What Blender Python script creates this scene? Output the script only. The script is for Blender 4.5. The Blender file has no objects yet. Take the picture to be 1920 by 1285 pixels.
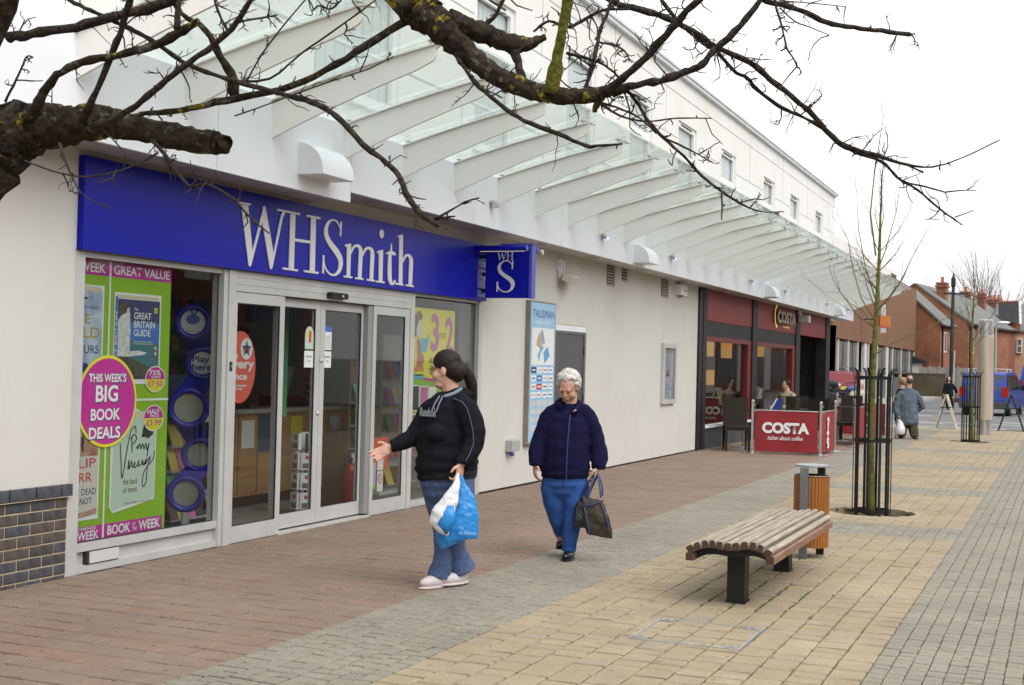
import bpy, math, random
from math import pi, sin, cos, radians, sqrt, atan2
from mathutils import Vector, Matrix, noise as mnoise

random.seed(7)
SC = bpy.context.scene
COL = SC.collection

# ------------------------------------------------------------------ camera, sky, sun, exposure
# measured from the photograph: world X = away from the shop wall, Y = along the street, Z = up
CAM_R = Matrix(((0.92104499, -0.01724537, 0.3890742),
                (0.38865365, -0.02340159, -0.9210867),
                (0.02498943, 0.99957739, -0.01485144)))
CAM_C = Vector((6.2, 0.0, 1.53))
FPX = 2460.0
cam_data = bpy.data.cameras.new('camera')
cam_data.sensor_fit = 'HORIZONTAL'
cam_data.sensor_width = 36.0
cam_data.lens = 36.0 * FPX / 1920.0
cam_data.clip_start = 0.05
cam_data.clip_end = 3000.0
cam = bpy.data.objects.new('camera', cam_data)
COL.objects.link(cam)
cam.matrix_world = Matrix.Translation(CAM_C) @ CAM_R.to_4x4()
SC.camera = cam

SUN_EL, SUN_AZ = radians(50), radians(-25)     # azimuth of the direction to the sun, from +X towards +Y
world = bpy.data.worlds.new('World')
SC.world = world
world.use_nodes = True
wn, wl = world.node_tree.nodes, world.node_tree.links
wn.clear()
w_out = wn.new('ShaderNodeOutputWorld')
w_bg = wn.new('ShaderNodeBackground')
w_sky = wn.new('ShaderNodeTexSky')
w_sky.sky_type = 'NISHITA'
w_sky.sun_disc = False
w_sky.sun_elevation = SUN_EL
w_sky.sun_rotation = radians(90) - SUN_AZ
w_sky.air_density = 1.0
w_sky.dust_density = 6.0
w_hsv = wn.new('ShaderNodeHueSaturation')          # thick cloud: the blue is washed out
w_hsv.inputs['Saturation'].default_value = 0.12
w_mul = wn.new('ShaderNodeMix'); w_mul.data_type = 'RGBA'; w_mul.blend_type = 'MULTIPLY'
w_mul.inputs['Factor'].default_value = 1.0
w_mul.inputs[7].default_value = (0.045, 0.045, 0.045, 1)
w_mix = wn.new('ShaderNodeMix'); w_mix.data_type = 'RGBA'; w_mix.blend_type = 'ADD'
w_mix.inputs['Factor'].default_value = 1.0
w_mix.inputs[7].default_value = (0.74, 0.75, 0.755, 1)      # even cloud cover
wl.new(w_sky.outputs[0], w_hsv.inputs['Color'])
wl.new(w_hsv.outputs[0], w_mul.inputs[6])
wl.new(w_mul.outputs[2], w_mix.inputs[6])
wl.new(w_mix.outputs[2], w_bg.inputs['Color'])
w_bg.inputs['Strength'].default_value = 1.0
wl.new(w_bg.outputs[0], w_out.inputs[0])

sun_data = bpy.data.lights.new('sun', 'SUN')
sun_data.energy = 1.15
sun_data.angle = radians(50)
sun_data.color = (1.0, 0.985, 0.96)
sun = bpy.data.objects.new('sun', sun_data)
COL.objects.link(sun)
sun_dir = Vector((cos(SUN_EL) * cos(SUN_AZ), cos(SUN_EL) * sin(SUN_AZ), sin(SUN_EL)))
sun.rotation_euler = (-sun_dir).to_track_quat('-Z', 'Y').to_euler()
sun.location = (10, -10, 30)

SC.view_settings.view_transform = 'Standard'
SC.view_settings.look = 'None'
SC.view_settings.exposure = 0.52
SC.view_settings.gamma = 1.0
SC.view_settings.use_curve_mapping = False
SC.render.engine = 'CYCLES'
SC.cycles.max_bounces = 8
SC.cycles.transparent_max_bounces = 24
SC.cycles.caustics_reflective = False
SC.cycles.caustics_refractive = False

# ------------------------------------------------------------------ measuring helpers
def ray(px, py):
    return CAM_R @ Vector(((px - 960.0) / FPX, -(py - 642.5) / FPX, -1.0))
def on_x(px, py, X=0.0):
    d = ray(px, py); return CAM_C + d * ((X - CAM_C.x) / d.x)
def on_y(px, py, Y):
    d = ray(px, py); return CAM_C + d * ((Y - CAM_C.y) / d.y)
def on_z(px, py, Z=0.0):
    d = ray(px, py); return CAM_C + d * ((Z - CAM_C.z) / d.z)
def on_d(px, py, D):
    return CAM_C + ray(px, py) * D

# ------------------------------------------------------------------ materials
MATS = {}
def mat(name, c1, c2=None, rough=0.6, metal=0.0, scale=8.0, detail=4.0, bump=0.0, bscale=None, spec=0.5,
        emit=None, estr=0.0, stretch=(1, 1, 1), lo=0.35, hi=0.65, coat=0.0, sheen=0.0):
    if name in MATS: return MATS[name]
    m = bpy.data.materials.new(name); m.use_nodes = True
    nt = m.node_tree; N = nt.nodes; L = nt.links
    b = N['Principled BSDF']
    b.inputs['Roughness'].default_value = rough
    b.inputs['Metallic'].default_value = metal
    b.inputs['Specular IOR Level'].default_value = spec
    b.inputs['Coat Weight'].default_value = coat
    b.inputs['Sheen Weight'].default_value = sheen
    if emit:
        b.inputs['Emission Color'].default_value = (*emit, 1)
        b.inputs['Emission Strength'].default_value = estr
    if c2 is None and bump == 0:
        b.inputs['Base Color'].default_value = (*c1, 1)
    else:
        tc = N.new('ShaderNodeTexCoord'); mp = N.new('ShaderNodeMapping')
        mp.inputs['Scale'].default_value = stretch
        L.new(tc.outputs['Object'], mp.inputs['Vector'])
        nz = N.new('ShaderNodeTexNoise')
        nz.inputs['Scale'].default_value = scale
        nz.inputs['Detail'].default_value = detail
        L.new(mp.outputs[0], nz.inputs['Vector'])
        rp = N.new('ShaderNodeValToRGB')
        rp.color_ramp.elements[0].position = lo
        rp.color_ramp.elements[1].position = hi
        rp.color_ramp.elements[0].color = (*c1, 1)
        rp.color_ramp.elements[1].color = (*(c2 or c1), 1)
        L.new(nz.outputs[0], rp.inputs[0])
        L.new(rp.outputs[0], b.inputs['Base Color'])
        if bump:
            nb = N.new('ShaderNodeTexNoise')
            nb.inputs['Scale'].default_value = bscale or scale * 4
            nb.inputs['Detail'].default_value = 5.0
            L.new(mp.outputs[0], nb.inputs['Vector'])
            bp = N.new('ShaderNodeBump')
            bp.inputs['Strength'].default_value = bump
            bp.inputs['Distance'].default_value = 0.01
            L.new(nb.outputs[0], bp.inputs['Height'])
            L.new(bp.outputs[0], b.inputs['Normal'])
    MATS[name] = m
    return m

def glass_mat(name, tint=(0.9, 0.95, 0.93), ior=1.5, haze=0.0, hazecol=(0.8, 0.85, 0.83), gain=1.0):
    if name in MATS: return MATS[name]
    m = bpy.data.materials.new(name); m.use_nodes = True
    nt = m.node_tree; N = nt.nodes; L = nt.links
    N.clear()
    out = N.new('ShaderNodeOutputMaterial')
    tr = N.new('ShaderNodeBsdfTransparent'); tr.inputs[0].default_value = (*tint, 1)
    gl = N.new('ShaderNodeBsdfGlossy'); gl.inputs['Roughness'].default_value = 0.015
    fr = N.new('ShaderNodeFresnel'); fr.inputs[0].default_value = ior
    mx = N.new('ShaderNodeMixShader')
    ge = N.new('ShaderNodeNewGeometry')                     # only the face towards the light reflects: no total reflection inside the pane
    iv = N.new('ShaderNodeMath'); iv.operation = 'SUBTRACT'; iv.inputs[0].default_value = gain
    mg = N.new('ShaderNodeMath'); mg.operation = 'MULTIPLY'; mg.inputs[1].default_value = gain
    L.new(ge.outputs['Backfacing'], mg.inputs[0]); L.new(mg.outputs[0], iv.inputs[1])
    mu = N.new('ShaderNodeMath'); mu.operation = 'MULTIPLY'; mu.use_clamp = True
    L.new(fr.outputs[0], mu.inputs[0]); L.new(iv.outputs[0], mu.inputs[1]); L.new(mu.outputs[0], mx.inputs[0])
    base = tr.outputs[0]
    if haze > 0:                                            # dust and rain marks on the pane
        df = N.new('ShaderNodeBsdfTranslucent'); df.inputs[0].default_value = (*hazecol, 1)
        d2 = N.new('ShaderNodeBsdfDiffuse'); d2.inputs[0].default_value = (*hazecol, 1)
        ma = N.new('ShaderNodeMixShader'); ma.inputs[0].default_value = 0.5
        L.new(df.outputs[0], ma.inputs[1]); L.new(d2.outputs[0], ma.inputs[2])
        mh = N.new('ShaderNodeMixShader'); mh.inputs[0].default_value = haze
        L.new(base, mh.inputs[1]); L.new(ma.outputs[0], mh.inputs[2])
        base = mh.outputs[0]
    L.new(base, mx.inputs[1]); L.new(gl.outputs[0], mx.inputs[2])
    L.new(mx.outputs[0], out.inputs[0])
    MATS[name] = m
    return m

def render_mat(name, col, streak=0.10, patch=0.08, rough=0.9, bump=0.25, warm=(0.92, 0.88, 0.80)):
    m = bpy.data.materials.new(name); m.use_nodes = True
    nt = m.node_tree; N = nt.nodes; L = nt.links
    b = N['Principled BSDF']; b.inputs['Roughness'].default_value = rough; b.inputs['Specular IOR Level'].default_value = 0.2
    ge = N.new('ShaderNodeNewGeometry')
    def nz(scale, st, lo, hi, detail=6):
        mp = N.new('ShaderNodeMapping'); mp.inputs['Scale'].default_value = st; L.new(ge.outputs['Position'], mp.inputs['Vector'])
        n = N.new('ShaderNodeTexNoise'); n.inputs['Scale'].default_value = scale; n.inputs['Detail'].default_value = detail; n.inputs['Roughness'].default_value = 0.65
        L.new(mp.outputs[0], n.inputs['Vector'])
        r = N.new('ShaderNodeMapRange'); r.inputs[1].default_value = lo; r.inputs[2].default_value = hi; L.new(n.outputs[0], r.inputs[0]); return r, n
    r1, _ = nz(1.0, (1, 3.2, 0.35), 0.56, 0.82)
    r2, _ = nz(0.9, (1, 1, 1), 0.42, 0.72)
    r3, n3 = nz(26.0, (1, 1, 1), 0.60, 0.80)
    def mix(a, fac, k, c):
        f = N.new('ShaderNodeMath'); f.operation = 'MULTIPLY'; f.inputs[1].default_value = k; L.new(fac, f.inputs[0])
        x = N.new('ShaderNodeMix'); x.data_type = 'RGBA'; x.blend_type = 'MULTIPLY'; L.new(f.outputs[0], x.inputs[0])
        if isinstance(a, tuple): x.inputs[6].default_value = (*a, 1)
        else: L.new(a, x.inputs[6])
        x.inputs[7].default_value = (*c, 1); return x.outputs[2]
    c = mix(col, r1.outputs[0], streak*6, (0.80, 0.77, 0.70))
    c = mix(c, r2.outputs[0], patch*8, warm)
    c = mix(c, r3.outputs[0], 0.35, (0.86, 0.84, 0.80))
    L.new(c, b.inputs['Base Color'])
    if bump:
        n5 = N.new('ShaderNodeTexNoise'); n5.inputs['Scale'].default_value = 150.0; L.new(ge.outputs['Position'], n5.inputs['Vector'])
        bp = N.new('ShaderNodeBump'); bp.inputs['Strength'].default_value = bump; bp.inputs['Distance'].default_value = 0.004
        L.new(n5.outputs[0], bp.inputs['Height']); L.new(bp.outputs[0], b.inputs['Normal'])
    MATS[name] = m
    return m

def paver_mat(name, cols, joint=0.0):
    """stone with a tone of its own for each piece: 'tone' is a face attribute (joined pieces) or an object property (single pieces)"""
    m = bpy.data.materials.new(name); m.use_nodes = True
    nt = m.node_tree; N = nt.nodes; L = nt.links
    b = N['Principled BSDF']; b.inputs['Roughness'].default_value = 0.85
    b.inputs['Specular IOR Level'].default_value = 0.25
    a1 = N.new('ShaderNodeAttribute'); a1.attribute_type = 'GEOMETRY'; a1.attribute_name = 'tone'
    a2 = N.new('ShaderNodeAttribute'); a2.attribute_type = 'OBJECT'; a2.attribute_name = 'tone'
    ad = N.new('ShaderNodeMath'); ad.operation = 'ADD'
    L.new(a1.outputs['Fac'], ad.inputs[0]); L.new(a2.outputs['Fac'], ad.inputs[1])
    rp = N.new('ShaderNodeValToRGB')
    while len(rp.color_ramp.elements) < len(cols): rp.color_ramp.elements.new(0.5)
    for i, c in enumerate(cols):
        e = rp.color_ramp.elements[i]; e.position = i / (len(cols) - 1); e.color = (*c, 1)
    L.new(ad.outputs[0], rp.inputs[0])
    ge = N.new('ShaderNodeNewGeometry')
    nz = N.new('ShaderNodeTexNoise'); nz.inputs['Scale'].default_value = 90.0; nz.inputs['Detail'].default_value = 3
    L.new(ge.outputs['Position'], nz.inputs['Vector'])
    n2 = N.new('ShaderNodeTexNoise'); n2.inputs['Scale'].default_value = 1.3; n2.inputs['Detail'].default_value = 6
    L.new(ge.outputs['Position'], n2.inputs['Vector'])
    r1 = N.new('ShaderNodeMapRange'); r1.inputs[1].default_value = 0.3; r1.inputs[2].default_value = 0.7
    r1.inputs[3].default_value = 0.82; r1.inputs[4].default_value = 1.16
    L.new(nz.outputs[0], r1.inputs[0])
    r2 = N.new('ShaderNodeMapRange'); r2.inputs[1].default_value = 0.3; r2.inputs[2].default_value = 0.7
    r2.inputs[3].default_value = 0.88; r2.inputs[4].default_value = 1.10
    L.new(n2.outputs[0], r2.inputs[0])
    mu0 = N.new('ShaderNodeMath'); mu0.operation = 'MULTIPLY'
    L.new(r1.outputs[0], mu0.inputs[0]); L.new(r2.outputs[0], mu0.inputs[1])
    vo = N.new('ShaderNodeTexVoronoi'); vo.voronoi_dimensions = '2D'; vo.inputs['Scale'].default_value = 2.3; vo.inputs['Randomness'].default_value = 1.0      # trodden gum and spots
    L.new(ge.outputs['Position'], vo.inputs['Vector'])
    gm = N.new('ShaderNodeMapRange'); gm.inputs[1].default_value = 0.025; gm.inputs[2].default_value = 0.045; gm.inputs[3].default_value = 0.66; gm.inputs[4].default_value = 1.0
    L.new(vo.outputs['Distance'], gm.inputs[0])
    n4 = N.new('ShaderNodeTexNoise'); n4.inputs['Scale'].default_value = 6.0; n4.inputs['Detail'].default_value = 8; n4.inputs['Roughness'].default_value = 0.7
    L.new(ge.outputs['Position'], n4.inputs['Vector'])
    r4 = N.new('ShaderNodeMapRange'); r4.inputs[1].default_value = 0.35; r4.inputs[2].default_value = 0.62; r4.inputs[3].default_value = 0.90; r4.inputs[4].default_value = 1.04
    L.new(n4.outputs[0], r4.inputs[0])
    mu1 = N.new('ShaderNodeMath'); mu1.operation = 'MULTIPLY'; L.new(gm.outputs[0], mu1.inputs[0]); L.new(r4.outputs[0], mu1.inputs[1])
    mu = N.new('ShaderNodeMath'); mu.operation = 'MULTIPLY'
    L.new(mu0.outputs[0], mu.inputs[0]); L.new(mu1.outputs[0], mu.inputs[1])
    mx = N.new('ShaderNodeMix'); mx.data_type = 'RGBA'; mx.blend_type = 'MULTIPLY'; mx.inputs['Factor'].default_value = 1
    L.new(rp.outputs[0], mx.inputs[6]); L.new(mu.outputs[0], mx.inputs[7])
    L.new(mx.outputs[2], b.inputs['Base Color'])
    bp = N.new('ShaderNodeBump'); bp.inputs['Strength'].default_value = 0.35; bp.inputs['Distance'].default_value = 0.004
    L.new(nz.outputs[0], bp.inputs['Height']); L.new(bp.outputs[0], b.inputs['Normal'])
    MATS[name] = m
    return m

# ------------------------------------------------------------------ mesh and object helpers
W = {}                                             # world matrix of every object that can be a parent
def tag(o, label=None, cat=None, group=None, kind=None):
    if label: o['label'] = label
    if cat: o['category'] = cat
    if group: o['group'] = group
    if kind: o['kind'] = kind
    return o
def thing(name, label, cat, loc=(0, 0, 0), rz=0.0, group=None, kind=None):
    o = bpy.data.objects.new(name, None)
    o.empty_display_size = 0.1
    COL.objects.link(o)
    o.location = loc; o.rotation_euler = (0, 0, rz)
    W[o.name] = Matrix.Translation(Vector(loc)) @ Matrix.Rotation(rz, 4, 'Z')
    return tag(o, label, cat, group, kind)

class MB:
    def __init__(s): s.v = []; s.f = []; s.t = None
    def _add(s, vs, fs):
        n = len(s.v); s.v.extend(Vector(p) for p in vs)
        s.f.extend(tuple(i + n for i in f) for f in fs); return s
    def box(s, x0, x1, y0, y1, z0, z1):
        if x0 > x1: x0, x1 = x1, x0
        if y0 > y1: y0, y1 = y1, y0
        if z0 > z1: z0, z1 = z1, z0
        return s._add([(x0,y0,z0),(x1,y0,z0),(x1,y1,z0),(x0,y1,z0),(x0,y0,z1),(x1,y0,z1),(x1,y1,z1),(x0,y1,z1)],
                      [(0,3,2,1),(4,5,6,7),(0,1,5,4),(1,2,6,5),(2,3,7,6),(3,0,4,7)])
    def bbox(s, x0, x1, y0, y1, z0, z1, b=0.004, bottom=True):
        """box with a chamfered top and corners, cheap"""
        vs = [(x0,y0,z0),(x1,y0,z0),(x1,y1,z0),(x0,y1,z0),
              (x0,y0,z1-b),(x1,y0,z1-b),(x1,y1,z1-b),(x0,y1,z1-b),
              (x0+b,y0+b,z1),(x1-b,y0+b,z1),(x1-b,y1-b,z1),(x0+b,y1-b,z1)]
        fs = [(0,1,5,4),(1,2,6,5),(2,3,7,6),(3,0,4,7),(4,5,9,8),(5,6,10,9),(6,7,11,10),(7,4,8,11),(8,9,10,11)]
        if bottom: fs.append((0,3,2,1))
        return s._add(vs, fs)
    def hexa(s, p):                                # eight corners: bottom ring then top ring
        return s._add(p, [(0,3,2,1),(4,5,6,7),(0,1,5,4),(1,2,6,5),(2,3,7,6),(3,0,4,7)])
    def obox(s, c, h, M=None):
        c = Vector(c); M = M or Matrix.Identity(3)
        P = []
        for z in (-1, 1):
            for x, y in ((-1,-1),(1,-1),(1,1),(-1,1)):
                P.append(c + M @ Vector((x*h[0], y*h[1], z*h[2])))
        return s.hexa(P)
    def quad(s, a, b, c, d): return s._add([a, b, c, d], [(0,1,2,3)])
    def poly(s, pts): return s._add(pts, [tuple(range(len(pts)))])
    def prism(s, pts, off):
        """flat outline (3D points) swept by vector off"""
        n = len(pts); off = Vector(off)
        vs = [Vector(p) for p in pts] + [Vector(p) + off for p in pts]
        fs = [tuple(range(n - 1, -1, -1)), tuple(range(n, 2*n))]
        fs += [(i, (i+1) % n, n + (i+1) % n, n + i) for i in range(n)]
        return s._add(vs, fs)
    def tube(s, pts, rad, n=8, cap=True, sq=1.0):
        pts = [Vector(p) for p in pts]
        if isinstance(rad, (int, float)): rad = [rad] * len(pts)
        base = len(s.v); up = None
        for i, p in enumerate(pts):
            t = (pts[min(i+1, len(pts)-1)] - pts[max(i-1, 0)])
            if t.length < 1e-9: t = Vector((0,0,1))
            t.normalize()
            if up is None:
                up = Vector((0,0,1)) if abs(t.z) < 0.9 else Vector((1,0,0))
            u = (up - t * up.dot(t))
            if u.length < 1e-6: u = Vector((0,1,0)) - t * t.y
            u.normalize(); w = t.cross(u); up = u
            r = rad[i]
            ra, rb = (r if isinstance(r, tuple) else (r, r * sq))
            for k in range(n):
                a = 2*pi*k/n
                s.v.append(p + u * (ra*cos(a)) + w * (rb*sin(a)))
        for i in range(len(pts)-1):
            for k in range(n):
                a = base + i*n + k; b = base + i*n + (k+1) % n
                s.f.append((a, b, b+n, a+n))
        if cap:
            s.f.append(tuple(base + k for k in range(n-1, -1, -1)))
            e = base + (len(pts)-1)*n
            s.f.append(tuple(e + k for k in range(n)))
        return s
    def cyl(s, a, b, r, n=12, r2=None): return s.tube([a, b], [r, r if r2 is None else r2], n)
    def lathe(s, prof, c=(0,0,0), n=20, ax='z'):
        base = len(s.v); c = Vector(c)
        for r, h in prof:
            for k in range(n):
                a = 2*pi*k/n
                p = {'z': (r*cos(a), r*sin(a), h), 'x': (h, r*cos(a), r*sin(a)), 'y': (r*sin(a), h, r*cos(a))}[ax]
                s.v.append(c + Vector(p))
        for i in range(len(prof)-1):
            for k in range(n):
                a = base+i*n+k; b = base+i*n+(k+1) % n
                s.f.append((a, b, b+n, a+n))
        s.f.append(tuple(base+k for k in range(n-1, -1, -1)))
        e = base+(len(prof)-1)*n
        s.f.append(tuple(e+k for k in range(n)))
        return s
    def ball(s, c, r, n=12, m=8, M=None):
        c = Vector(c); r = (r, r, r) if isinstance(r, (int, float)) else r
        base = len(s.v)
        for i in range(m+1):
            th = pi*i/m
            for k in range(n):
                a = 2*pi*k/n
                p = Vector((r[0]*sin(th)*cos(a), r[1]*sin(th)*sin(a), r[2]*cos(th)))
                if M is not None: p = M @ p
                s.v.append(c + p)
        for i in range(m):
            for k in range(n):
                a = base+i*n+k; b = base+i*n+(k+1) % n
                s.f.append((a, a+n, b+n, b))
        return s
    def torus(s, c, R, r, ax='x', n=24, m=8):
        c = Vector(c); base = len(s.v)
        for i in range(n):
            a = 2*pi*i/n
            for k in range(m):
                b = 2*pi*k/m
                q = R + r*cos(b)
                p = {'x': (r*sin(b), q*cos(a), q*sin(a)), 'y': (q*cos(a), r*sin(b), q*sin(a)), 'z': (q*cos(a), q*sin(a), r*sin(b))}[ax]
                s.v.append(c + Vector(p))
        for i in range(n):
            for k in range(m):
                a = base+i*m+k; b = base+i*m+(k+1) % m
                c2 = base+((i+1) % n)*m+(k+1) % m; d = base+((i+1) % n)*m+k
                s.f.append((a, b, c2, d))
        return s
    def disc(s, c, ry, rz, n=28, ax='x', a0=0.0, a1=2*pi):
        c = Vector(c); P = []
        full = abs(a1 - a0 - 2*pi) < 1e-6
        for k in range(n if full else n+1):
            a = a0 + (a1-a0)*k/n
            P.append(c + Vector((0, ry*cos(a), rz*sin(a)) if ax == 'x' else (ry*cos(a), 0, rz*sin(a))))
        return s.poly(P)
    def mesh(s, name):
        me = bpy.data.meshes.new(name)
        me.from_pydata([tuple(p) for p in s.v], [], s.f)
        return me
    def build(s, name, m, parent=None, smooth=False, local=False, label=None):
        Wm = W[parent.name] if parent is not None else Matrix.Identity(4)
        if not local and parent is not None:
            inv = Wm.inverted(); s.v = [inv @ p for p in s.v]
        me = s.mesh(name)
        if m is not None:
            for mm in (m if isinstance(m, (list, tuple)) else [m]): me.materials.append(mm)
        if smooth:
            me.polygons.foreach_set('use_smooth', [True] * len(me.polygons))
        o = bpy.data.objects.new(name, me)
        COL.objects.link(o)
        if parent is not None: o.parent = parent
        W[o.name] = Wm
        if label: o['label'] = label
        return o

KIDS = {}
def copy_tree(o, parent=None):
    c = o.copy(); COL.objects.link(c); c.parent = parent
    W[c.name] = W.get(o.name, Matrix.Identity(4))
    for ch in [x for x in COL.objects if x.parent == o]: copy_tree(ch, c)
    return c
def children_map():
    d = {}
    for x in COL.objects:
        if x.parent: d.setdefault(x.parent.name, []).append(x)
    return d

def structure(name, mb, m, parent=None):
    o = mb.build(name, m, parent)
    if parent is None: o['kind'] = 'structure'
    return o

# ------------------------------------------------------------------ lettering: collected here, turned into flat mesh at the end
TEXTS = []
def text(s, org, right, up, w, h, m, parent, bold=0.0, shear=0.0, name='lettering', depth=0.0):
    """fits the words s into a box w by h whose lower left corner is org"""
    TEXTS.append((s, Vector(org), Vector(right).normalized(), Vector(up).normalized(), w, h, m, parent, bold, shear, name, depth))
def ftext(s, x, y0, y1, z0, z1, m, parent, **k):   # on a face that looks out over the street (+X)
    text(s, (x, y0, z0), (0, 1, 0), (0, 0, 1), y1 - y0, z1 - z0, m, parent, **k)
def flush_texts():
    tmp = []
    for T in TEXTS:
        cu = bpy.data.curves.new('lettering', 'FONT')
        cu.body = T[0]; cu.size = 1.0; cu.offset = T[8]; cu.shear = T[9]; cu.resolution_u = 3
        cu.space_line = 0.9
        ob = bpy.data.objects.new('lettering', cu); COL.objects.link(ob); tmp.append(ob)
    bpy.context.view_layer.update()
    dg = bpy.context.evaluated_depsgraph_get()
    for T, ob in zip(TEXTS, tmp):
        me = bpy.data.meshes.new_from_object(ob.evaluated_get(dg))
        s, org, r, u, w, h, m, parent, bold, shear, name, depth = T
        xs = [v.co.x for v in me.vertices]; ys = [v.co.y for v in me.vertices]
        if not xs: continue
        x0, x1, y0, y1 = min(xs), max(xs), min(ys), max(ys)
        inv = W[parent.name].inverted() if parent is not None else Matrix.Identity(4)
        for v in me.vertices:
            v.co = inv @ (org + r * ((v.co.x - x0) / max(x1 - x0, 1e-6) * w) + u * ((v.co.y - y0) / max(y1 - y0, 1e-6) * h))
        me.materials.clear(); me.materials.append(m)
        o = bpy.data.objects.new(name, me); COL.objects.link(o)
        if parent is not None: o.parent = parent
    for ob in tmp:
        cu = ob.data; bpy.data.objects.remove(ob); bpy.data.curves.remove(cu)
# ================================================================== THE SETTING
PLASTER = render_mat('cream_render', (0.625, 0.615, 0.582), 0.07, 0.08)
WHITEP = render_mat('white_panel', (0.81, 0.825, 0.865), 0.03, 0.04, rough=0.45, bump=0.0, warm=(0.93, 0.93, 0.92))
UPPERW = render_mat('pale_render', (0.73, 0.722, 0.70), 0.05, 0.07)
CREAMST = render_mat('cream_steel', (0.84, 0.835, 0.81), 0.04, 0.05, rough=0.5, bump=0.0)
ALU = mat('grey_aluminium', (0.50, 0.50, 0.49), (0.56, 0.56, 0.55), rough=0.42, metal=0.15, scale=3.0, spec=0.5)
ALUD = mat('dark_rubber', (0.02, 0.02, 0.022), rough=0.6)
BLACK = mat('black_paint', (0.010, 0.010, 0.011), (0.018, 0.018, 0.020), rough=0.5, scale=6, spec=0.3)
STEEL = mat('brushed_steel', (0.55, 0.55, 0.54), (0.66, 0.66, 0.65), rough=0.3, metal=0.9, scale=5)
ASPH = mat('asphalt', (0.12, 0.12, 0.125), (0.17, 0.17, 0.17), rough=0.9, scale=2.5, detail=8, bump=0.3, bscale=60)
ASPHG = mat('grey_ground', (0.14, 0.135, 0.125), (0.18, 0.175, 0.16), rough=0.95, scale=0.4, detail=8)
SAND = mat('joint_sand', (0.085, 0.082, 0.035), (0.15, 0.13, 0.075), rough=1.0, scale=4, detail=6, bump=0.2, bscale=80)
KERBM = mat('kerb_concrete', (0.30, 0.29, 0.26), (0.38, 0.36, 0.33), rough=0.9, scale=3, bump=0.2)
ROADW = mat('road_paint', (0.55, 0.55, 0.53), (0.70, 0.70, 0.68), rough=0.7, scale=9)
GLASS = glass_mat('shop_glass', (0.89, 0.91, 0.905), gain=1.2)
CGLASS = glass_mat('canopy_glass', (0.89, 0.94, 0.93), haze=0.24, hazecol=(0.84, 0.89, 0.88))
WGLASS = mat('window_glass', (0.30, 0.33, 0.34), (0.42, 0.45, 0.46), rough=0.08, scale=0.6, spec=0.8)

g = MB(); g.box(-900, 900, -300, 1500, -1.0, -0.13); structure('ground', g, ASPHG)
g = MB(); g.box(-120, 120, 38.53, 190, -0.5, -0.10); structure('road', g, ASPH)
KERB_Y = 38.35
g = MB()
for i in range(26):
    g.bbox(0.6 + i*0.915, 0.6 + i*0.915 + 0.907, KERB_Y, KERB_Y + 0.16, -0.4, 0.004, 0.012)
structure('kerb', g, KERBM)
mk = MB()
for (x0, x1, y0, y1) in ((-0.6, 4.6, 41.2, 41.35), (1.0, 2.6, 44.2, 44.35), (1.6, 5.0, 44.9, 45.02), (0.2, 1.6, 51.5, 51.7), (2.6, 3.8, 52.6, 52.8),
                         (-1.2, 3.2, 58.0, 58.2), (4.2, 8.0, 47.0, 47.2)):
    mk.box(x0, x1, y0, y1, -0.099, -0.094)
structure('road_marking', mk, ROADW)

# ---- paving: every sett and flag is a piece with its own edges, laid on a bed of sand
PIT = [(4.28, 14.72, 0.46), (4.25, 31.25, 0.46)]
bed = MB()
ys = [-8.0]
for cx, cy, r in PIT: ys += [cy - r, cy + r]
ys.append(KERB_Y)
for i in range(0, len(ys), 2): bed.box(-0.02, 14, ys[i], ys[i+1], -0.4, -0.014)
for cx, cy, r in PIT:
    bed.box(-0.02, cx - r, cy - r, cy + r, -0.4, -0.014); bed.box(cx + r, 14, cy - r, cy + r, -0.4, -0.014)
structure('paving_bed', bed, SAND)
TAN = paver_mat('tan_flag', [(0.321, 0.258, 0.168), (0.342, 0.278, 0.178), (0.332, 0.268, 0.177), (0.328, 0.260, 0.185), (0.347, 0.286, 0.187), (0.316, 0.262, 0.191)])
RED = paver_mat('red_flag', [(0.247, 0.170, 0.128), (0.241, 0.170, 0.130), (0.235, 0.180, 0.140), (0.247, 0.175, 0.134), (0.230, 0.180, 0.142), (0.256, 0.168, 0.123)])
GREY = paver_mat('grey_sett', [(0.248, 0.227, 0.187), (0.268, 0.245, 0.198), (0.257, 0.239, 0.202), (0.275, 0.245, 0.193), (0.243, 0.224, 0.187)])
rng = random.Random(11)
def lay(x0, x1, y0, y1, along, row, lens, jit=0.0):
    out = []
    a0, a1, b0, b1 = (y0, y1, x0, x1) if along == 'y' else (x0, x1, y0, y1)
    n = max(1, round((b1 - b0) / row)); rw = (b1 - b0) / n
    for i in range(n):
        a = a0 - rng.random() * lens[0] * 0.6; first = True
        while a < a1 - 0.02:
            L = rng.choice(lens)
            s, e = max(a, a0), min(a + L, a1)
            if a1 - e < 0.06: e = a1
            if e - s > 0.03:
                q = (s, e, b0 + i*rw, b0 + (i+1)*rw)
                out.append((q[2], q[3], q[0], q[1]) if along == 'y' else q)
            a = e if e == a1 else a + L
    return out
BANDS = [(12.65, 13.6), (17.3, 18.25), (21.95, 22.9), (26.6, 27.55), (31.9, 32.6)]
tan_p, red_p, grey_p = [], [], []
yy = 2.0
for b0, b1 in BANDS + [(37.2, None)]:
    tan_p += lay(3.2, 5.3, yy, b0, 'y', 0.175, [0.13, 0.17, 0.20, 0.24])
    if b1: grey_p += lay(3.2, 5.3, b0, b1, 'y', 0.1, [0.1, 0.13, 0.2]); yy = b1
red_p += lay(0.0, 2.36, 2.0, 37.2, 'x', 0.185, [0.14, 0.18, 0.21, 0.25])
grey_p += lay(2.36, 3.2, 2.0, 37.2, 'y', 0.093, [0.09, 0.105, 0.12])
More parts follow.
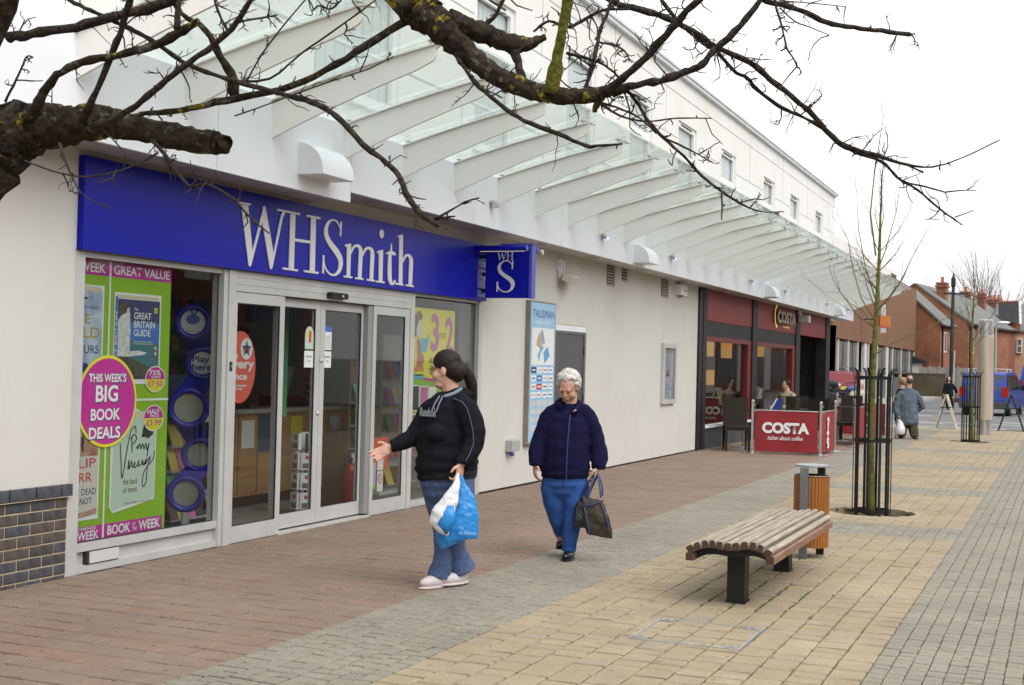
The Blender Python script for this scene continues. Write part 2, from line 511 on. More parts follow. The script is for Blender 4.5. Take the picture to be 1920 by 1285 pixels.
grey_p += lay(5.3, 7.4, 2.0, 37.2, 'y', 0.09, [0.09, 0.1, 0.115])
tan_p += lay(0.0, 7.4, 37.2, KERB_Y, 'x', 0.38, [0.4])
def clip_pits(L):
    r = []
    for p in L:
        cx, cy = (p[0]+p[1])/2, (p[2]+p[3])/2
        if any(math.hypot(cx-a, cy-b) < rr + 0.03 for a, b, rr in PIT): continue
        r.append(p)
    return r
CAM_RT = CAM_R.transposed()
def project(P):
    c = CAM_RT @ (Vector(P) - CAM_C)
    if c.z > -0.1: return None
    return 960 + FPX*c.x/-c.z, 642.5 - FPX*c.y/-c.z, -c.z
def pave(name, piece, L, m, gap, b):
    L = clip_pits(L)
    base = thing(name, None, None, kind='structure')
    sc = []
    for i, (x0, x1, y0, y1) in enumerate(L):
        q = project(((x0+x1)/2, (y0+y1)/2, 0))
        vis = q and -20 < q[0] < 1940 and q[1] < 1300
        sc.append(((x1-x0)*(y1-y0)/q[2]**3 if vis else 0, i))
    sc.sort(reverse=True)
    single = set(i for s, i in sc[:300])
    mb = MB(); tones = []
    cache = {}
    for i, (x0, x1, y0, y1) in enumerate(L):
        g2 = gap * (0.4 + 0.5*rng.random()); dz = rng.uniform(-0.0025, 0.001); tone = rng.random()
        gx = g2*0.62; gy = g2*1.6; X0, X1, Y0, Y1 = x0 + gx/2, x1 - gx/2, y0 + gy/2, y1 - gy/2
        if i in single:
            k = (round(X1-X0, 2), round(Y1-Y0, 2), rng.randint(0, 2))
            if k not in cache:
                w, l = k[0]/2 - 0.002, k[1]/2 - 0.002
                t = MB(); t.bbox(-w, w, -l, l, -0.02, 0, b, bottom=False)
                for v in t.v: v.x += rng.uniform(-1, 1)*gap*0.18; v.y += rng.uniform(-1, 1)*gap*0.18
                cache[k] = t.mesh(piece); cache[k].materials.append(m)
            o = bpy.data.objects.new(piece, cache[k]); COL.objects.link(o)
            o.parent = base; o.location = ((X0+X1)/2, (Y0+Y1)/2, dz); o['tone'] = tone
            o.rotation_euler = (rng.uniform(-.006, .006), rng.uniform(-.006, .006), rng.uniform(-.008, .008))
        else:
            n = len(mb.v)
            mb.bbox(X0, X1, Y0, Y1, -0.02, dz, b, bottom=False); tones += [tone]*9
            jx = gap*0.18
            for v in mb.v[n:]: v.x += rng.uniform(-jx, jx); v.y += rng.uniform(-jx, jx)
    o = mb.build(name + '_far', m, base); o['kind'] = 'stuff'
    at = o.data.attributes.new('tone', 'FLOAT', 'FACE'); at.data.foreach_set('value', tones)
    return base
pave('tan_paving', 'flagstone', tan_p, TAN, 0.017, 0.006)
pave('red_paving', 'paver', red_p, RED, 0.011, 0.005)
pave('grey_paving', 'sett', grey_p, GREY, 0.0115, 0.004)
SOIL = mat('pit_soil', (0.05, 0.045, 0.03), (0.10, 0.09, 0.06), rough=1, scale=30, bump=0.8, bscale=60)
pit_rim = MB(); pit_soil = MB()
for cx, cy, r in PIT:
    n = 40
    for k in range(n):
        a, b = 2*pi*k/n, 2*pi*(k+1)/n
        ro = r + 0.20
        P = lambda ang, q, z: (cx + q*cos(ang), cy + q*sin(ang), z)
        pit_rim.hexa([P(a, r, -0.15), P(a, ro, -0.15), P(b, ro, -0.15), P(b, r, -0.15), P(a, r, -0.002), P(a, ro, -0.004), P(b, ro, -0.004), P(b, r, -0.002)])
    pit_soil.box(cx - r - .05, cx + r + .05, cy - r - .05, cy + r + .05, -0.35, -0.07)
RIMM = mat('tan_concrete', (0.33, 0.27, 0.17), (0.38, 0.31, 0.19), rough=0.9, scale=7, bump=0.3)
structure('tree_pit_rim', pit_rim, RIMM)
structure('tree_pit_soil', pit_soil, SOIL)
# moss in the joints round the bench
ms = MB(); mrng = random.Random(3)
for k in range(150):
    c_ = mrng.choice(((4.30, 8.45), (4.42, 8.62), (4.5, 8.9), (4.35, 9.2), (4.28, 10.0), (4.45, 8.4)))
    x = c_[0] + mrng.gauss(0, .12); y = c_[1] + mrng.gauss(0, .16); col = round((x - 3.2)/.175)
    x = 3.2 + col*.175 + mrng.gauss(0, .005)
    ms.ball((x, y, -.003), (mrng.uniform(.004, .010), mrng.uniform(.010, .035), mrng.uniform(.003, .007)), 6, 4)
o = structure('joint_moss', ms, mat('moss_green', (0.06, 0.09, 0.012), (0.11, 0.13, 0.02), rough=1, scale=40)); o['kind'] = 'stuff'; o['label'] = 'green moss in the paving joints round the bench'; o['category'] = 'moss'
# inspection cover: thin metal frame round a tray of flags
mh = MB(); x0, x1, y0, y1 = 3.975, 4.592, 7.065, 7.70
for (a, b, c, d) in ((x0, x1, y0-0.007, y0+0.007), (x0, x1, y1-0.007, y1+0.007), (x0-0.007, x0+0.007, y0+.007, y1-.007), (x1-0.007, x1+0.007, y0+.007, y1-.007)):
    mh.box(a, b, c, d, -0.01, 0.0050)
cover = thing('inspection_cover', 'flag-filled inspection cover with a thin grey metal frame in front of the bench', 'manhole cover', ((x0+x1)/2, (y0+y1)/2, 0))
GALV = mat('galvanised', (0.33, 0.34, 0.34), (0.45, 0.45, 0.44), rough=0.55, metal=0.5, scale=12)
mh.build('frame', GALV, cover)
for (cx, cy) in ((x0+.05, y0+.05), (x1-.05, y0+.05), (x0+.05, y1-.04), (x1-.05, y1-.04)):
    c = MB(); c.box(cx-.035, cx+.035, cy-.02, cy+.02, -0.01, 0.0060); c.build('corner_plate', GALV, cover)
    c = MB(); c.box(cx-.014, cx+.014, cy-.004, cy+.004, 0.0058, 0.0068); c.build('key_slot', BLACK, cover)

# ================================================================== THE SHOP BUILDING
bld = thing('shop_building', 'long two-storey cream rendered shop building with a flat roof and small upper windows', 'building', (0, 22, 0))
w = MB(); w.box(-0.3, 0, -6, 7.03, 0.63, 3.0); w.build('wall', PLASTER, bld)
w = MB(); w.box(-0.3, -0.005, -6, 7.03, -0.1, 0.63); w.build('plinth_core', mat('mortar', (0.56, 0.45, 0.29), (0.64, 0.53, 0.36), rough=1, scale=20, bump=0.4), bld)
w = MB(); w.box(-0.3, 0, 13.79, 16.14, 0.02, 3.0).box(-0.3, 0, 17.35, 23.36, 0.02, 3.0).box(-0.3, 0, 16.14, 17.35, 2.05, 3.0)
w.box(-0.3, -0.12, 16.14, 17.35, 0.0, 2.05)
w.build('wall', PLASTER, bld)
w = MB(); w.box(-0.3, -0.012, 13.79, 16.14, -0.1, 0.02).box(-0.3, -0.012, 17.35, 23.36, -0.1, 0.02); w.build('damp_course', BLACK, bld)
w = MB(); w.box(-0.3, -0.005, 7.03, 13.79, 2.22, 3.0); w.build('lintel_wall', PLASTER, bld)
w = MB(); w.box(-9, -0.3, 23.2, 23.36, 0, 3.0).box(-9, -0.3, 13.9, 14.1, 0, 3.0).box(-9, -0.3, 6.7, 6.9, 0, 3).box(-9, -8.8, 6.9, 37.8, 0, 3.0); w.build('inner_wall', PLASTER, bld)
# plinth of blue engineering bricks
BRK = [mat('blue_brick_a', (0.040, 0.038, 0.042), (0.085, 0.08, 0.082), rough=0.55, scale=14, bump=0.35, bscale=50),
       mat('blue_brick_b', (0.065, 0.052, 0.046), (0.11, 0.09, 0.08), rough=0.55, scale=14, bump=0.35, bscale=50),
       mat('blue_brick_c', (0.045, 0.05, 0.066), (0.085, 0.088, 0.105), rough=0.5, scale=14, bump=0.35, bscale=50)]
bm_cache = {}
def brick(y0, y1, z0, z1, x1, parent):
    k = (round(y1-y0, 3), round(z1-z0, 3), round(x1, 3))
    m = rng.choice(BRK); kk = k + (m.name,)
    if kk not in bm_cache:
        t = MB(); L, H = k[0]/2, k[1]/2
        b = 0.004
        t._add([(0,-L,-H),(0,L,-H),(0,L,H),(0,-L,H),(0.045,-L+b,-H+b),(0.045,L-b,-H+b),(0.045,L-b,H-b),(0.045,-L+b,H-b),
                (0.041,-L,-H),(0.041,L,-H),(0.041,L,H),(0.041,-L,H)],
               [(4,5,6,7),(8,9,5,4),(9,10,6,5),(10,11,7,6),(11,8,4,7),(0,1,9,8),(1,2,10,9),(2,3,11,10),(3,0,8,11)])
        me = t.mesh('brick'); me.materials.append(m); bm_cache[kk] = me
    o = bpy.data.objects.new('brick', bm_cache[kk]); COL.objects.link(o); o.parent = parent
    Wi = W[parent.name].inverted()
    o.location = Wi @ Vector((x1 - 0.045 + rng.uniform(-.001, .001), (y0+y1)/2, (z0+z1)/2))
for c in range(8):
    z0 = -0.045 + c*0.0745
    off = 0.1125 if c % 2 else 0.0
    y = 7.02
    first = True
    while y > 4.6:
        L = 0.1025 if (first and c % 2) else 0.215
        first = False
        brick(y - L, y, z0, z0 + 0.0645, 0.003, bld); y -= L + 0.010
y = 7.045; L = 0.098
while y > 4.6:
    brick(y - L, y, 0.553, 0.633, 0.03, bld); y -= L + 0.012; L = 0.223
t = MB(); t.box(-0.1, 0.028, 4.6, 7.03, 0.548, 0.5515); t.build('coping_bed', mat('mortar', (0,0,0)), bld)
# upper storey, with real openings
WIN = [(9.95, 11.6, 3.95, 5.77), (13.4, 14.55, 3.95, 5.77), (16.35, 17.5, 3.95, 5.77), (19.1, 20.25, 3.95, 5.77), (21.8, 23.0, 3.95, 5.77), (24.85, 26.05, 3.95, 5.77),
       (28.7, 29.9, 3.95, 5.77), (31.75, 32.9, 3.95, 5.77), (35.2, 36.35, 3.95, 5.77)]
up = MB(); prev = -6.0
Y_END = 38.3
for (a, b, c, d) in WIN:
    up.box(-0.3, 0, prev, a, 3.0, 6.5); up.box(-0.3, 0, a, b, 3.0, c); up.box(-0.3, 0, a, b, d, 6.5); prev = b
up.box(-0.3, 0, prev, Y_END, 3.0, 6.5)
up.box(-9, -0.3, Y_END - 0.3, Y_END, 3.0, 6.5)
up.build('upper_wall', UPPERW, bld)
t = MB(); t.box(-9, -0.31, -6, Y_END - .31, 2.94, 2.985); t.build('floor_slab', PLASTER, bld)
t = MB(); t.box(-9, -0.3, -6, Y_END - 0.3, 6.2, 6.45); t.build('roof', ASPHG, bld)
t = MB(); t.box(-0.42, 0.07, -6, Y_END + 0.07, 6.5, 6.56).box(-0.42, 0.09, -6, Y_END + 0.09, 6.56, 6.60)
t.build('roof_coping', mat('coping_grey', (0.56, 0.56, 0.58), (0.62, 0.62, 0.64), rough=0.5, scale=2), bld)
JNT = mat('render_joint', (0.36, 0.35, 0.34), rough=0.9)
for z in (6.19, 5.43):
    t = MB(); prev = -6
    for (a, b, c, d) in (WIN if z < d - 0.01 else []):
        t.box(-0.01, 0.003, prev, a - 0.06, z, z + 0.014); prev = b + 0.06
    t.box(-0.01, 0.003, prev, Y_END, z, z + 0.014); t.build('render_joint', JNT, bld)
for y in (7.5, 12.2, 15.4, 18.3, 21.0, 27.3, 30.8, 34.0, 37.2):
    t = MB(); t.box(-0.01, 0.0025, y, y + 0.012, 5.445, 6.5); t.build('render_joint', JNT, bld)
WFR = mat('white_upvc', (0.74, 0.74, 0.73), rough=0.35)
BLIND = mat('pale_blind', (0.74, 0.76, 0.77), (0.80, 0.82, 0.82), rough=0.8, scale=3)
for i, (a, b, c, d) in enumerate(WIN):
    f = MB()
    T = 0.055
    f.box(-0.12, -0.03, a, a+T, c, d).box(-0.12, -0.03, b-T, b, c, d).box(-0.12, -0.03, a+T, b-T, c, c+T).box(-0.12, -0.03, a+T, b-T, d-T, d)
    f.box(-0.12, -0.028, a+T, b-T, 5.14, 5.2)
    o = f.build('window', WFR, bld)
    for (z0, z1) in ((c+T, 5.14), (5.2, d-T)):
        p = MB(); p.box(-0.085, -0.075, a+T, b-T, z0, z1); p.build('pane', GLASS, o)
        q = MB()
        q.box(-0.075, -0.03, a+T+0.002, a+T+0.035, z0, z1).box(-0.075, -0.03, b-T-0.035, b-T-0.002, z0, z1)
        q.box(-0.075, -0.03, a+T+0.035, b-T-0.035, z1-0.035, z1).box(-0.075, -0.03, a+T+0.035, b-T-0.035, z0, z0+0.035)
        q.build('sash', WFR, o)
    v = MB(); v.box(-0.03, -0.022, a+T+0.2, b-T-0.2, d-T-0.005, d-T+0.02); v.build('trickle_vent', ALUD, o)
    k = MB()
    n = 9
    for j in range(n):
        y0 = a+T + (b-a-2*T)*j/n
        k.box(-0.105, -0.10, y0+0.006, y0+(b-a-2*T)/n-0.006, c+T, d-T)
    k.build('blind', BLIND, o)
    s = MB(); s.box(-0.03, 0.05, a-0.03, b+0.03, c-0.035, c); s.build('sill', WFR, o)

# ================================================================== CANOPY
can = thing('glass_canopy', 'long white canopy of curved fins and glass panes above the shop fronts', 'canopy', (0.42, 24, 3.0))
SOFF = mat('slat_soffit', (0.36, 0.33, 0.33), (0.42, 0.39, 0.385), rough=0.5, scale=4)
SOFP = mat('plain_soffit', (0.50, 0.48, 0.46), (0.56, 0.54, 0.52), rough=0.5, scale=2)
y = 2.0
PAN = [(2.0, 5.0, 2.9), (5.0, 8.02, 2.9), (8.02, 9.98, 2.9)]
y = 9.98
while y < 39.3:
    e = min(y + 2.6, 39.45); PAN.append((y, e, 2.99)); y = e
for (a, b, z0) in PAN:
    p = MB(); p.box(0.39, 0.42, a + 0.003, b - 0.003, z0 - 0.012, 3.545); p.build('fascia_panel', WHITEP, can)
p = MB(); p.box(0.0, 0.39, 2.0, 39.44, 3.50, 3.535).box(-2.0, 0.39, 39.41, 39.44, 2.99, 3.5); p.build('gutter_top', WHITEP, can)
# slatted soffit over the bookshop, plain beyond
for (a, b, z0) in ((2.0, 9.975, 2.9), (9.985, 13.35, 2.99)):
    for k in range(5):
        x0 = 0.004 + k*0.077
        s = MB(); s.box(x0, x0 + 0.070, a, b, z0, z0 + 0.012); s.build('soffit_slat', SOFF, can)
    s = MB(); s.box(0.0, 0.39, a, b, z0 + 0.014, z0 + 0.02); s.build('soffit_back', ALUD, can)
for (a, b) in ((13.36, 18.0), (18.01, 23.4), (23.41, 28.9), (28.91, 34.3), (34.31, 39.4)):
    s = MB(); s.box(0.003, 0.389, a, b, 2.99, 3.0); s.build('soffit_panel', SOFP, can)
for yv in (8.0, 9.4, 10.8, 12.4, 15.0, 17.0, 19.2, 21.6):
    z0 = 2.9 if yv < 9.98 else 2.99
    s = MB(); s.lathe([(0.085, z0 - 0.006), (0.09, z0 - 0.003), (0.09, z0 - 0.0005)], (0.2, yv, 0), 20); s.build('soffit_light', mat('downlight', (0.30, 0.28, 0.27), rough=0.4), can)
# fins
FIN0, FSP, NF = 10.965 - 4*1.112, 1.112, 30
prof = [(0.42, 3.535), (0.42, 3.245)]
for t in range(1, 9):
    u = t/9.0; prof.append((0.42 + u*1.40, 3.245 + u*0.50 + 0.018*sin(pi*u)))
prof += [(1.80, 3.755), (1.825, 3.775), (1.838, 3.80), (1.84, 3.875)]
for t in range(1, 5):
    u = 1 - t/5.0; prof.append((0.42 + u*1.42, 3.535 + u*0.34 + 0.018*sin(pi*u)))
fin_mb = MB(); fin_mb.prism([(x, -0.011, z) for x, z in prof], (0, 0.022, 0))
fl = []
for t in range(6):
    u = t/5.0; fl.append((0.42 + u*1.42, 3.538 + u*0.34 + 0.018*sin(pi*u)))
for i in range(5):
    fin_mb.hexa([(fl[i][0], -.035, fl[i][1]), (fl[i+1][0], -.035, fl[i+1][1]), (fl[i+1][0], .035, fl[i+1][1]), (fl[i][0], .035, fl[i][1]),
                 (fl[i][0], -.035, fl[i][1]+.01), (fl[i+1][0], -.035, fl[i+1][1]+.01), (fl[i+1][0], .035, fl[i+1][1]+.01), (fl[i][0], .035, fl[i][1]+.01)])
fin_me = fin_mb.mesh('fin'); fin_me.materials.append(CREAMST)
cl_mes = []
for (cx, cz) in ((0.47, 3.552), (1.80, 3.885)):
    cl = MB(); cl.lathe([(0.018, cz), (0.018, cz+.02), (0.036, cz+.022), (0.036, cz+.034)], (cx, 0, 0), 12)
    if cx > 1: cl.box(1.79, 1.90, -0.012, 0.012, 3.880, 3.890); cl.lathe([(0.03, 3.868), (0.03, 3.885)], (1.90, 0, 0), 12)
    cl_me = cl.mesh('clamp'); cl_me.materials.append(mat('pale_steel', (0.62, 0.60, 0.55), rough=0.35, metal=0.4)); cl_mes.append(cl_me)
gp = MB()
gz = lambda x: 3.592 + (x - 0.42)/1.42*0.335
gp.hexa([(0.30, 0.006, gz(0.30)), (1.98, 0.006, gz(1.98)), (1.98, FSP - 0.006, gz(1.98)), (0.30, FSP - 0.006, gz(0.30)),
         (0.30, 0.006, gz(0.30)+.012), (1.98, 0.006, gz(1.98)+.012), (1.98, FSP - 0.006, gz(1.98)+.012), (0.30, FSP - 0.006, gz(0.30)+.012)])
gp_me = gp.mesh('glass_pane'); gp_me.materials.append(CGLASS)
inv = W[can.name].inverted()
for k in range(NF):
    yk = FIN0 + k*FSP
    if yk > 39.45: break
    pos = inv @ Vector((0, yk, 0))
    f = bpy.data.objects.new('fin', fin_me); COL.objects.link(f); f.parent = can; f.location = pos
    for cl_me in cl_mes:
        c = bpy.data.objects.new('clamp', cl_me); COL.objects.link(c); c.parent = f
    if yk + FSP < 39.9:
        gl = bpy.data.objects.new('glass_pane', gp_me); COL.objects.link(gl); gl.parent = can; gl.location = pos
# safety rail behind the glass
RAILM = mat('pale_rail', (0.62, 0.68, 0.68), rough=0.4)
zr = on_x(769, 139, 0.62).z
rl = MB(); rl.cyl((0.62, 2, zr), (0.62, 16.5, zr), 0.022, 10)
for yv in (3.0, 5.2, 7.4, 9.6, 11.8, 14.0, 16.2): rl.cyl((0.62, yv, 3.70), (0.62, yv, zr), 0.018, 8)
rl.build('safety_rail', RAILM, can)

# ---- things fixed to the fascia
def hood(y0, label):
    t = thing('extractor_hood', label, 'vent hood', (0.42, y0, 3.03), group='white quarter round hoods on the canopy fascia')
    pts = [(0.4205, 3.03)] + [(0.4205 + 0.235*cos(a), 3.03 + 0.245*sin(a)) for a in [pi/2*k/8 for k in range(9)]]
    m = MB(); m.prism([(x, y0, z) for x, z in pts], (0, 0.50, 0)); m.build('hood_shell', WHITEP, t)
    m = MB(); m.box(0.4205, 0.66, y0 - 0.004, y0 + 0.504, 3.012, 3.029); m.build('hood_rim', WHITEP, t)
hood(9.12, 'large white quarter-round hood on the fascia above the bookshop sign')
hood(18.12, 'white quarter-round hood on the fascia above the grey wall vents')
hood(27.05, 'white quarter-round hood on the fascia above the cafe window')
hood(36.0, 'small far white quarter-round hood near the end of the fascia')
LEDM = mat('blue_led', (0.3, 0.3, 0.8), emit=(0.45, 0.45, 1.0), estr=1.6)
for i, yv in enumerate((13.0, 16.7, 20.05, 25.73, 29.15, 34.73, 38.08)):
    t = thing('fascia_light', ['small grey fascia light between the first white hood and the hanging sign', 'small blue-lit fascia light just before the second white hood', 'small blue-lit fascia light just past the second white hood', 'small blue-lit fascia light just before the third white hood',
        'small blue-lit fascia light just past the third white hood', 'small blue-lit fascia light just before the farthest white hood', 'blue-lit fascia light nearest the far end of the canopy'][i], 'light', (0.42, yv, 3.26), group='small lights along the canopy fascia')
    m = MB(); m.box(0.4205, 0.47, yv - 0.05, yv + 0.05, 3.25, 3.275).box(0.45, 0.50, yv - 0.04, yv + 0.05, 3.205, 3.249); m.build('bracket', ALU, t)
    m = MB(); m.box(0.4985, 0.503, yv - 0.025, yv + 0.04, 3.212, 3.242).box(0.462, 0.49, yv - 0.02, yv + 0.03, 3.201, 3.2055); m.build('lens', LEDM if i else ALU, t)
# ================================================================== BOOKSHOP FRONT
sf = thing('bookshop_frontage', 'grey aluminium bookshop front with sliding glass doors and two display windows', 'shop front', (0, 10.4, 0))
GX0, GX1 = -0.062, -0.052                                    # glass
def rails(name, boxes, m=None, parent=None):
    b = MB()
    for q in boxes: b.box(*q)
    return b.build(name, m or ALU, parent or sf)
w1 = rails('display_window', [(-0.11, -0.002, 7.03, 7.135, 0.0, 2.215), (-0.10, -0.012, 7.135, 8.745, 0.15, 0.205), (-0.10, -0.012, 7.135, 8.745, 0.0, 0.052),
                              (-0.10, -0.012, 7.135, 8.745, 2.178, 2.215), (-0.11, 0.0, 8.745, 8.80, 0.0, 2.215)])
p = MB(); p.box(GX0, GX1, 7.135, 8.745, 0.205, 2.178); p.build('pane', GLASS, w1)
p = MB(); p.box(-0.07, -0.045, 7.135, 8.745, 0.052, 0.15); p.build('kick_panel', ALU, w1)
p = MB(); p.box(-0.052, -0.0495, 7.137, 8.743, 0.2055, 0.215).box(-0.052, -0.0495, 8.733, 8.743, 0.215, 2.177); p.build('gasket', ALUD, w1)
rails('post', [(-0.11, 0.012, 8.803, 8.895, 0.0, 2.215)])
hd = rails('door_header', [(-0.11, -0.004, 8.895, 12.0, 2.05, 2.105), (-0.11, -0.002, 8.895, 12.0, 2.107, 2.16), (-0.11, 0.0, 8.895, 12.0, 2.162, 2.215)])
p = MB(); p.box(-0.11, -0.008, 9.66, 11.23, 2.043, 2.05); p.build('track_shadow', ALUD, hd)
def leaf(name, y0, y1, z0, z1, gy0, gy1, gz0, gz1, xf, xb):
    o = rails(name, [(xb, xf, y0, gy0, z0, z1), (xb, xf, gy1, y1, z0, z1), (xb, xf, gy0, gy1, z0, gz0), (xb, xf, gy0, gy1, gz1, z1)])
    xm = (xf + xb)/2
    p = MB(); p.box(xm - 0.005, xm + 0.005, gy0, gy1, gz0, gz1); p.build('pane', GLASS, o)
    g = MB(); q = 0.008
    g.box(xm + 0.006, xf - 0.003, gy0 + 0.001, gy1 - 0.001, gz1 - q, gz1 - 0.001).box(xm + 0.006, xf - 0.003, gy1 - q, gy1 - 0.001, gz0, gz1 - q)
    g.box(xm + 0.006, xf - 0.003, gy0 + 0.001, gy1 - q, gz0 + 0.001, gz0 + q)
    g.build('gasket', ALUD, o)
    return o
lf1 = leaf('fixed_leaf', 8.897, 9.655, 0.0, 2.045, 8.955, 9.585, 0.137, 1.957, -0.012, -0.05)
lf2 = leaf('sliding_door', 9.62, 10.335, 0.03, 2.04, 9.69, 10.255, 0.155, 1.965, -0.065, -0.105)
lf3 = leaf('sliding_door', 10.34, 11.13, 0.03, 2.04, 10.42, 11.09, 0.155, 1.965, -0.065, -0.105)
lf4 = leaf('fixed_leaf', 11.235, 11.998, 0.0, 2.045, 11.30, 11.90, 0.144, 1.962, -0.012, -0.05)
rails('post', [(-0.105, -0.02, 11.14, 11.225, 0.03, 2.043)], mat('mid_grey_alu', (0.30, 0.30, 0.30), rough=0.45, metal=0.2))
rails('post', [(-0.11, 0.0, 12.0, 12.085, 0.0, 2.215)])
p = MB(); p.box(-0.2, 0.02, 9.6, 11.2, -0.012, 0.012); p.build('threshold', mat('threshold_grey', (0.42, 0.41, 0.38), (0.5, 0.49, 0.46), rough=0.7, scale=9), sf)
for yy in (10.318, 10.356):
    p = MB(); p.lathe([(0.018, 0), (0.018, 0.012), (0.008, 0.02)], (-0.0645, yy, 1.02 if yy < 10.33 else 1.50), 12, 'x'); p.build('lock', STEEL, lf2 if yy < 10.33 else lf3)
w2 = rails('display_window', [(-0.10, -0.012, 12.085, 13.69, 0.0, 0.062), (-0.10, -0.012, 12.085, 13.69, 2.19, 2.215), (-0.11, 0.002, 13.69, 13.79, 0.0, 2.215)])
p = MB(); p.box(GX0, GX1, 12.085, 13.69, 0.062, 2.19); p.build('pane', GLASS, w2)
p = MB(); p.box(-0.052, -0.0495, 13.675, 13.688, 0.07, 2.189).box(-0.052, -0.0495, 12.09, 13.688, 2.176, 2.189); p.build('gasket', ALUD, w2)
p = MB(); p.bbox(-0.004, 0.05, 10.33, 10.63, 2.072, 2.125, 0.01); so = p.build('door_sensor', BLACK, sf)
p = MB(); p.box(0.05, 0.052, 10.52, 10.545, 2.09, 2.105); p.build('sensor_eye', mat('sensor_white', (0.7, 0.7, 0.7)), so)
p = MB(); p.box(-0.045, -0.008, 7.245, 7.575, 0.055, 0.147); lb = p.build('letter_box', ALUD, sf)
p = MB(); p.box(-0.02, -0.003, 7.268, 7.572, 0.062, 0.142); p.build('letter_flap', mat('pale_alu', (0.66, 0.66, 0.66), rough=0.35, metal=0.2), lb)
p = MB(); p.box(0.012, 0.016, 8.83, 8.865, 1.40, 1.475); sw = p.build('key_switch', ALUD, sf)
p = MB(); p.cyl((0.0155, 8.848, 1.44), (0.02, 8.848, 1.44), 0.009, 10); p.build('key_barrel', STEEL, sw)
p = MB(); p.cyl((0.0, 12.04, 1.42), (0.006, 12.04, 1.42), 0.01, 10); p.build('lock_barrel', STEEL, sf)

# ---- posters and stickers in the windows (flat prints, each its own sheet)
def pm(name, c, rough=0.5): return mat(name, c, rough=rough)
P_GREEN, P_PINK, P_WHITE, P_YEL = pm('print_green', (0.24, 0.46, 0.012)), pm('print_magenta', (0.50, 0.02, 0.28)), pm('print_white', (0.78, 0.78, 0.77)), pm('print_yellow', (0.72, 0.66, 0.02))
P_BLUE, P_NAVY, P_BLACK, P_RED = pm('print_blue', (0.05, 0.16, 0.50)), pm('print_navy', (0.03, 0.05, 0.15)), pm('print_black', (0.02, 0.02, 0.02)), pm('print_red', (0.55, 0.05, 0.03))
P_SEA, P_MINT, P_BROWN, P_GOLD = pm('print_sea', (0.05, 0.17, 0.20)), pm('print_mint', (0.50, 0.62, 0.52)), pm('print_brown', (0.20, 0.11, 0.06)), pm('print_gold', (0.45, 0.32, 0.03))
P_SKY = mat('print_sky', (0.22, 0.30, 0.48), (0.62, 0.66, 0.74), rough=0.5, scale=5)
P_CLIFF = mat('print_cliff', (0.50, 0.50, 0.48), (0.72, 0.72, 0.70), rough=0.5, scale=30)
P_GRASS = mat('print_headland', (0.06, 0.055, 0.035), (0.10, 0.09, 0.05), rough=0.5, scale=30)
P_RUST = mat('print_rust', (0.30, 0.08, 0.04), (0.55, 0.40, 0.32), rough=0.5, scale=9)
def sheet(name, m, parent, x, y0, y1, z0, z1, label=None):
    b = MB(); b.box(x - 0.0008, x, y0, y1, z0, z1); return b.build(name, m, parent, label=label)
def shape(name, m, parent, x, pts):
    b = MB(); b.poly([(x, y, z) for y, z in pts]); return b.build(name, m, parent)
def ell(cy, cz, ry, rz, n=40, a0=0, a1=2*pi):
    return [(cy + ry*cos(a0 + (a1-a0)*k/n), cz + rz*sin(a0 + (a1-a0)*k/n)) for k in range(n + (0 if a1-a0 > 6.2 else 1))]
X = -0.072
po = thing('book_poster', 'tall green and magenta book offers poster filling the left display window', 'poster', (X, 7.65, 0.21))
sheet('backing', P_GREEN, po, X, 7.137, 8.165, 0.207, 2.172)
sheet('band', P_PINK, po, X + .0018, 7.137, 8.163, 2.067, 2.171); sheet('band', P_PINK, po, X + .0018, 7.137, 8.135, 0.208, 0.308)
sheet('rule', P_WHITE, po, X + .003, 7.465, 7.483, 0.208, 2.171); sheet('rule', P_WHITE, po, X + .0028, 7.137, 8.164, 1.176, 1.192)
ftext('WEEK', X + .004, 7.16, 7.42, 2.085, 2.152, P_WHITE, po, bold=.02); ftext('GREAT VALUE', X + .004, 7.51, 8.14, 2.085, 2.152, P_WHITE, po, bold=.02)
ftext('RECOMMENDED', X + .004, 7.16, 7.40, 0.282, 0.304, P_WHITE, po, bold=.01, shear=.2); ftext('IS WEEK', X + .004, 7.14, 7.43, 0.213, 0.276, P_WHITE, po, bold=.02)
ftext('BOOK', X + .004, 7.52, 7.77, 0.224, 0.294, P_WHITE, po, bold=.03); ftext('OF\nTHE', X + .004, 7.79, 7.84, 0.228, 0.290, P_WHITE, po, bold=.01); ftext('WEEK', X + .004, 7.86, 8.11, 0.224, 0.294, P_WHITE, po, bold=.03)
# top right cover
sheet('cover_edge', P_WHITE, po, X + .003, 7.525, 8.05, 1.30, 1.96); sheet('cover', P_NAVY, po, X + .004, 7.565, 8.035, 1.335, 1.915)
shape('cover_sea', P_SEA, po, X + .0048, [(7.565, 1.42), (8.035, 1.37), (8.035, 1.60), (7.72, 1.62), (7.565, 1.6)])
shape('cover_sky', P_BLUE, po, X + .0046, [(7.565, 1.60), (8.035, 1.60), (8.035, 1.75), (7.565, 1.75)])
shape('cover_cliff', P_CLIFF, po, X + .0056, [(7.568, 1.48), (7.70, 1.50), (7.705, 1.70), (7.69, 1.86), (7.64, 1.83), (7.60, 1.80), (7.568, 1.76)])
shape('cover_headland', P_GRASS, po, X + .0062, [(7.568, 1.345), (8.03, 1.345), (8.03, 1.40), (7.85, 1.45), (7.68, 1.50), (7.568, 1.50)])
shape('cover_headland', P_GRASS, po, X + .0062, [(7.568, 1.76), (7.60, 1.795), (7.66, 1.82), (7.655, 1.85), (7.69, 1.885), (7.60, 1.89), (7.568, 1.87)])
shape('cover_foam', P_CLIFF, po, X + .0058, [(7.70, 1.50), (7.86, 1.515), (7.90, 1.53), (7.80, 1.545), (7.71, 1.54)])
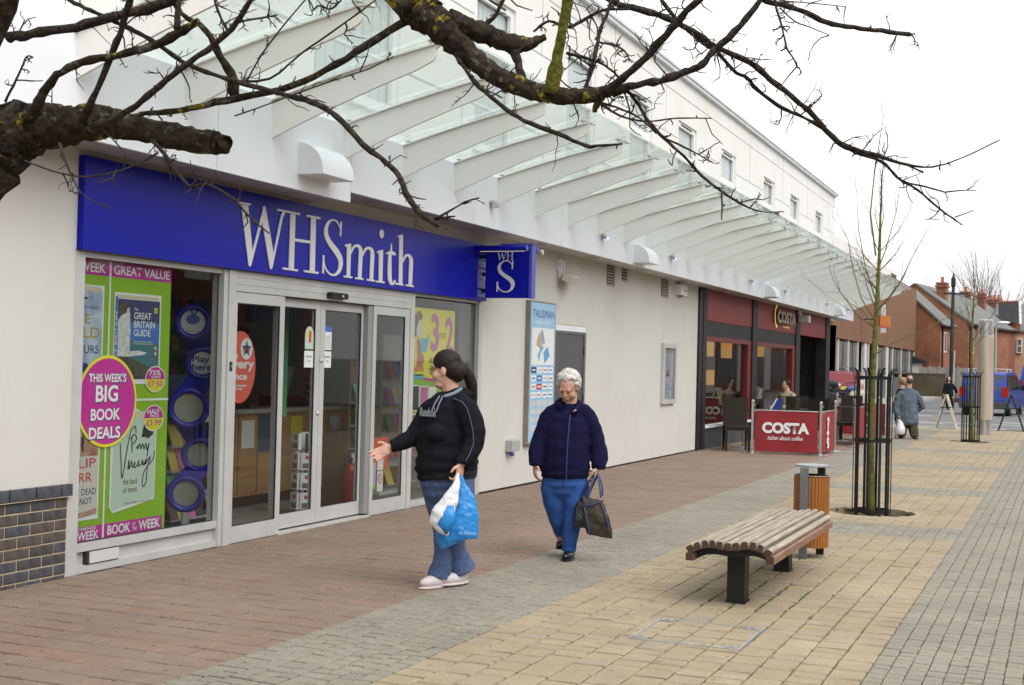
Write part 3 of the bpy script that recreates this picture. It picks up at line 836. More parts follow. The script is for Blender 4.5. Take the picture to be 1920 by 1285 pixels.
sheet('spine', P_BLUE, po, X + .0045, 7.535, 7.562, 1.33, 1.93); sheet('page_edge', pm('print_cream', (0.62, 0.55, 0.40)), po, X + .0042, 7.55, 8.02, 1.92, 1.945)
ftext('The', X + .006, 7.74, 7.785, 1.835, 1.858, P_WHITE, po, bold=.005)
ftext('GREAT', X + .006, 7.74, 7.935, 1.775, 1.825, P_WHITE, po, bold=.012); ftext('BRITAIN', X + .006, 7.74, 7.98, 1.712, 1.762, P_WHITE, po, bold=.012); ftext('GUIDE', X + .006, 7.74, 7.93, 1.65, 1.70, P_WHITE, po, bold=.012)
ftext('The ultimate getaway guide to\nthe best loved areas of Britain', X + .006, 7.74, 7.96, 1.59, 1.618, P_WHITE, po)
sheet('badge', P_YEL, po, X + .0062, 7.97, 8.005, 1.825, 1.865); ftext('AA', X + .0072, 7.976, 8.0, 1.836, 1.855, P_BLACK, po)
for (z0, c) in ((1.555, P_WHITE), (1.535, P_RED), (1.515, P_WHITE), (1.495, P_RED)): sheet('lighthouse', c, po, X + .0064, 7.985, 8.003, z0, z0 + .02)
text('GREAT BRITAIN', (X + .0056, 7.558, 1.36), (0, 0, 1), (0, -1, 0), 0.46, 0.018, P_WHITE, po, bold=.01)
# top left cover
sheet('cover', P_SKY, po, X + .004, 7.139, 7.40, 1.205, 1.96); sheet('page_edge', pm('print_cream', (0, 0, 0)), po, X + .0042, 7.139, 7.39, 1.95, 1.985)
sheet('cover_edge', P_WHITE, po, X + .003, 7.138, 7.415, 1.20, 1.995)
ftext('EE', X + .0055, 7.15, 7.28, 1.725, 1.79, P_GOLD, po, bold=.01); ftext('ILD', X + .0055, 7.17, 7.38, 1.625, 1.70, P_GOLD, po, bold=.01); ftext('OURS', X + .0055, 7.145, 7.37, 1.515, 1.575, P_NAVY, po, bold=.005)
ftext('EACHER THRILLER', X + .0055, 7.15, 7.36, 1.83, 1.845, P_NAVY, po)
shape('cover_plane', P_NAVY, po, X + .0056, [(7.16, 1.885), (7.24, 1.895), (7.245, 1.905), (7.20, 1.91), (7.17, 1.905)])
shape('cover_car', P_NAVY, po, X + .0056, [(7.205, 1.40), (7.225, 1.39), (7.265, 1.39), (7.275, 1.42), (7.255, 1.45), (7.22, 1.45), (7.205, 1.43)])
# bottom left cover
sheet('cover_edge', P_WHITE, po, X + .003, 7.138, 7.415, 0.355, 1.02); sheet('cover', P_RUST, po, X + .004, 7.139, 7.40, 0.80, 1.01); sheet('cover', pm('print_bone', (0.60, 0.56, 0.50)), po, X + .0042, 7.139, 7.40, 0.41, 0.80)
shape('cover_foot', P_RUST, po, X + .0046, [(7.139, 0.365), (7.40, 0.39), (7.40, 0.43), (7.139, 0.40)])
shape('cover_figure', P_BLACK, po, X + .006, [(7.225, 0.84), (7.245, 0.83), (7.25, 0.93), (7.235, 0.95), (7.222, 0.92)])
ftext('ILIP', X + .0055, 7.165, 7.375, 0.72, 0.785, P_RED, po, bold=.005); ftext('ERR', X + .0055, 7.15, 7.34, 0.62, 0.685, P_RED, po, bold=.005)
ftext('HE DEAD', X + .0055, 7.15, 7.385, 0.53, 0.575, P_NAVY, po, bold=.005); ftext('SE NOT', X + .0055, 7.15, 7.345, 0.465, 0.51, P_NAVY, po, bold=.005)
# bottom right cover
shape('cover_edge', P_WHITE, po, X + .003, [(7.53, 0.42), (7.57, 0.375), (8.03, 0.44), (8.04, 1.02), (7.80, 1.12), (7.53, 1.07)])
shape('cover', P_MINT, po, X + .004, [(7.545, 0.42), (7.575, 0.395), (8.02, 0.455), (8.03, 1.05), (7.56, 1.06)])
shape('page_edge', pm('print_cream', (0, 0, 0)), po, X + .0044, [(7.56, 1.045), (8.03, 1.06), (8.03, 1.09), (7.70, 1.105)])
shape('cover_bird', P_BLACK, po, X + .0056, [(7.865, 0.905), (7.90, 0.91), (7.94, 0.895), (7.995, 0.925), (8.01, 0.97), (7.97, 1.01), (7.90, 1.03), (7.88, 0.98)])
def ribbon(path, wd, conv, sub=5):
    P = []; Q = []
    n = len(path)
    for i in range(n - 1):
        p0 = path[max(i-1, 0)]; p1 = path[i]; p2 = path[i+1]; p3 = path[min(i+2, n-1)]
        for k in range(sub):
            t = k/sub
            f = lambda a, b, c, d: 0.5*((2*b) + (-a+c)*t + (2*a-5*b+4*c-d)*t*t + (-a+3*b-3*c+d)*t**3)
            P.append((f(p0[0], p1[0], p2[0], p3[0]), f(p0[1], p1[1], p2[1], p3[1]))); Q.append(wd[i]*(1-t) + wd[i+1]*t)
    P.append(path[-1]); Q.append(wd[-1])
    Lf, Rt = [], []
    for i, p in enumerate(P):
        a = P[max(i-1, 0)]; b = P[min(i+1, len(P)-1)]
        dx, dy = b[0]-a[0], b[1]-a[1]; l = math.hypot(dx, dy) or 1
        nx, ny = -dy/l, dx/l
        Lf.append(conv(p[0] + nx*Q[i]/2, p[1] + ny*Q[i]/2)); Rt.append(conv(p[0] - nx*Q[i]/2, p[1] - ny*Q[i]/2))
    return Lf, Rt
def strip(mb, Lf, Rt, off):
    n = len(Lf); off = Vector(off)
    for i in range(n - 1):
        mb.quad(Lf[i], Lf[i+1], Rt[i+1], Rt[i])
    if off.length > 0:
        pass
    return mb
script = [[(7.63, 0.87), (7.645, 0.72), (7.66, 0.62), (7.70, 0.80), (7.74, 0.95), (7.79, 0.99), (7.80, 0.94)],
          [(7.755, 0.92), (7.76, 0.80)], [(7.74, 0.90), (7.78, 0.93), (7.81, 0.90), (7.77, 0.86)], [(7.81, 0.83), (7.835, 0.85), (7.82, 0.82), (7.85, 0.86), (7.86, 0.82), (7.88, 0.86), (7.895, 0.82), (7.915, 0.86), (7.93, 0.81), (7.95, 0.86), (7.93, 0.76)],
          [(7.72, 0.68), (7.73, 0.75), (7.735, 0.68), (7.76, 0.74), (7.77, 0.69), (7.80, 0.73), (7.79, 0.69), (7.82, 0.70), (7.845, 0.74), (7.835, 0.70), (7.87, 0.71), (7.885, 0.74), (7.89, 0.70), (7.93, 0.75), (7.91, 0.70), (7.97, 0.76), (7.94, 0.68), (7.93, 0.58), (7.90, 0.54), (7.885, 0.58), (7.91, 0.66), (7.98, 0.72), (8.01, 0.75), (8.015, 0.80)]]
scr = MB()
for pth in script:
    Lf, Rt = ribbon(pth, [0.010]*len(pth), lambda a, b: (X + .006, a, b), 4); strip(scr, Lf, Rt, (0, 0, 0))
scr.build('lettering', P_BLACK, po)
ftext('the best\nof times', X + .006, 7.67, 7.83, 0.51, 0.615, P_BROWN, po)
ftext('one novel is a classic... one novel is a classic', X + .006, 7.68, 7.99, 0.43, 0.445, P_BROWN, po)
for (yc, zc, a, b, c) in ((8.0, 1.335, '75%', '£7·50', 'OFF'), (7.995, 1.045, 'HALF', '£3·99', 'PRICE')):
    shape('price_rim', P_WHITE, po, X + .0075, ell(yc, zc, 0.118, 0.098)); shape('price_top', P_PINK, po, X + .0083, ell(yc, zc, 0.11, 0.09, 24, 0, pi)); shape('price_foot', P_YEL, po, X + .0083, ell(yc, zc, 0.11, 0.09, 24, pi, 2*pi))
    ftext(a, X + .0095, yc - .075, yc + .06, zc + .03, zc + .068, P_WHITE, po, bold=.02); ftext(c, X + .0095, yc - .045, yc + .06, zc + .006, zc + .026, P_WHITE, po, bold=.01)
    ftext(b, X + .0095, yc - .085, yc + .085, zc - .055, zc - .012, P_PINK, po, bold=.012)
shape('roundel_rim', P_YEL, po, X + .011, ell(7.47, 1.18, 0.318, 0.327, 56)); shape('roundel', P_PINK, po, X + .012, ell(7.472, 1.18, 0.297, 0.305, 56))
for s_, y0, y1, z0, z1 in (("THIS WEEK'S", 7.27, 7.665, 1.315, 1.378), ('BIG', 7.345, 7.58, 1.175, 1.295), ('BOOK', 7.30, 7.61, 1.045, 1.13), ('DEALS', 7.285, 7.615, 0.915, 1.00)):
    ftext(s_, X + .0128, y0 - .004, y1 + .012, z0 - .008, z1 + .004, P_NAVY, po, bold=.035); ftext(s_, X + .0136, y0, y1, z0, z1, P_WHITE, po, bold=.025)

# red oval sticker
st = thing('oval_sticker', 'red oval lottery sticker hanging behind the left door glass', 'sticker', (-0.12, 9.14, 1.1))
X2 = -0.12
shape('oval', pm('print_coral', (0.72, 0.12, 0.08)), st, X2, ell(9.17, 1.43, 0.225, 0.30, 44)); shape('star_disc', P_WHITE, st, X2 + .001, ell(9.255, 1.585, 0.085, 0.09, 30))
shape('star', P_NAVY, st, X2 + .002, [(9.255 + (0.075 if k % 2 == 0 else 0.03)*sin(2*pi*k/10), 1.585 + (0.08 if k % 2 == 0 else 0.032)*cos(2*pi*k/10)) for k in range(10)])
ftext('lotto', X2 + .003, 9.20, 9.31, 1.565, 1.60, P_RED, st, bold=.01)
for s_, y0, y1, z0, z1 in (('rab', 8.985, 9.13, 1.495, 1.56), ('every', 8.98, 9.37, 1.395, 1.475), ('hance', 8.98, 9.27, 1.325, 1.385)): ftext(s_, X2 + .002, y0, y1, z0, z1, P_WHITE, st, bold=.03)
ftext('Play Wednesday\nand Saturday', X2 + .002, 9.0, 9.27, 1.235, 1.29, P_WHITE, st, bold=.02)
# notices on the sliding doors
xd = -0.078
for lab, y0, y1 in (('white automatic door notice on the left sliding door', 10.095, 10.25), ('white automatic door notice on the right sliding door', 10.425, 10.56)):
    n_ = thing('door_notice', lab, 'notice', (xd, y0, 1.44), group='notices on the sliding doors')
    sheet('sheet', P_WHITE, n_, xd, y0, y1, 1.435, 1.585); ftext('Automatic', xd + .001, y0 + .02, y1 - .02, 1.525, 1.55, P_NAVY, n_); ftext('Door', xd + .001, y0 + .05, y1 - .05, 1.485, 1.51, P_NAVY, n_)
n_ = thing('door_notice', 'blue and white opening times notice above the right automatic door notice', 'notice', (xd, 10.43, 1.61), group='notices on the sliding doors')
sheet('sheet', P_WHITE, n_, xd, 10.43, 10.56, 1.60, 1.815); sheet('heading', P_BLUE, n_, xd + .001, 10.43, 10.56, 1.765, 1.815)
for k in range(6): sheet('line', pm('print_grey', (0.4, 0.4, 0.45)), n_, xd + .001, 10.45, 10.54, 1.62 + k*.02, 1.628 + k*.02)
n_ = thing('door_notice', 'rounded pale badge with a red and yellow mark on the left sliding door', 'sticker', (xd, 10.1, 1.6), group='notices on the sliding doors')
shape('badge', P_MINT, n_, xd, [(10.10, 1.60), (10.245, 1.60)] + ell(10.1725, 1.73, .0725, .075, 16, 0, pi)); shape('mark', P_RED, n_, xd + .001, [(10.16, 1.66), (10.20, 1.66), (10.205, 1.76), (10.165, 1.77)]); shape('mark', P_YEL, n_, xd + .0015, [(10.14, 1.69), (10.165, 1.69), (10.165, 1.79), (10.14, 1.76)])
# three for two poster
X3 = -0.09
p3 = thing('offer_poster', 'yellow and green three for two poster in the right display window', 'poster', (X3, 12.7, 0.8))
sheet('backing', P_GREEN, p3, X3, 12.185, 13.235, 0.75, 2.08)
shape('yellow_field', P_YEL, p3, X3 + .001, [(12.186, 1.40), (12.35, 1.36), (12.6, 1.33), (12.9, 1.31), (13.234, 1.31), (13.234, 2.079), (12.186, 2.079)])
shape('curve', P_PINK, p3, X3 + .002, [(12.186, 1.375), (12.35, 1.335), (12.6, 1.305), (12.9, 1.285), (13.234, 1.285), (13.234, 1.315), (12.9, 1.315), (12.6, 1.335), (12.35, 1.365), (12.186, 1.405)])
P_ROSE = pm('print_rose', (0.55, 0.13, 0.33))
ftext('3', X3 + .003, 12.64, 12.84, 1.62, 2.03, P_ROSE, p3, bold=.03); ftext('2', X3 + .003, 12.99, 13.20, 1.60, 2.01, P_ROSE, p3, bold=.03); ftext('FOR', X3 + .003, 12.84, 13.01, 1.76, 1.83, P_RED, p3, bold=.005)
ftext('MIX & MATCH', X3 + .003, 12.62, 13.19, 1.49, 1.56, P_RED, p3, bold=.005)
SKIN_P = pm('print_skin', (0.66, 0.58, 0.46))
shape('reader_hair', P_BROWN, p3, X3 + .003, [(12.21, 1.80), (12.27, 1.76), (12.32, 1.80), (12.33, 1.90), (12.42, 1.95), (12.44, 2.0), (12.36, 2.05), (12.25, 2.0), (12.21, 1.90)])
shape('reader_face', SKIN_P, p3, X3 + .0035, [(12.30, 1.80), (12.36, 1.74), (12.43, 1.78), (12.46, 1.86), (12.43, 1.95), (12.36, 1.95), (12.31, 1.88)])
shape('reader_body', pm('print_terracotta', (0.48, 0.14, 0.08)), p3, X3 + .0032, [(12.31, 1.75), (12.40, 1.74), (12.44, 1.60), (12.50, 1.55), (12.46, 1.44), (12.32, 1.44), (12.33, 1.58)])
shape('reader_book', pm('print_cyan', (0.10, 0.42, 0.58)), p3, X3 + .004, [(12.41, 1.60), (12.55, 1.62), (12.62, 1.84), (12.56, 1.76), (12.42, 1.76)])
for (a, b, z0, c) in ((12.27, 12.49, 1.405, pm('print_orange', (0.66, 0.24, 0.05))), (12.29, 12.48, 1.36, P_YEL), (12.24, 12.50, 1.33, pm('print_cyan', (0, 0, 0)))): shape('reader_stack', c, p3, X3 + .0042, [(a, z0), (b, z0), (b, z0 + .045), (a, z0 + .045)])
for (a, b, z0, z1, c) in ((12.21, 12.39, 1.0, 1.25, P_BLACK), (12.43, 12.60, 0.97, 1.24, P_ROSE), (12.64, 12.80, 0.97, 1.23, P_WHITE), (12.22, 12.40, 0.78, 0.95, P_BROWN)): sheet('book_picture', P_WHITE, p3, X3 + .002, a - .012, b + .012, z0 - .012, z1 + .012); sheet('book_picture', c, p3, X3 + .003, a, b, z0, z1)
# small posters low in the right leaf
X4 = -0.045 - 0.03
sp = thing('sale_poster', 'red sale poster low behind the right fixed door glass', 'poster', (X4, 11.4, 0.3))
sheet('red_sheet', pm('print_scarlet', (0.62, 0.09, 0.03)), sp, X4, 11.305, 11.72, 0.42, 0.75); sheet('picture', P_SKY, sp, X4 + .001, 11.305, 11.47, 0.27, 0.50); sheet('picture_foot', P_GREEN, sp, X4 + .0015, 11.305, 11.47, 0.24, 0.30)
shape('picture_face', SKIN_P, sp, X4 + .002, ell(11.39, 0.42, .045, .06, 16)); ftext('ATS\nOFF!', X4 + .003, 11.31, 11.45, 0.26, 0.37, P_WHITE, sp, bold=.02)
sheet('slip', P_WHITE, sp, X4 + .002, 11.50, 11.62, 0.42, 0.58); sheet('slip', P_WHITE, sp, X4 + .002, 11.50, 11.62, 0.21, 0.41)
shape('no_smoking', P_RED, sp, X4 + .003, ell(11.56, 0.34, .045, .05, 20)); shape('no_smoking_field', P_WHITE, sp, X4 + .004, ell(11.56, 0.34, .034, .038, 20)); shape('no_smoking_bar', P_RED, sp, X4 + .005, [(11.53, .365), (11.537, .372), (11.59, .315), (11.583, .308)])

# ---- inside the bookshop
def sub(o): W[o.name] = W.get(o.name, Matrix.Identity(4)); return o
fl = MB(); fl.box(-8.8, -0.11, 6.9, 13.9, -0.05, 0.008); structure('shop_floor', fl, mat('carpet', (0.22, 0.20, 0.18), (0.27, 0.25, 0.22), rough=1, scale=30))
cl_ = MB(); cl_.box(-8.8, -0.3, 6.9, 13.9, 2.75, 2.8); structure('shop_ceiling', cl_, mat('ceiling_tile', (0.82, 0.82, 0.80), rough=0.9))
WOOD = mat('counter_wood', (0.42, 0.20, 0.06), (0.52, 0.27, 0.09), rough=0.45, scale=2, stretch=(1, 1, 12))
ct = thing('shop_counter', 'orange wooden sales counter behind the sliding doors', 'counter', (-2.2, 12.2, 0))
b = MB(); b.box(-2.2, -1.35, 10.9, 13.3, 0.12, 0.95); b.build('body', WOOD, ct); b = MB(); b.box(-2.15, -1.4, 10.95, 13.25, 0, 0.12); b.build('plinth', BLACK, ct)
b = MB(); b.box(-2.25, -1.3, 10.85, 13.35, 0.95, 0.99); b.build('top', mat('counter_top', (0.5, 0.45, 0.38), rough=0.35), ct)
b = MB(); b.box(-1.349, -1.345, 11.3, 11.7, 0.55, 0.93); b.build('front_poster', P_NAVY, ct)
SHC = [pm('pack_red', (0.65, 0.07, 0.07)), pm('pack_blue', (0.08, 0.2, 0.6)), pm('pack_white', (0.8, 0.8, 0.78)), pm('pack_yellow', (0.75, 0.6, 0.1)), pm('pack_green', (0.1, 0.4, 0.15)), pm('pack_pink', (0.7, 0.15, 0.4)), pm('pack_black', (0.03, 0.03, 0.03)), pm('pack_brown', (0.2, 0.12, 0.07))]
mag_cache = {}
def shelf_unit(x, y0, y1, label, zs=(0.15, 0.5, 0.85, 1.2, 1.55, 1.9)):
    t = thing('magazine_shelf', label, 'shelf', (x, (y0+y1)/2, 0), group='stocked shelves inside the bookshop')
    b = MB(); b.box(x - 0.4, x - 0.37, y0, y1, 0, 2.2).box(x - 0.4, x, y0, y0 + .03, 0, 2.2).box(x - 0.4, x, y1 - .03, y1, 0, 2.2); b.build('case', mat('shelf_grey', (0.42, 0.41, 0.39), rough=0.6), t)
    for z in zs:
        b = MB(); b.box(x - 0.37, x, y0 + .03, y1 - .03, z, z + 0.02).box(x - 0.002, x + 0.01, y0 + .03, y1 - .03, z - .02, z + 0.03); b.build('shelf', mat('shelf_grey', (0, 0, 0)), t)
        y = y0 + 0.05
        while y < y1 - 0.22:
            wd = rng.choice((0.12, 0.16, 0.21)); h = rng.choice((0.18, 0.22, 0.27)); c = rng.choice(SHC); k = (wd, h, c.name)
            if k not in mag_cache:
                q = MB(); q.hexa([(-.02, 0, 0), (0, 0, 0), (0, wd, 0), (-.02, wd, 0), (-.10, 0, h), (-.08, 0, h), (-.08, wd, h), (-.10, wd, h)]); me = q.mesh('magazine'); me.materials.append(c); mag_cache[k] = me
            o = bpy.data.objects.new('magazine', mag_cache[k]); COL.objects.link(o); o.parent = t; o.location = W[t.name].inverted() @ Vector((x - 0.06, y, z + 0.021)); y += wd + rng.uniform(.005, .03)
shelf_unit(-2.9, 8.0, 10.9, 'stocked magazine shelf seen through the left fixed door glass')
shelf_unit(-3.1, 11.0, 13.8, 'stocked cigarette and sweet shelf behind the counter')
# stock on and round the counter
for i, (y, lab) in enumerate(((11.15, 'grey till screen at the near end of the counter'), (12.2, 'grey till screen in the middle of the counter'))):
    t = thing('till', lab, 'till', (-1.7, y, 0.99), group='tills on the bookshop counter')
    b = MB(); b.bbox(-1.85, -1.5, y - .15, y + .2, .991, 1.10, .01); b.build('base', CHAR if 'CHAR' in globals() else BLACK, t)
    b = MB(); b.hexa([(-1.75, y - .12, 1.10), (-1.72, y - .12, 1.10), (-1.72, y + .2, 1.10), (-1.75, y + .2, 1.10), (-1.66, y - .12, 1.42), (-1.63, y - .12, 1.42), (-1.63, y + .2, 1.42), (-1.66, y + .2, 1.42)]); b.build('screen', mat('till_grey', (0.45, 0.46, 0.47), rough=.4), t)
for i in range(4):
    y, z = 12.55, .992 + i*.085
    t = thing('tub', ['lowest blue tub in the stack on the counter', 'second blue tub from the bottom of the counter stack', 'second blue tub from the top of the counter stack', 'top blue tub of the stack on the counter'][i], 'tub', (-1.5, y, z), group='stack of blue tubs on the counter')
    b = MB(); b.lathe([(.06, z), (.075, z + .072)], (-1.5, y, 0), 16); b.build('tub_body', SHC[1], t); b = MB(); b.lathe([(.078, z + .0725), (.078, z + .084)], (-1.5, y, 0), 16); b.build('tub_lid', SHC[3], t)
def bin_stand(x, y0, y1, label, cols, h=1.25, group='small display stands inside the bookshop'):
    t = thing('display_stand', label, 'display stand', (x, (y0+y1)/2, 0), group=group)
    b = MB(); b.box(x - .02, x, y0, y1, 0.01, h + .2).box(x - .30, x - .02, y0, y0 + .02, 0.01, h*.6).box(x - .30, x - .02, y1 - .02, y1, 0.01, h*.6); b.build('panel', cols[0], t)
    n = 5
    for k in range(n):
        z = .12 + (h - .12)*k/n; b = MB(); b.box(x, x + .10, y0, y1, z, z + .015); b.build('ledge', mat('shelf_grey', (0, 0, 0)), t)
        y = y0 + .015
        while y < y1 - .1:
            wd = rng.choice((.10, .13, .15)); b = MB(); b.hexa([(x + .075, y, z + .016), (x + .09, y, z + .016), (x + .09, y + wd, z + .016), (x + .075, y + wd, z + .016), (x + .01, y, z + .2), (x + .025, y, z + .2), (x + .025, y + wd, z + .2), (x + .01, y + wd, z + .2)]); b.build('packet', rng.choice(cols[1:]), t); y += wd + .012
bin_stand(-0.75, 9.0, 9.55, 'display stand of small packets behind the left fixed door glass', [P_NAVY] + SHC, 1.15)
bin_stand(-0.9, 9.75, 10.05, 'narrow newspaper stand behind the left sliding door', [SHC[6]] + SHC, 1.0)
bin_stand(-0.55, 11.75, 12.05, 'narrow card stand behind the right fixed door glass', [SHC[7]] + SHC, 1.3)
bin_stand(-0.8, 12.9, 13.6, 'tall book stand deep in the right display window', [SHC[2]] + SHC, 1.6)
gb = thing('green_banner', 'tall dark green banner hanging behind the right sliding door', 'banner', (-0.7, 10.75, 0.9))
b = MB(); b.box(-0.71, -0.70, 10.62, 10.80, 0.95, 2.1); b.build('cloth', SHC[4], gb); b = MB(); b.cyl((-0.705, 10.58, 2.11), (-0.705, 10.84, 2.11), .008, 8); b.build('rod', STEEL, gb)
cp = MB()
for k in range(7):
    b = MB(); b.box(-1.349, -1.343, 10.95 + k*.34, 10.96 + k*.34, .14, .93); b.build('panel_joint', SHC[7], ct)
for k, (y, z, m_) in enumerate(((11.0, .60, P_WHITE), (11.9, .62, P_YEL), (12.3, .55, P_RED), (12.7, .6, P_SKY))):
    b = MB(); b.box(-1.3425, -1.3405, y, y + .22, z, z + .28); b.build('counter_notice', m_, ct)
# card spinner with white photo wallets
pos = on_x(572, 950, -0.55); pos.z = 0.008
cs = thing('card_spinner', 'white stacked card rack with red dots just inside the sliding doors', 'card rack', pos)
b = MB(); b.cyl(pos, pos + Vector((0, 0, 0.78)), 0.015, 8); b.lathe([(0.12, pos.z), (0.12, pos.z + .02)], (pos.x, pos.y, 0), 16); b.build('pole', BLACK, cs)
for k in range(4):
    for j, a in enumerate((0.3, 1.3, 2.3, 3.3, 4.4, 5.4)):
        if k == 3 and j % 2: continue
        c = pos + Vector((0.10*cos(a), 0.14*sin(a), 0.06 + k*0.19)); R_ = Matrix.Rotation(a, 3, 'Z')
        b = MB(); b.obox(c + Vector((0, 0, .08)), (0.02, 0.05, 0.08), R_); pk = b.build('card_pack', P_WHITE, cs)
        b = MB(); b.obox(c + R_ @ Vector((0.0205, 0.01, 0.12)), (0.0008, 0.02, 0.018), R_); b.build('dot', P_RED, pk)
        b = MB(); b.obox(c + R_ @ Vector((0.0205, 0.0, 0.04)), (0.0008, 0.035, 0.025), R_); b.build('picture', P_BROWN, pk)
pos = on_x(655, 940, -0.5); pos.z = 0.008
fe = thing('fire_extinguisher', 'red fire extinguisher standing inside the right sliding door', 'extinguisher', pos)
b = MB(); b.lathe([(0.07, 0.0), (0.075, 0.03), (0.075, 0.36), (0.05, 0.42), (0.022, 0.45)], pos, 16); b.build('cylinder', pm('extinguisher_red', (0.45, 0.02, 0.02), 0.3), fe, smooth=True)
b = MB(); b.cyl(pos + Vector((0, 0, .45)), pos + Vector((0, 0, .49)), .02, 10).box(pos.x - .02, pos.x + .02, pos.y - .12, pos.y + .03, pos.z + .49, pos.z + .505).box(pos.x - .015, pos.x + .015, pos.y - .12, pos.y + .01, pos.z + .53, pos.z + .54); b.build('lever', BLACK, fe)
# lottery stand with five blue rings
ls = thing('lottery_stand', 'blue lottery stand of five stacked rings with cream discs behind the left window', 'display stand', on_x(360, 960, -0.4) * 1.0)
BLUEP = mat('blue_plastic', (0.025, 0.03, 0.35), (0.03, 0.035, 0.42), rough=0.25, scale=3); CREAMP = mat('cream_disc', (0.34, 0.33, 0.27), (0.40, 0.39, 0.32), rough=0.5, scale=4)
rv = Vector((0.83, 0.56, 0)).normalized(); uv = Vector((0, 0, 1)); nv = rv.cross(uv)
ringc = [(362, 604, .125), (380, 681, .12), (354, 765, .145), (374, 853, .125), (348, 926, .128)]
cen = []
for (px, py, R_) in ringc:
    c = on_x(px, py, -0.42); cen.append((c, R_))
for i, (c, R_) in enumerate(cen):
    tb = MB(); n, mm = 36, 8
    base = []
    for k in range(n):
        a = 2*pi*k/n; ct_ = c + rv*(R_*cos(a)) + uv*(R_*sin(a)); rd = rv*cos(a) + uv*sin(a)
        for j in range(mm):
            bb = 2*pi*j/mm; tb.v.append(ct_ + rd*(0.028*cos(bb)) + nv*(0.03*sin(bb)))
    for k in range(n):
        for j in range(mm): tb.f.append((k*mm+j, k*mm+(j+1) % mm, ((k+1) % n)*mm+(j+1) % mm, ((k+1) % n)*mm+j))
    rg = tb.build('ring', BLUEP, ls, smooth=True)
    d = MB(); d.poly([c + rv*(R_*.98*cos(2*pi*k/n)) + uv*(R_*.98*sin(2*pi*k/n)) + nv*0.004*(1 if i < 2 else -1) for k in range(n)]); d.build('disc', P_WHITE if i < 2 else CREAMP, rg)
    if i < 4:
        c2, R2 = cen[i+1]; q = MB(); s0, s1 = R_*0.9, R2*0.9
        q.hexa([c - rv*s0 - uv*R_*.8 - nv*.01, c + rv*s0 - uv*R_*.8 - nv*.01, c + rv*s0 - uv*R_*.8 - nv*.02, c - rv*s0 - uv*R_*.8 - nv*.02,
                c2 - rv*s1 + uv*R2*.8 - nv*.01, c2 + rv*s1 + uv*R2*.8 - nv*.01, c2 + rv*s1 + uv*R2*.8 - nv*.02, c2 - rv*s1 + uv*R2*.8 - nv*.02]); q.build('web', BLUEP, ls)
c, R_ = cen[1]; text('Play\nhere', c - rv*.085 - uv*.06 + nv*.006, rv, uv, .16, .12, P_NAVY, ls, bold=.02)
c, R_ = cen[0]; text('The National Lottery', c - rv*.10 - uv*.09 + nv*.006, rv, uv, .20, .022, P_RED, ls)
em = MB(); em.poly([c + rv*(.055*cos(a)) + uv*(.02 + .04*sin(a)) + nv*.006 for a in [2*pi*k/20 for k in range(20)]]); em.poly([c + rv*x + uv*z + nv*.0065 for x, z in ((-.005, .04), (.015, .04), (.04, .095), (.025, .10))]); em.poly([c + rv*x + uv*z + nv*.0068 for x, z in ((.0, .04), (.02, .04), (-.01, .10), (-.025, .095))]); em.build('emblem', P_BLUE, ls)
b = MB(); c5 = cen[4][0]; b.cyl(Vector((c5.x, c5.y, 0.01)), c5 - uv*0.15, 0.035, 10); b.lathe([(0.17, 0.0), (0.16, 0.03)], (c5.x, c5.y, 0.008), 20); b.build('foot', mat('stand_grey', (0.45, 0.45, 0.45), rough=0.4), ls)

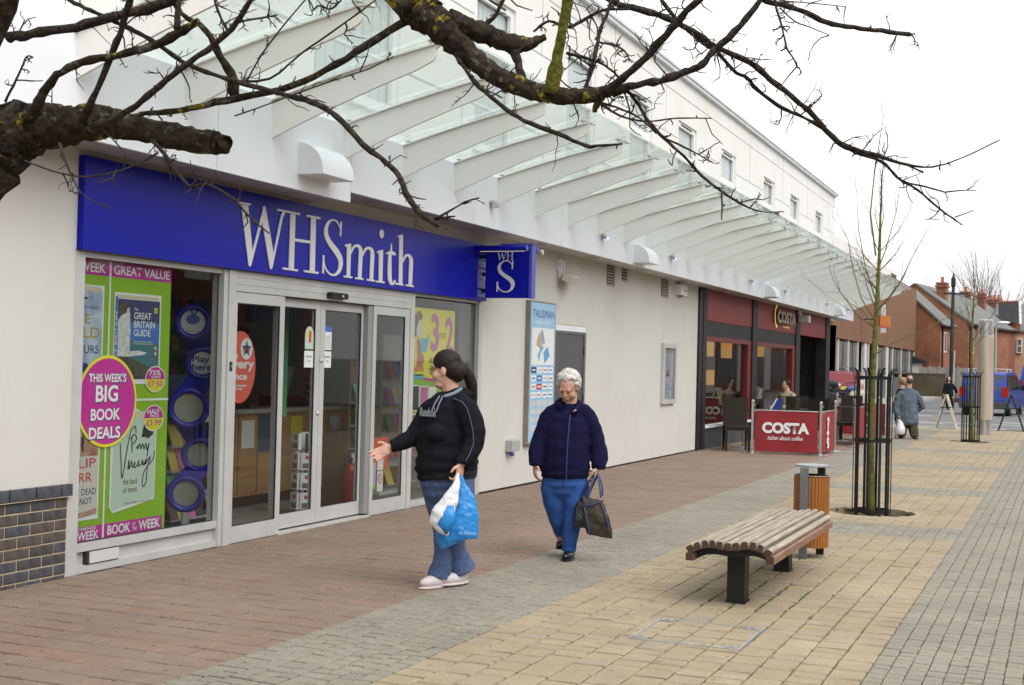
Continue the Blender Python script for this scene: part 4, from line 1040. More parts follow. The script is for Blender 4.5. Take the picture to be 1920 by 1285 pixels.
# ================================================================== FASCIA SIGN
SIGNB = mat('sign_blue', (0.006, 0.009, 0.32), (0.008, 0.011, 0.35), rough=0.35, scale=1.0, spec=0.2)
SIGNW = mat('sign_letter_white', (0.70, 0.69, 0.68), rough=0.4)
sg = thing('fascia_sign', 'long blue bookshop fascia sign with white serif lettering', 'sign', (0, 10.4, 2.22))
for (a, b_) in ((7.045, 10.70), (10.704, 13.775)):
    b = MB(); b.box(-0.004, 0.05, a, b_, 2.222, 2.862); b.build('panel', SIGNB, sg)
zc = lambda a, b: (430 + a/5.189, 370 + b/5.189)
def cv(a, b):
    px, py = zc(a, b); q = on_x(px, py, 0.06); return (q.y, q.z)
GL = {
 'W': ([[(95,43),(212,62),(210,80),(97,62)], [(118,70),(185,80),(230,545),(212,672),(192,670)], [(197,655),(213,668),(352,125),(336,92)], [(333,88),(352,86),(432,545),(415,700),(398,698),(316,190)],
        [(404,690),(418,694),(520,210),(545,150),(530,135),(505,170),(497,210)]], []),
 'H': ([[(470,112),(690,156),(690,176),(470,131)], [(597,160),(646,168),(630,695),(582,688)], [(522,682),(668,702),(668,722),(522,702)], [(636,400),(792,425),(792,452),(634,428)],
        [(750,170),(888,195),(886,216),(750,190)], [(795,200),(844,208),(832,722),(784,714)], [(728,708),(868,727),(866,748),(728,728)]], []),
 'S': ([[(1084,236),(1098,240),(1090,380),(1077,376)], [(912,563),(928,566),(922,744),(907,740)]],
       [([(1082,305),(1050,240),(1003,222),(965,250),(943,310),(951,385),(987,455),(1037,520),(1075,585),(1087,650),(1068,722),(1023,758),(970,738),(935,685),(920,620)], [8,14,18,28,34,40,48,54,48,38,30,20,16,13,8])]),
 'm': ([[(1126,462),(1186,450),(1182,482),(1134,484)], [(1148,470),(1187,462),(1177,772),(1144,768)], [(1115,762),(1200,773),(1198,790),(1115,779)], [(1262,540),(1299,546),(1286,790),(1253,785)], [(1225,778),(1306,789),(1304,806),(1225,795)],
        [(1375,560),(1411,566),(1399,805),(1366,800)], [(1338,794),(1418,805),(1416,822),(1338,811)]],
       [([(1180,555),(1212,486),(1248,472),(1274,500),(1281,556)], [8,20,28,33,37]), ([(1292,578),(1326,508),(1362,496),(1388,524),(1393,578)], [8,20,28,33,37])]),
 'i': ([[(1438,526),(1498,511),(1492,545),(1445,547)], [(1458,532),(1498,520),(1491,826),(1457,820)], [(1430,810),(1513,821),(1511,838),(1430,827)], [(1484 + 22*cos(2*pi*k/20), 357 + 43*sin(2*pi*k/20)) for k in range(20)]], []),
 't': ([[(1526,545),(1580,516),(1622,547),(1620,567),(1526,553)]], [([(1582,448),(1577,520),(1566,560),(1562,700),(1566,800),(1582,842),(1606,832),(1616,805)], [4,16,30,36,36,30,18,8])]),
 'h': ([[(1640,375),(1693,361),(1690,388),(1645,394)], [(1656,382),(1692,372),(1685,842),(1651,836)], [(1620,832),(1697,844),(1695,861),(1620,850)], [(1752,640),(1788,646),(1778,856),(1746,850)], [(1718,847),(1796,860),(1794,876),(1718,864)]],
       [([(1684,640),(1714,576),(1744,566),(1767,598),(1771,656)], [8,20,28,33,36])])}
def glyph(mb, ch, conv, out, d0):
    """conv maps zoom coordinates to a 3D point, out is the outward normal"""
    out = Vector(out); i = 0
    polys, rib = GL[ch]
    for pl in polys:
        P = [Vector(conv(*q)) + out*(0.0004*i) for q in pl]
        nrm = (P[1]-P[0]).cross(P[2]-P[0])
        if nrm.dot(out) < 0: P.reverse()
        mb.prism(P, out*d0); i += 1
    for pth, wd in rib:
        L1, R1 = ribbon(pth, wd, lambda a, b: Vector(conv(a, b)), 6)
        for k in range(len(L1)-1):
            P = [L1[k], L1[k+1], R1[k+1], R1[k]]
            P = [q + out*(0.0004*i) for q in P]
            if (P[1]-P[0]).cross(P[2]-P[0]).dot(out) < 0: P.reverse()
            mb.poly([q + out*d0 for q in P])
            for a_, b_ in ((L1[k], L1[k+1]), (R1[k], R1[k+1])):
                mb.quad(a_, b_, b_ + out*(d0 + 0.0004*i), a_ + out*(d0 + 0.0004*i))
        i += 1
for ch in 'WHSmith':
    b = MB(); glyph(b, ch, lambda a, q: (0.0505, *cv(a, q)), (1, 0, 0), 0.008)
    b.build('letter', SIGNW, sg)

# hanging sign, at right angles to the wall
hs = thing('hanging_sign', 'square blue projecting sign with white letters under tube lights', 'sign', (0, 13.6, 2.5))
b = MB(); b.box(0.12, 0.655, 13.57, 13.67, 2.25, 2.84); b.build('box', SIGNB, hs)
EDGB = mat('sign_edge_blue', (0.07, 0.08, 0.42), rough=0.35)
b = MB(); b.box(0.656, 0.69, 13.562, 13.678, 2.245, 2.846).box(0.30, 0.70, 13.56, 13.68, 2.847, 2.862); b.build('edge_trim', EDGB, hs)
for z in (2.33, 2.52, 2.72):
    b = MB(); b.box(0.0515, 0.119, 13.60, 13.64, z - .02, z + .02); b.build('bracket', BLACK, hs)
for (z0, z1) in ((2.26, 2.335), (2.36, 2.57), (2.60, 2.66)):
    b = MB(); b.box(0.052, 0.066, 13.50, 13.75, z0, z1); pl = b.build('fixing_plate', mat('plate_blue', (0.16, 0.18, 0.40), rough=0.4, metal=0.3), hs)
    for yb in (13.54, 13.60, 13.71):
        b = MB(); b.cyl((0.066, yb, (z0+z1)/2), (0.072, yb, (z0+z1)/2), 0.008, 8); b.build('bolt', BLACK, pl)
for yb in (13.46, 13.78):
    b = MB(); b.cyl((0.055, yb, 2.80), (0.66, yb, 2.80), 0.033, 16); lt = b.build('light_tube', SIGNB, hs, smooth=False)
    b = MB(); b.cyl((0.6605, yb, 2.80), (0.672, yb, 2.80), 0.034, 16); b.build('end_cap', EDGB, lt)
    b = MB(); b.box(0.10, 0.64, yb - .012, yb + .012, 2.763, 2.768); b.build('lamp', mat('tube_lamp', (0.8, 0.75, 0.6), emit=(1.0, 0.80, 0.5), estr=0.25), lt)
b = MB(); b.cyl((0.70, 13.80, 2.78), (0.725, 13.80, 2.78), 0.03, 14); b.build('side_lamp', mat('lamp_cream', (0.6, 0.55, 0.4), rough=0.5), hs)
def bbox_of(chs):
    A = []
    for ch in chs:
        for pl in GL[ch][0]: A += [cv(*q) for q in pl]
        for pth, wd in GL[ch][1]: A += [cv(*q) for q in pth]
    return min(a[0] for a in A), max(a[0] for a in A), min(a[1] for a in A), max(a[1] for a in A)
for chs, (xa, xb, za, zb) in ((('W', 'H'), (0.262, 0.465, 2.672, 2.765)), (('S',), (0.262, 0.462, 2.318, 2.668))):
    q0, q1, r0, r1 = bbox_of(chs)
    for ch in chs:
        def cvh(a, q, q0=q0, q1=q1, r0=r0, r1=r1, xa=xa, xb=xb, za=za, zb=zb):
            yy, zz = cv(a, q); return (xa + (yy-q0)/(q1-q0)*(xb-xa), 13.569, za + (zz-r0)/(r1-r0)*(zb-za))
        b = MB(); glyph(b, ch, cvh, (0, -1, 0), 0.002); b.build('letter', SIGNW, hs)
# ================================================================== THINGS ON THE RENDERED WALL
ds = thing('directory_board', 'tall pale blue shopping centre directory board on the cream wall', 'directory sign', (0, 15.5, 0.5))
BRZ = mat('bronze_frame', (0.22, 0.20, 0.16), (0.27, 0.25, 0.20), rough=0.4, metal=0.4, scale=5)
b = MB(); b.box(0.001, 0.062, 15.09, 15.985, 0.505, 2.305); b.build('frame', BRZ, ds)
LBL = mat('board_blue', (0.28, 0.52, 0.75), (0.33, 0.57, 0.78), rough=0.35, scale=2)
b = MB(); b.box(0.0622, 0.065, 15.115, 15.96, 0.53, 2.285); b.build('face', LBL, ds)
ftext('TALISMAN', 0.0665, 15.17, 15.91, 2.10, 2.20, pm('print_deepblue', (0.06, 0.10, 0.30)), ds); ftext('DIRECTORY', 0.0665, 15.24, 15.83, 2.02, 2.06, P_WHITE, ds, bold=.01)
sheet('map', P_WHITE, ds, 0.0668, 15.16, 15.92, 1.50, 1.97)
shape('map_block', pm('print_tan', (0.50, 0.38, 0.24)), ds, 0.0675, [(15.31, 1.75), (15.45, 1.70), (15.52, 1.78), (15.50, 1.90), (15.42, 1.92), (15.33, 1.83)])
shape('map_block', pm('print_midblue', (0.12, 0.36, 0.66)), ds, 0.0678, [(15.46, 1.95), (15.52, 1.94), (15.60, 1.78), (15.54, 1.76)]); shape('map_block', pm('print_midblue', (0, 0, 0)), ds, 0.0678, [(15.36, 1.62), (15.50, 1.75), (15.56, 1.72), (15.45, 1.65), (15.42, 1.54)])
shape('map_block', pm('print_midblue', (0, 0, 0)), ds, 0.0678, [(15.55, 1.66), (15.70, 1.74), (15.78, 1.62), (15.60, 1.52)])
for r in range(8):
    for c in range(4):
        y0 = 15.16 + c*0.195; z0 = 1.40 - r*0.105
        m_ = {(0, 0): P_NAVY, (1, 1): P_BLUE, (2, 1): P_RED}.get((r, c), P_WHITE if r < 4 else pm('print_cream2', (0.55, 0.56, 0.54)))
        pl = sheet('shop_plate', m_, ds, 0.0668, y0, y0 + 0.165, z0, z0 + 0.075)
        if r < 4:
            sheet('shop_mark', P_WHITE if m_ is not P_WHITE else [P_NAVY, pm('print_grey', (0, 0, 0)), P_RED, P_BLUE][(r*3 + c) % 4], pl, 0.0675, y0 + .03, y0 + .135, z0 + .028, z0 + .046)
# grey service door
sd = thing('service_door', 'plain grey metal service door beside the directory board', 'door', (0, 16.75, 0))
DGR = mat('door_grey', (0.075, 0.075, 0.078), (0.09, 0.09, 0.092), rough=0.45, scale=2)
b = MB(); b.box(-0.10, -0.02, 16.20, 17.29, 0.02, 1.93); b.build('leaf', DGR, sd)
b = MB(); b.box(-0.11, -0.008, 16.145, 16.20, 0, 1.93).box(-0.11, -0.008, 17.29, 17.345, 0, 1.93).box(-0.11, -0.008, 16.145, 17.345, 1.93, 1.965); b.build('frame', mat('frame_grey', (0.12, 0.12, 0.12), rough=0.5), sd)
b = MB(); b.box(-0.11, -0.003, 16.145, 17.345, 1.966, 2.045); b.build('header', WHITEP, sd)
for z in (0.3, 1.0, 1.65):
    b = MB(); b.cyl((-0.012, 17.295, z), (-0.012, 17.295, z + .1), 0.01, 8); b.build('hinge', BLACK, sd)
# notice case
nb = thing('notice_case', 'slim silver notice case with a white printed sheet near the cafe', 'notice board', (0, 21.45, 0.9))
b = MB(); y0, y1, z0, z1 = 21.06, 21.86, 0.89, 1.91
b.box(0.001, 0.05, y0, y0 + .09, z0, z1).box(0.001, 0.05, y1 - .09, y1, z0, z1).box(0.001, 0.05, y0 + .09, y1 - .09, z0, z0 + .08).box(0.001, 0.05, y0 + .09, y1 - .09, z1 - .08, z1); b.build('frame', ALU, nb)
b = MB(); b.box(0.001, 0.012, y0 + .09, y1 - .09, z0 + .08, z1 - .08); b.build('backboard', mat('case_back', (0.50, 0.50, 0.47), rough=0.7), nb)
sheet('sheet', pm('print_lilac', (0.60, 0.58, 0.70)), nb, 0.0142, y0 + .13, y1 - .13, z0 + .1, z1 - .17)
for k, (a, bq, zz) in enumerate(((.22, .42, 1.66), (.25, .55, 1.60), (.25, .5, 1.56), (.27, .52, 1.50), (.27, .50, 1.46), (.28, .36, 1.40), (.40, .46, 1.42), (.30, .38, 1.34), (.41, .47, 1.36), (.29, .36, 1.26), (.26, .5, 1.20), (.27, .48, 1.16), (.26, .5, 1.12), (.27, .5, 1.06), (.2, .26, 1.0), (.45, .55, 1.0))): sheet('print_line', P_BLACK if k in (5, 6, 7, 8) else pm('print_grey', (0, 0, 0)), nb, 0.015, y0 + a, y0 + bq, zz, zz + (.05 if k in (5, 6, 7, 8) else .02))
b = MB(); b.box(0.040, 0.043, y0 + .09, y1 - .09, z0 + .08, z1 - .08); b.build('pane', GLASS, nb)
# louvred vents
def vent(y0, y1, z0, z1, label):
    t = thing('wall_vent', label, 'vent', (0, y0, z0), group='louvred vents high on the cream wall')
    b = MB(); b.box(0.0005, 0.004, y0, y1, z0, z1); b.build('dark_back', ALUD, t)
    n = int((z1-z0)/0.042); VM = mat('vent_stone', (0.42, 0.39, 0.33), rough=0.8)
    for k in range(n):
        z = z0 + (z1-z0)*k/n
        b = MB(); b.hexa([(0.004, y0, z), (0.02, y0, z), (0.02, y1, z), (0.004, y1, z), (0.004, y0, z + .022), (0.012, y0, z + .022), (0.012, y1, z + .022), (0.004, y1, z + .022)]); b.build('louvre', VM, t)
vent(18.17, 18.52, 2.69, 2.985, 'largest louvred vent, nearest the hanging sign'); vent(18.87, 19.12, 2.80, 2.985, 'smallest louvred vent in the middle of the three'); vent(20.97, 21.38, 2.68, 2.975, 'louvred vent beside the white alarm box')
ab = thing('alarm_box', 'small white alarm box with dark lettering under the soffit', 'alarm box', (0, 22.05, 2.75))
b = MB(); b.bbox(0.001, 0.10, 21.84, 22.24, 2.755, 2.945, .012); b.build('case', WHITEP, ab); ftext('EC', .102, 22.03, 22.2, 2.82, 2.86, P_BLACK, ab, bold=.02)
b = MB(); b.box(0.02, 0.08, 22.0, 22.1, 2.735, 2.754); b.build('lamp', P_NAVY, ab)
fd = thing('flood_light', 'white floodlight on a tilted bracket above the directory board', 'floodlight', (0, 16.3, 2.7))
b = MB(); b.box(0.001, 0.03, 16.12, 16.28, 2.74, 2.90).box(0.03, 0.06, 16.13, 16.15, 2.66, 2.88).box(0.03, 0.06, 16.25, 16.27, 2.66, 2.88); b.build('bracket', WHITEP, fd)
M_ = Matrix.Rotation(radians(28), 3, 'Y') @ Matrix.Rotation(radians(15), 3, 'Z')
b = MB(); b.obox((0.13, 16.32, 2.66), (0.09, 0.19, 0.05), M_); b.build('head', mat('flood_white', (0.62, 0.60, 0.54), rough=0.4), fd)
b = MB(); b.obox(Vector((0.13, 16.32, 2.66)) + M_ @ Vector((0, 0, -0.052)), (0.075, 0.17, 0.003), M_); b.build('lens', mat('flood_lens', (0.4, 0.4, 0.38), rough=0.2), fd)
ub = thing('socket_box', 'small grey weatherproof socket box low on the cream wall', 'socket box', (0, 14.7, 0.45))
b = MB(); b.bbox(0.001, 0.09, 14.55, 14.80, 0.45, 0.59, .01); b.build('case', mat('box_grey', (0.38, 0.39, 0.39), rough=0.5), ub)
b = MB(); b.cyl((0.05, 14.62, 0.45), (0.07, 14.60, 0.41), 0.03, 12); b.build('plug', mat('plug_blue', (0.08, 0.10, 0.45), rough=0.4), ub)

# ================================================================== CAFE FRONT
cf = thing('cafe_frontage', 'cafe front with black pillars, dark red fascia and large windows', 'shop front', (0, 30.5, 0))
MAROON = mat('maroon_panel', (0.20, 0.016, 0.014), (0.23, 0.02, 0.018), rough=0.4, scale=1, spec=.3); MARF = mat('maroon_frame', (0.15, 0.014, 0.014), rough=0.35)
CHAR = mat('charcoal_panel', (0.022, 0.022, 0.024), (0.03, 0.03, 0.032), rough=0.55, scale=3, spec=.25); RISER = mat('riser_slate', (0.05, 0.055, 0.065), (0.085, 0.09, 0.10), rough=0.5, scale=3)
for (a, b_) in ((23.36, 23.60), (23.66, 23.92), (27.80, 28.28), (32.72, 33.25), (37.1, 37.75)):
    b = MB(); b.box(-0.25, 0.035, a, b_, 0, 2.985); b.build('pillar', BLACK, cf)
b = MB(); b.box(-0.2, 0.0, 23.6, 23.66, 0, 2.985); b.build('pillar_gap', CHAR, cf)
b = MB(); b.box(-1.3, -0.25, 37.35, 37.6, 0, 2.94); b.build('end_wall', BLACK, cf)
for (a, b_) in ((23.92, 27.80), (28.28, 32.72), (33.25, 37.1)):
    b = MB(); b.box(-0.1, 0.01, a, b_, 2.40, 2.985); b.build('fascia', MAROON, cf)
for (a, b_) in ((23.92, 27.80), (28.28, 32.72)):
    n = 3
    for k in range(n):
        y0 = a + (b_-a)*k/n
        b = MB(); b.box(-0.1, 0.0, y0 + .004, y0 + (b_-a)/n - .004, 2.105, 2.397); b.build('transom_panel', CHAR, cf)
    f = MB(); f.box(-0.12, 0.015, a, b_ - .02, 2.02, 2.104).box(-0.12, 0.012, b_ - 0.36, b_ - .02, 0.43, 2.02).box(-0.12, 0.012, a, a + .05, 0.43, 2.02); wf = f.build('window_frame', MARF, cf)
    p = MB(); p.box(-0.07, -0.06, a + .05, b_ - .36, 0.43, 2.02); p.build('pane', GLASS, wf)
    b = MB(); b.box(-0.12, 0.05, a, b_ - .02, 0.385, 0.43); b.build('sill', WHITEP, wf)
    b = MB(); b.box(-0.15, 0.0, a, b_, 0, 0.385); b.build('stall_riser', RISER, cf)
# glazed side of the porch
f = MB(); f.box(-2.6, -0.25, 33.27, 33.33, 2.05, 2.4).box(-1.5, -1.42, 33.27, 33.33, 0, 2.05).box(-2.6, -2.5, 33.27, 33.33, 0, 2.05).box(-0.33, -0.25, 33.27, 33.33, 0, 2.05); pf = f.build('porch_frame', BLACK, cf)
p = MB(); p.box(-1.42, -0.33, 33.295, 33.305, 0, 2.05).box(-2.5, -1.5, 33.295, 33.305, 0, 2.05); p.build('pane', GLASS, pf)
p = MB(); p.box(-8.8, -0.36, 33.10, 33.24, 0.009, 2.94); p.build('partition', mat('cafe_partition', (0.03, 0.018, 0.014), (0.06, 0.035, 0.025), rough=.6, scale=2), cf)
sgn = thing('cafe_sign', 'raised cream cafe letters on the middle dark red fascia', 'sign', (0.02, 31, 2.5))
LETC = mat('letter_cream', (0.36, 0.31, 0.20), rough=0.4, metal=0.3)
ftext('COSTA', 0.115, 30.0, 32.2, 2.58, 2.88, LETC, sgn, bold=.04, name='letter'); ftext('COSTA', 0.05, 30.0, 32.2, 2.58, 2.88, BLACK, sgn, bold=.05, name='letter_back')
ring = MB()
for k in range(14):
    a0, a1 = radians(100 + k*12), radians(112 + k*12)
    for (c0) in (0,):
        P = lambda a, r: (0.11, 29.98 + r*1.5*cos(a), 2.73 + r*1.35*sin(a)); ring.quad(P(a0, .16), P(a1, .16), P(a1, .20), P(a0, .20))
ring.build('crescent', mat('amber_lit', (0.7, 0.5, 0.1), emit=(1.0, 0.72, 0.2), estr=0.3), sgn)
ftext('COFFEE', 0.116, 30.6, 31.4, 2.485, 2.53, mat('amber_lit', (0, 0, 0)), sgn)
cc = thing('security_camera', 'white box security camera on the second black cafe pillar', 'camera', (0.03, 33.0, 2.85))
b = MB(); b.box(0.036, 0.07, 32.85, 33.2, 2.88, 2.985); b.build('mount', WHITEP, cc); b = MB(); b.bbox(0.05, 0.30, 32.86, 33.14, 2.70, 2.87, .01); b.build('housing', mat('camera_white', (0.5, 0.5, 0.48), rough=0.4), cc)
# inside the cafe
fl = MB(); fl.box(-8.8, -0.15, 23.36, 33.27, -0.05, 0.008); structure('cafe_floor', fl, mat('cafe_floor_wood', (0.12, 0.07, 0.04), (0.16, 0.09, 0.05), rough=0.4, scale=3, stretch=(1, 8, 1)))
fl = MB(); fl.box(-8.8, 0.0, 33.27, 38.33, -0.3, -0.004); structure('porch_floor', fl, KERBM)
iw = MB(); iw.box(-4.2, -4.1, 23.36, 33.2, 0.008, 2.94); structure('cafe_back_wall', iw, mat('cafe_wood', (0.035, 0.016, 0.010), (0.075, 0.035, 0.018), rough=0.5, scale=2, stretch=(1, 1, 6)))
SHADE = mat('lamp_shade', (0.8, 0.5, 0.2), emit=(1.0, 0.5, 0.12), estr=0.38)
for i, (px, py) in enumerate(((1328, 652), (1362, 656), (1424, 655), (1466, 654), (1330, 708))):
    c = on_x(px, py, -0.9 if i != 4 else -2.2)
    lab = ['orange drum pendant lamp at the near edge of the first cafe window', 'orange drum pendant lamp in the middle of the first cafe window', 'orange drum pendant lamp at the near edge of the second cafe window', 'orange drum pendant lamp in the middle of the second cafe window', 'low orange lamp deep inside the first cafe window'][i]
    t = thing('pendant_lamp', lab, 'lamp', c, group='orange lamps inside the cafe')
    b = MB(); b.lathe([(0.12, c.z - .19), (0.13, c.z + .19)], (c.x, c.y, 0), 18); b.build('shade', SHADE, t, smooth=False)
    b = MB(); b.cyl(c + Vector((0, 0, .2)), Vector((c.x, c.y, 2.94)), .008, 6); b.build('flex', BLACK, t)
# ---- cafe chairs and tables
RATT = mat('dark_rattan', (0.018, 0.015, 0.012), (0.036, 0.03, 0.024), rough=0.75, spec=.2, scale=60, bump=0.4, bscale=150)
def chair_proto():
    t = thing('cafe_chair', None, 'chair')
    b = MB(); b.bbox(-.23, .23, -.23, .23, .38, .46, .015); b.build('seat', RATT, t)
    b = MB(); b.hexa([(-.22, -.24, .46), (.22, -.24, .46), (.22, -.19, .46), (-.22, -.19, .46), (-.235, -.31, .97), (.235, -.31, .97), (.235, -.275, .975), (-.235, -.275, .975)]); b.build('backrest', RATT, t)
    for sx in (-1, 1):
        for sy in (-1, 1):
            b = MB(); x, y = sx*.205, sy*.205; b.hexa([(x - .018, y + sy*.03 - .018, 0), (x + .018, y + sy*.03 - .018, 0), (x + .018, y + sy*.03 + .018, 0), (x - .018, y + sy*.03 + .018, 0), (x - .022, y - .022, .38), (x + .022, y - .022, .38), (x + .022, y + .022, .38), (x - .022, y + .022, .38)]); b.build('leg', RATT, t)
    return t
def place_all(proto, spots, group):
    cm = children_map()
    for i, (x, y, rz, label) in enumerate(spots):
        if i == 0: o = proto
        else:
            o = proto.copy(); COL.objects.link(o)
            for ch in cm.get(proto.name, []):
                c = ch.copy(); COL.objects.link(c); c.parent = o
                for g2 in cm.get(ch.name, []):
                    d = g2.copy(); COL.objects.link(d); d.parent = c
        o.location = (x, y, 0); o.rotation_euler = (0, 0, rz); o['label'] = label; o['group'] = group
place_all(chair_proto(), [(0.62, 23.95, radians(200), 'dark rattan cafe chair nearest the cream wall, against the cafe window'), (1.25, 25.0, radians(90), 'dark rattan chair behind the left half of the near cafe banner'), (1.75, 25.3, radians(160), 'dark rattan chair behind the right half of the near cafe banner'),
    (1.1, 27.2, radians(15), 'dark rattan chair by the second cafe window behind the seated person'), (1.95, 28.0, radians(-80), 'dark rattan chair just right of the near banner corner'), (1.85, 29.6, radians(185), 'dark rattan chair left of the tree guard in front of the far banner')], 'dark rattan chairs outside the cafe')
def table_proto():
    t = thing('cafe_table', None, 'table')
    b = MB(); b.bbox(-.34, .34, -.34, .34, .72, .75, .006); b.build('table_top', RATT, t)
    b = MB(); b.cyl((0, 0, .02), (0, 0, .72), .03, 10); b.build('stem', STEEL, t); b = MB(); b.lathe([(.24, 0), (.24, .012), (.04, .03)], (0, 0, 0), 20); b.build('base', STEEL, t)
    return t
place_all(table_proto(), [(0.55, 24.9, 0, 'small dark cafe table against the first cafe window'), (1.6, 26.0, 0.1, 'small dark cafe table behind the near banner'), (1.7, 28.8, 0, 'small dark cafe table behind the tree guard')], 'small dark tables outside the cafe')
# ---- banner barriers
BANR = mat('banner_red', (0.24, 0.012, 0.018), (0.28, 0.016, 0.022), rough=0.65, scale=6)
def post(x, y, label):
    t = thing('barrier_post', label, 'post', (x, y, 0), group='steel posts of the cafe banners')
    b = MB(); b.lathe([(.185, 0.001), (.185, .008), (.03, .03), (.024, .035)], (x, y, 0), 24); b.build('base', STEEL, t, smooth=False)
    b = MB(); b.lathe([(.024, .03), (.024, .90), (.028, .905), (.028, .95), (.02, .96)], (x, y, 0), 14); b.build('pole', STEEL, t)
    b = MB(); b.box(x + .02, x + .06, y - .012, y + .012, .755, .775); b.build('clip', STEEL, t); b = MB(); b.box(x + .02, x + .05, y - .008, y + .008, .86, .88); b.build('clip', STEEL, t)
def banner(a, b_, label, kind):
    a, b_ = Vector((*a, 0)), Vector((*b_, 0)); d = (b_-a).normalized(); L = (b_-a).length - .09; o = a + d*.045
    t = thing('cafe_banner', label, 'banner', (a + b_)/2, group='dark red cafe banners')
    nrm = d.cross(Vector((0, 0, 1))); 
    m = MB(); n = 10
    for k in range(n):
        def pt(u, z): return o + d*(u*L) + Vector((0, 0, z)) + nrm*(0.012*sin(u*9) * (1 - (z - .05)/.72))
        for z0, z1 in ((.05, .4), (.4, .775)): m.quad(pt(k/n, z0), pt((k+1)/n, z0), pt((k+1)/n, z1), pt(k/n, z1))
    m.build('fabric', BANR, t, smooth=True)
    m = MB(); m.cyl(o + Vector((0, 0, .778)), o + d*L + Vector((0, 0, .778)), .009, 8); m.build('rail', STEEL, t); m = MB(); m.cyl(o + Vector((0, 0, .05)), o + d*L + Vector((0, 0, .05)), .009, 8); m.build('rail', BANR, t)
    q = lambda u, z: o + d*(u*L) + nrm*.016 + Vector((0, 0, z))
    if kind == 'word':
        text('COSTA', q(.115, .37), d, (0, 0, 1), .75*L, .20, P_WHITE, t, bold=.05); text('italian about coffee', q(.205, .255), d, (0, 0, 1), .56*L, .075, P_WHITE, t, shear=.25, bold=.008)
    else:
        m = MB()
        c0 = .45
        for (u, z, ru, rz) in ((c0, .62, .10, .055), (c0, .55, .07, .05), (c0, .24, .12, .07), (c0 + .02, .15, .10, .05)):
            P = [q(u + ru*cos(2*pi*k/16)/L, z + rz*sin(2*pi*k/16)) + nrm*.0005*rz*40 for k in range(16)]; m.poly(P)
        m.poly([q(c0 - .05/L, .52), q(c0 + .05/L, .52), q(c0 + .02/L, .22), q(c0 - .02/L, .22)]); m.poly([q(c0 - .13/L, .40), q(c0 - .05/L, .42), q(c0 - .04/L, .36), q(c0 - .12/L, .35)]); m.poly([q(c0 + .05/L, .42), q(c0 + .12/L, .40), q(c0 + .11/L, .35), q(c0 + .05/L, .36)])
        m.build('emblem', P_WHITE, t)
        m = MB()
        for (u, z) in ((c0 - .02, .60), (c0 + .03, .24), (c0 - .04, .17)): m.poly([q(u + .025*cos(2*pi*k/10)/L, z + .025*sin(2*pi*k/10)) + nrm*.004 for k in range(10)])
        m.build('emblem_detail', BANR, t)
post(1.03, 23.44, 'steel banner post nearest the cafe window'); post(2.21, 23.62, 'steel banner post at the near corner of the cafe barrier'); post(2.24, 25.0, 'steel banner post just right of the near corner post')
banner((1.03, 23.44), (2.21, 23.62), 'dark red cafe banner facing the camera with large white lettering', 'word'); banner((2.21, 23.62), (2.24, 25.0), 'narrow side banner with a white emblem at the near barrier corner', 'emblem')
post(2.28, 27.1, 'steel banner post behind the left bars of the near tree guard'); post(2.42, 29.8, 'steel banner post seen through the near tree guard'); post(2.40, 31.5, 'far steel banner post beside the walking man'); post(1.25, 31.45, 'steel banner post hidden behind the tree trunk')
banner((2.28, 27.1), (2.42, 29.8), 'dark red side banner seen through the left of the near tree guard', 'emblem'); banner((1.25, 31.45), (2.40, 31.5), 'far dark red cafe banner seen through the right of the tree guard', 'word')
# ================================================================== STREET FURNITURE
# ---- bench of wave-shaped timber slats
SLAT = mat('weathered_slat', (0.24, 0.19, 0.135), (0.42, 0.365, 0.285), rough=0.6, scale=4, stretch=(10, 1, 10), detail=8, bump=0.25, bscale=14, lo=0.3, hi=0.7)
SLAT2 = mat('varnished_slat', (0.16, 0.07, 0.04), (0.30, 0.17, 0.11), rough=0.45, scale=4, stretch=(10, 1, 10), detail=8, lo=0.3, hi=0.7)
SLATE = mat('dark_end_grain', (0.045, 0.022, 0.015), (0.07, 0.035, 0.024), rough=0.6, scale=40)
bn = thing('bench', 'backless bench with curved wooden slats on two black legs', 'bench', (4.24, 9.3, 0))
zb = lambda a, b: on_y(1270 + a/5.84, 930 + b/5.84, 8.24)
cs_ = [zb(*q) for q in ((150, 565), (232, 532), (312, 514), (392, 514), (474, 526), (562, 542), (655, 541), (745, 530), (835, 536), (918, 562), (1000, 618))]
ends = [zb(142, 660), zb(1022, 705)]
Y0, Y1 = 8.22, 10.46
def slat(c, tx, tz, w, th, m):
    t = Vector((tx, 0, tz)).normalized(); n = Vector((-t.z, 0, t.x))
    b = MB(); e = 0.006
    prof = [(-w/2, -th/2), (w/2, -th/2), (w/2, th/2 - e), (w/2 - e, th/2), (-w/2 + e, th/2), (-w/2, th/2 - e)]
    dy = rng.uniform(-.006, .006)
    P = [Vector((c.x, Y0 + dy, c.z)) + t*a + n*q for a, q in prof]
    b.prism(P, (0, Y1 - Y0, 0)); o = b.build('slat', m, bn)
    for yb in (Y0 + .11, Y1 - .11):
        k = MB(); cc_ = Vector((c.x, yb, c.z)) + n*(th/2 + .001); k.cyl(cc_ - n*.002, cc_ + n*.002, .007, 8); k.build('bolt', STEEL, o)
    ce = MB(); ce.poly([p + Vector((0, -.0015, 0)) for p in P]); ce.build('end_grain', SLATE, o)
for i, c in enumerate(cs_):
    a, b_ = cs_[max(i-1, 0)], cs_[min(i+1, len(cs_)-1)]
    c.z -= 0.008
    slat(c, b_.x - a.x, b_.z - a.z, (b_-a).length/(2 if 0 < i < len(cs_)-1 else 1) - 0.015, 0.05, SLAT)
for c in ends: slat(c, 1, 0, 0.05, 0.05, SLAT2)
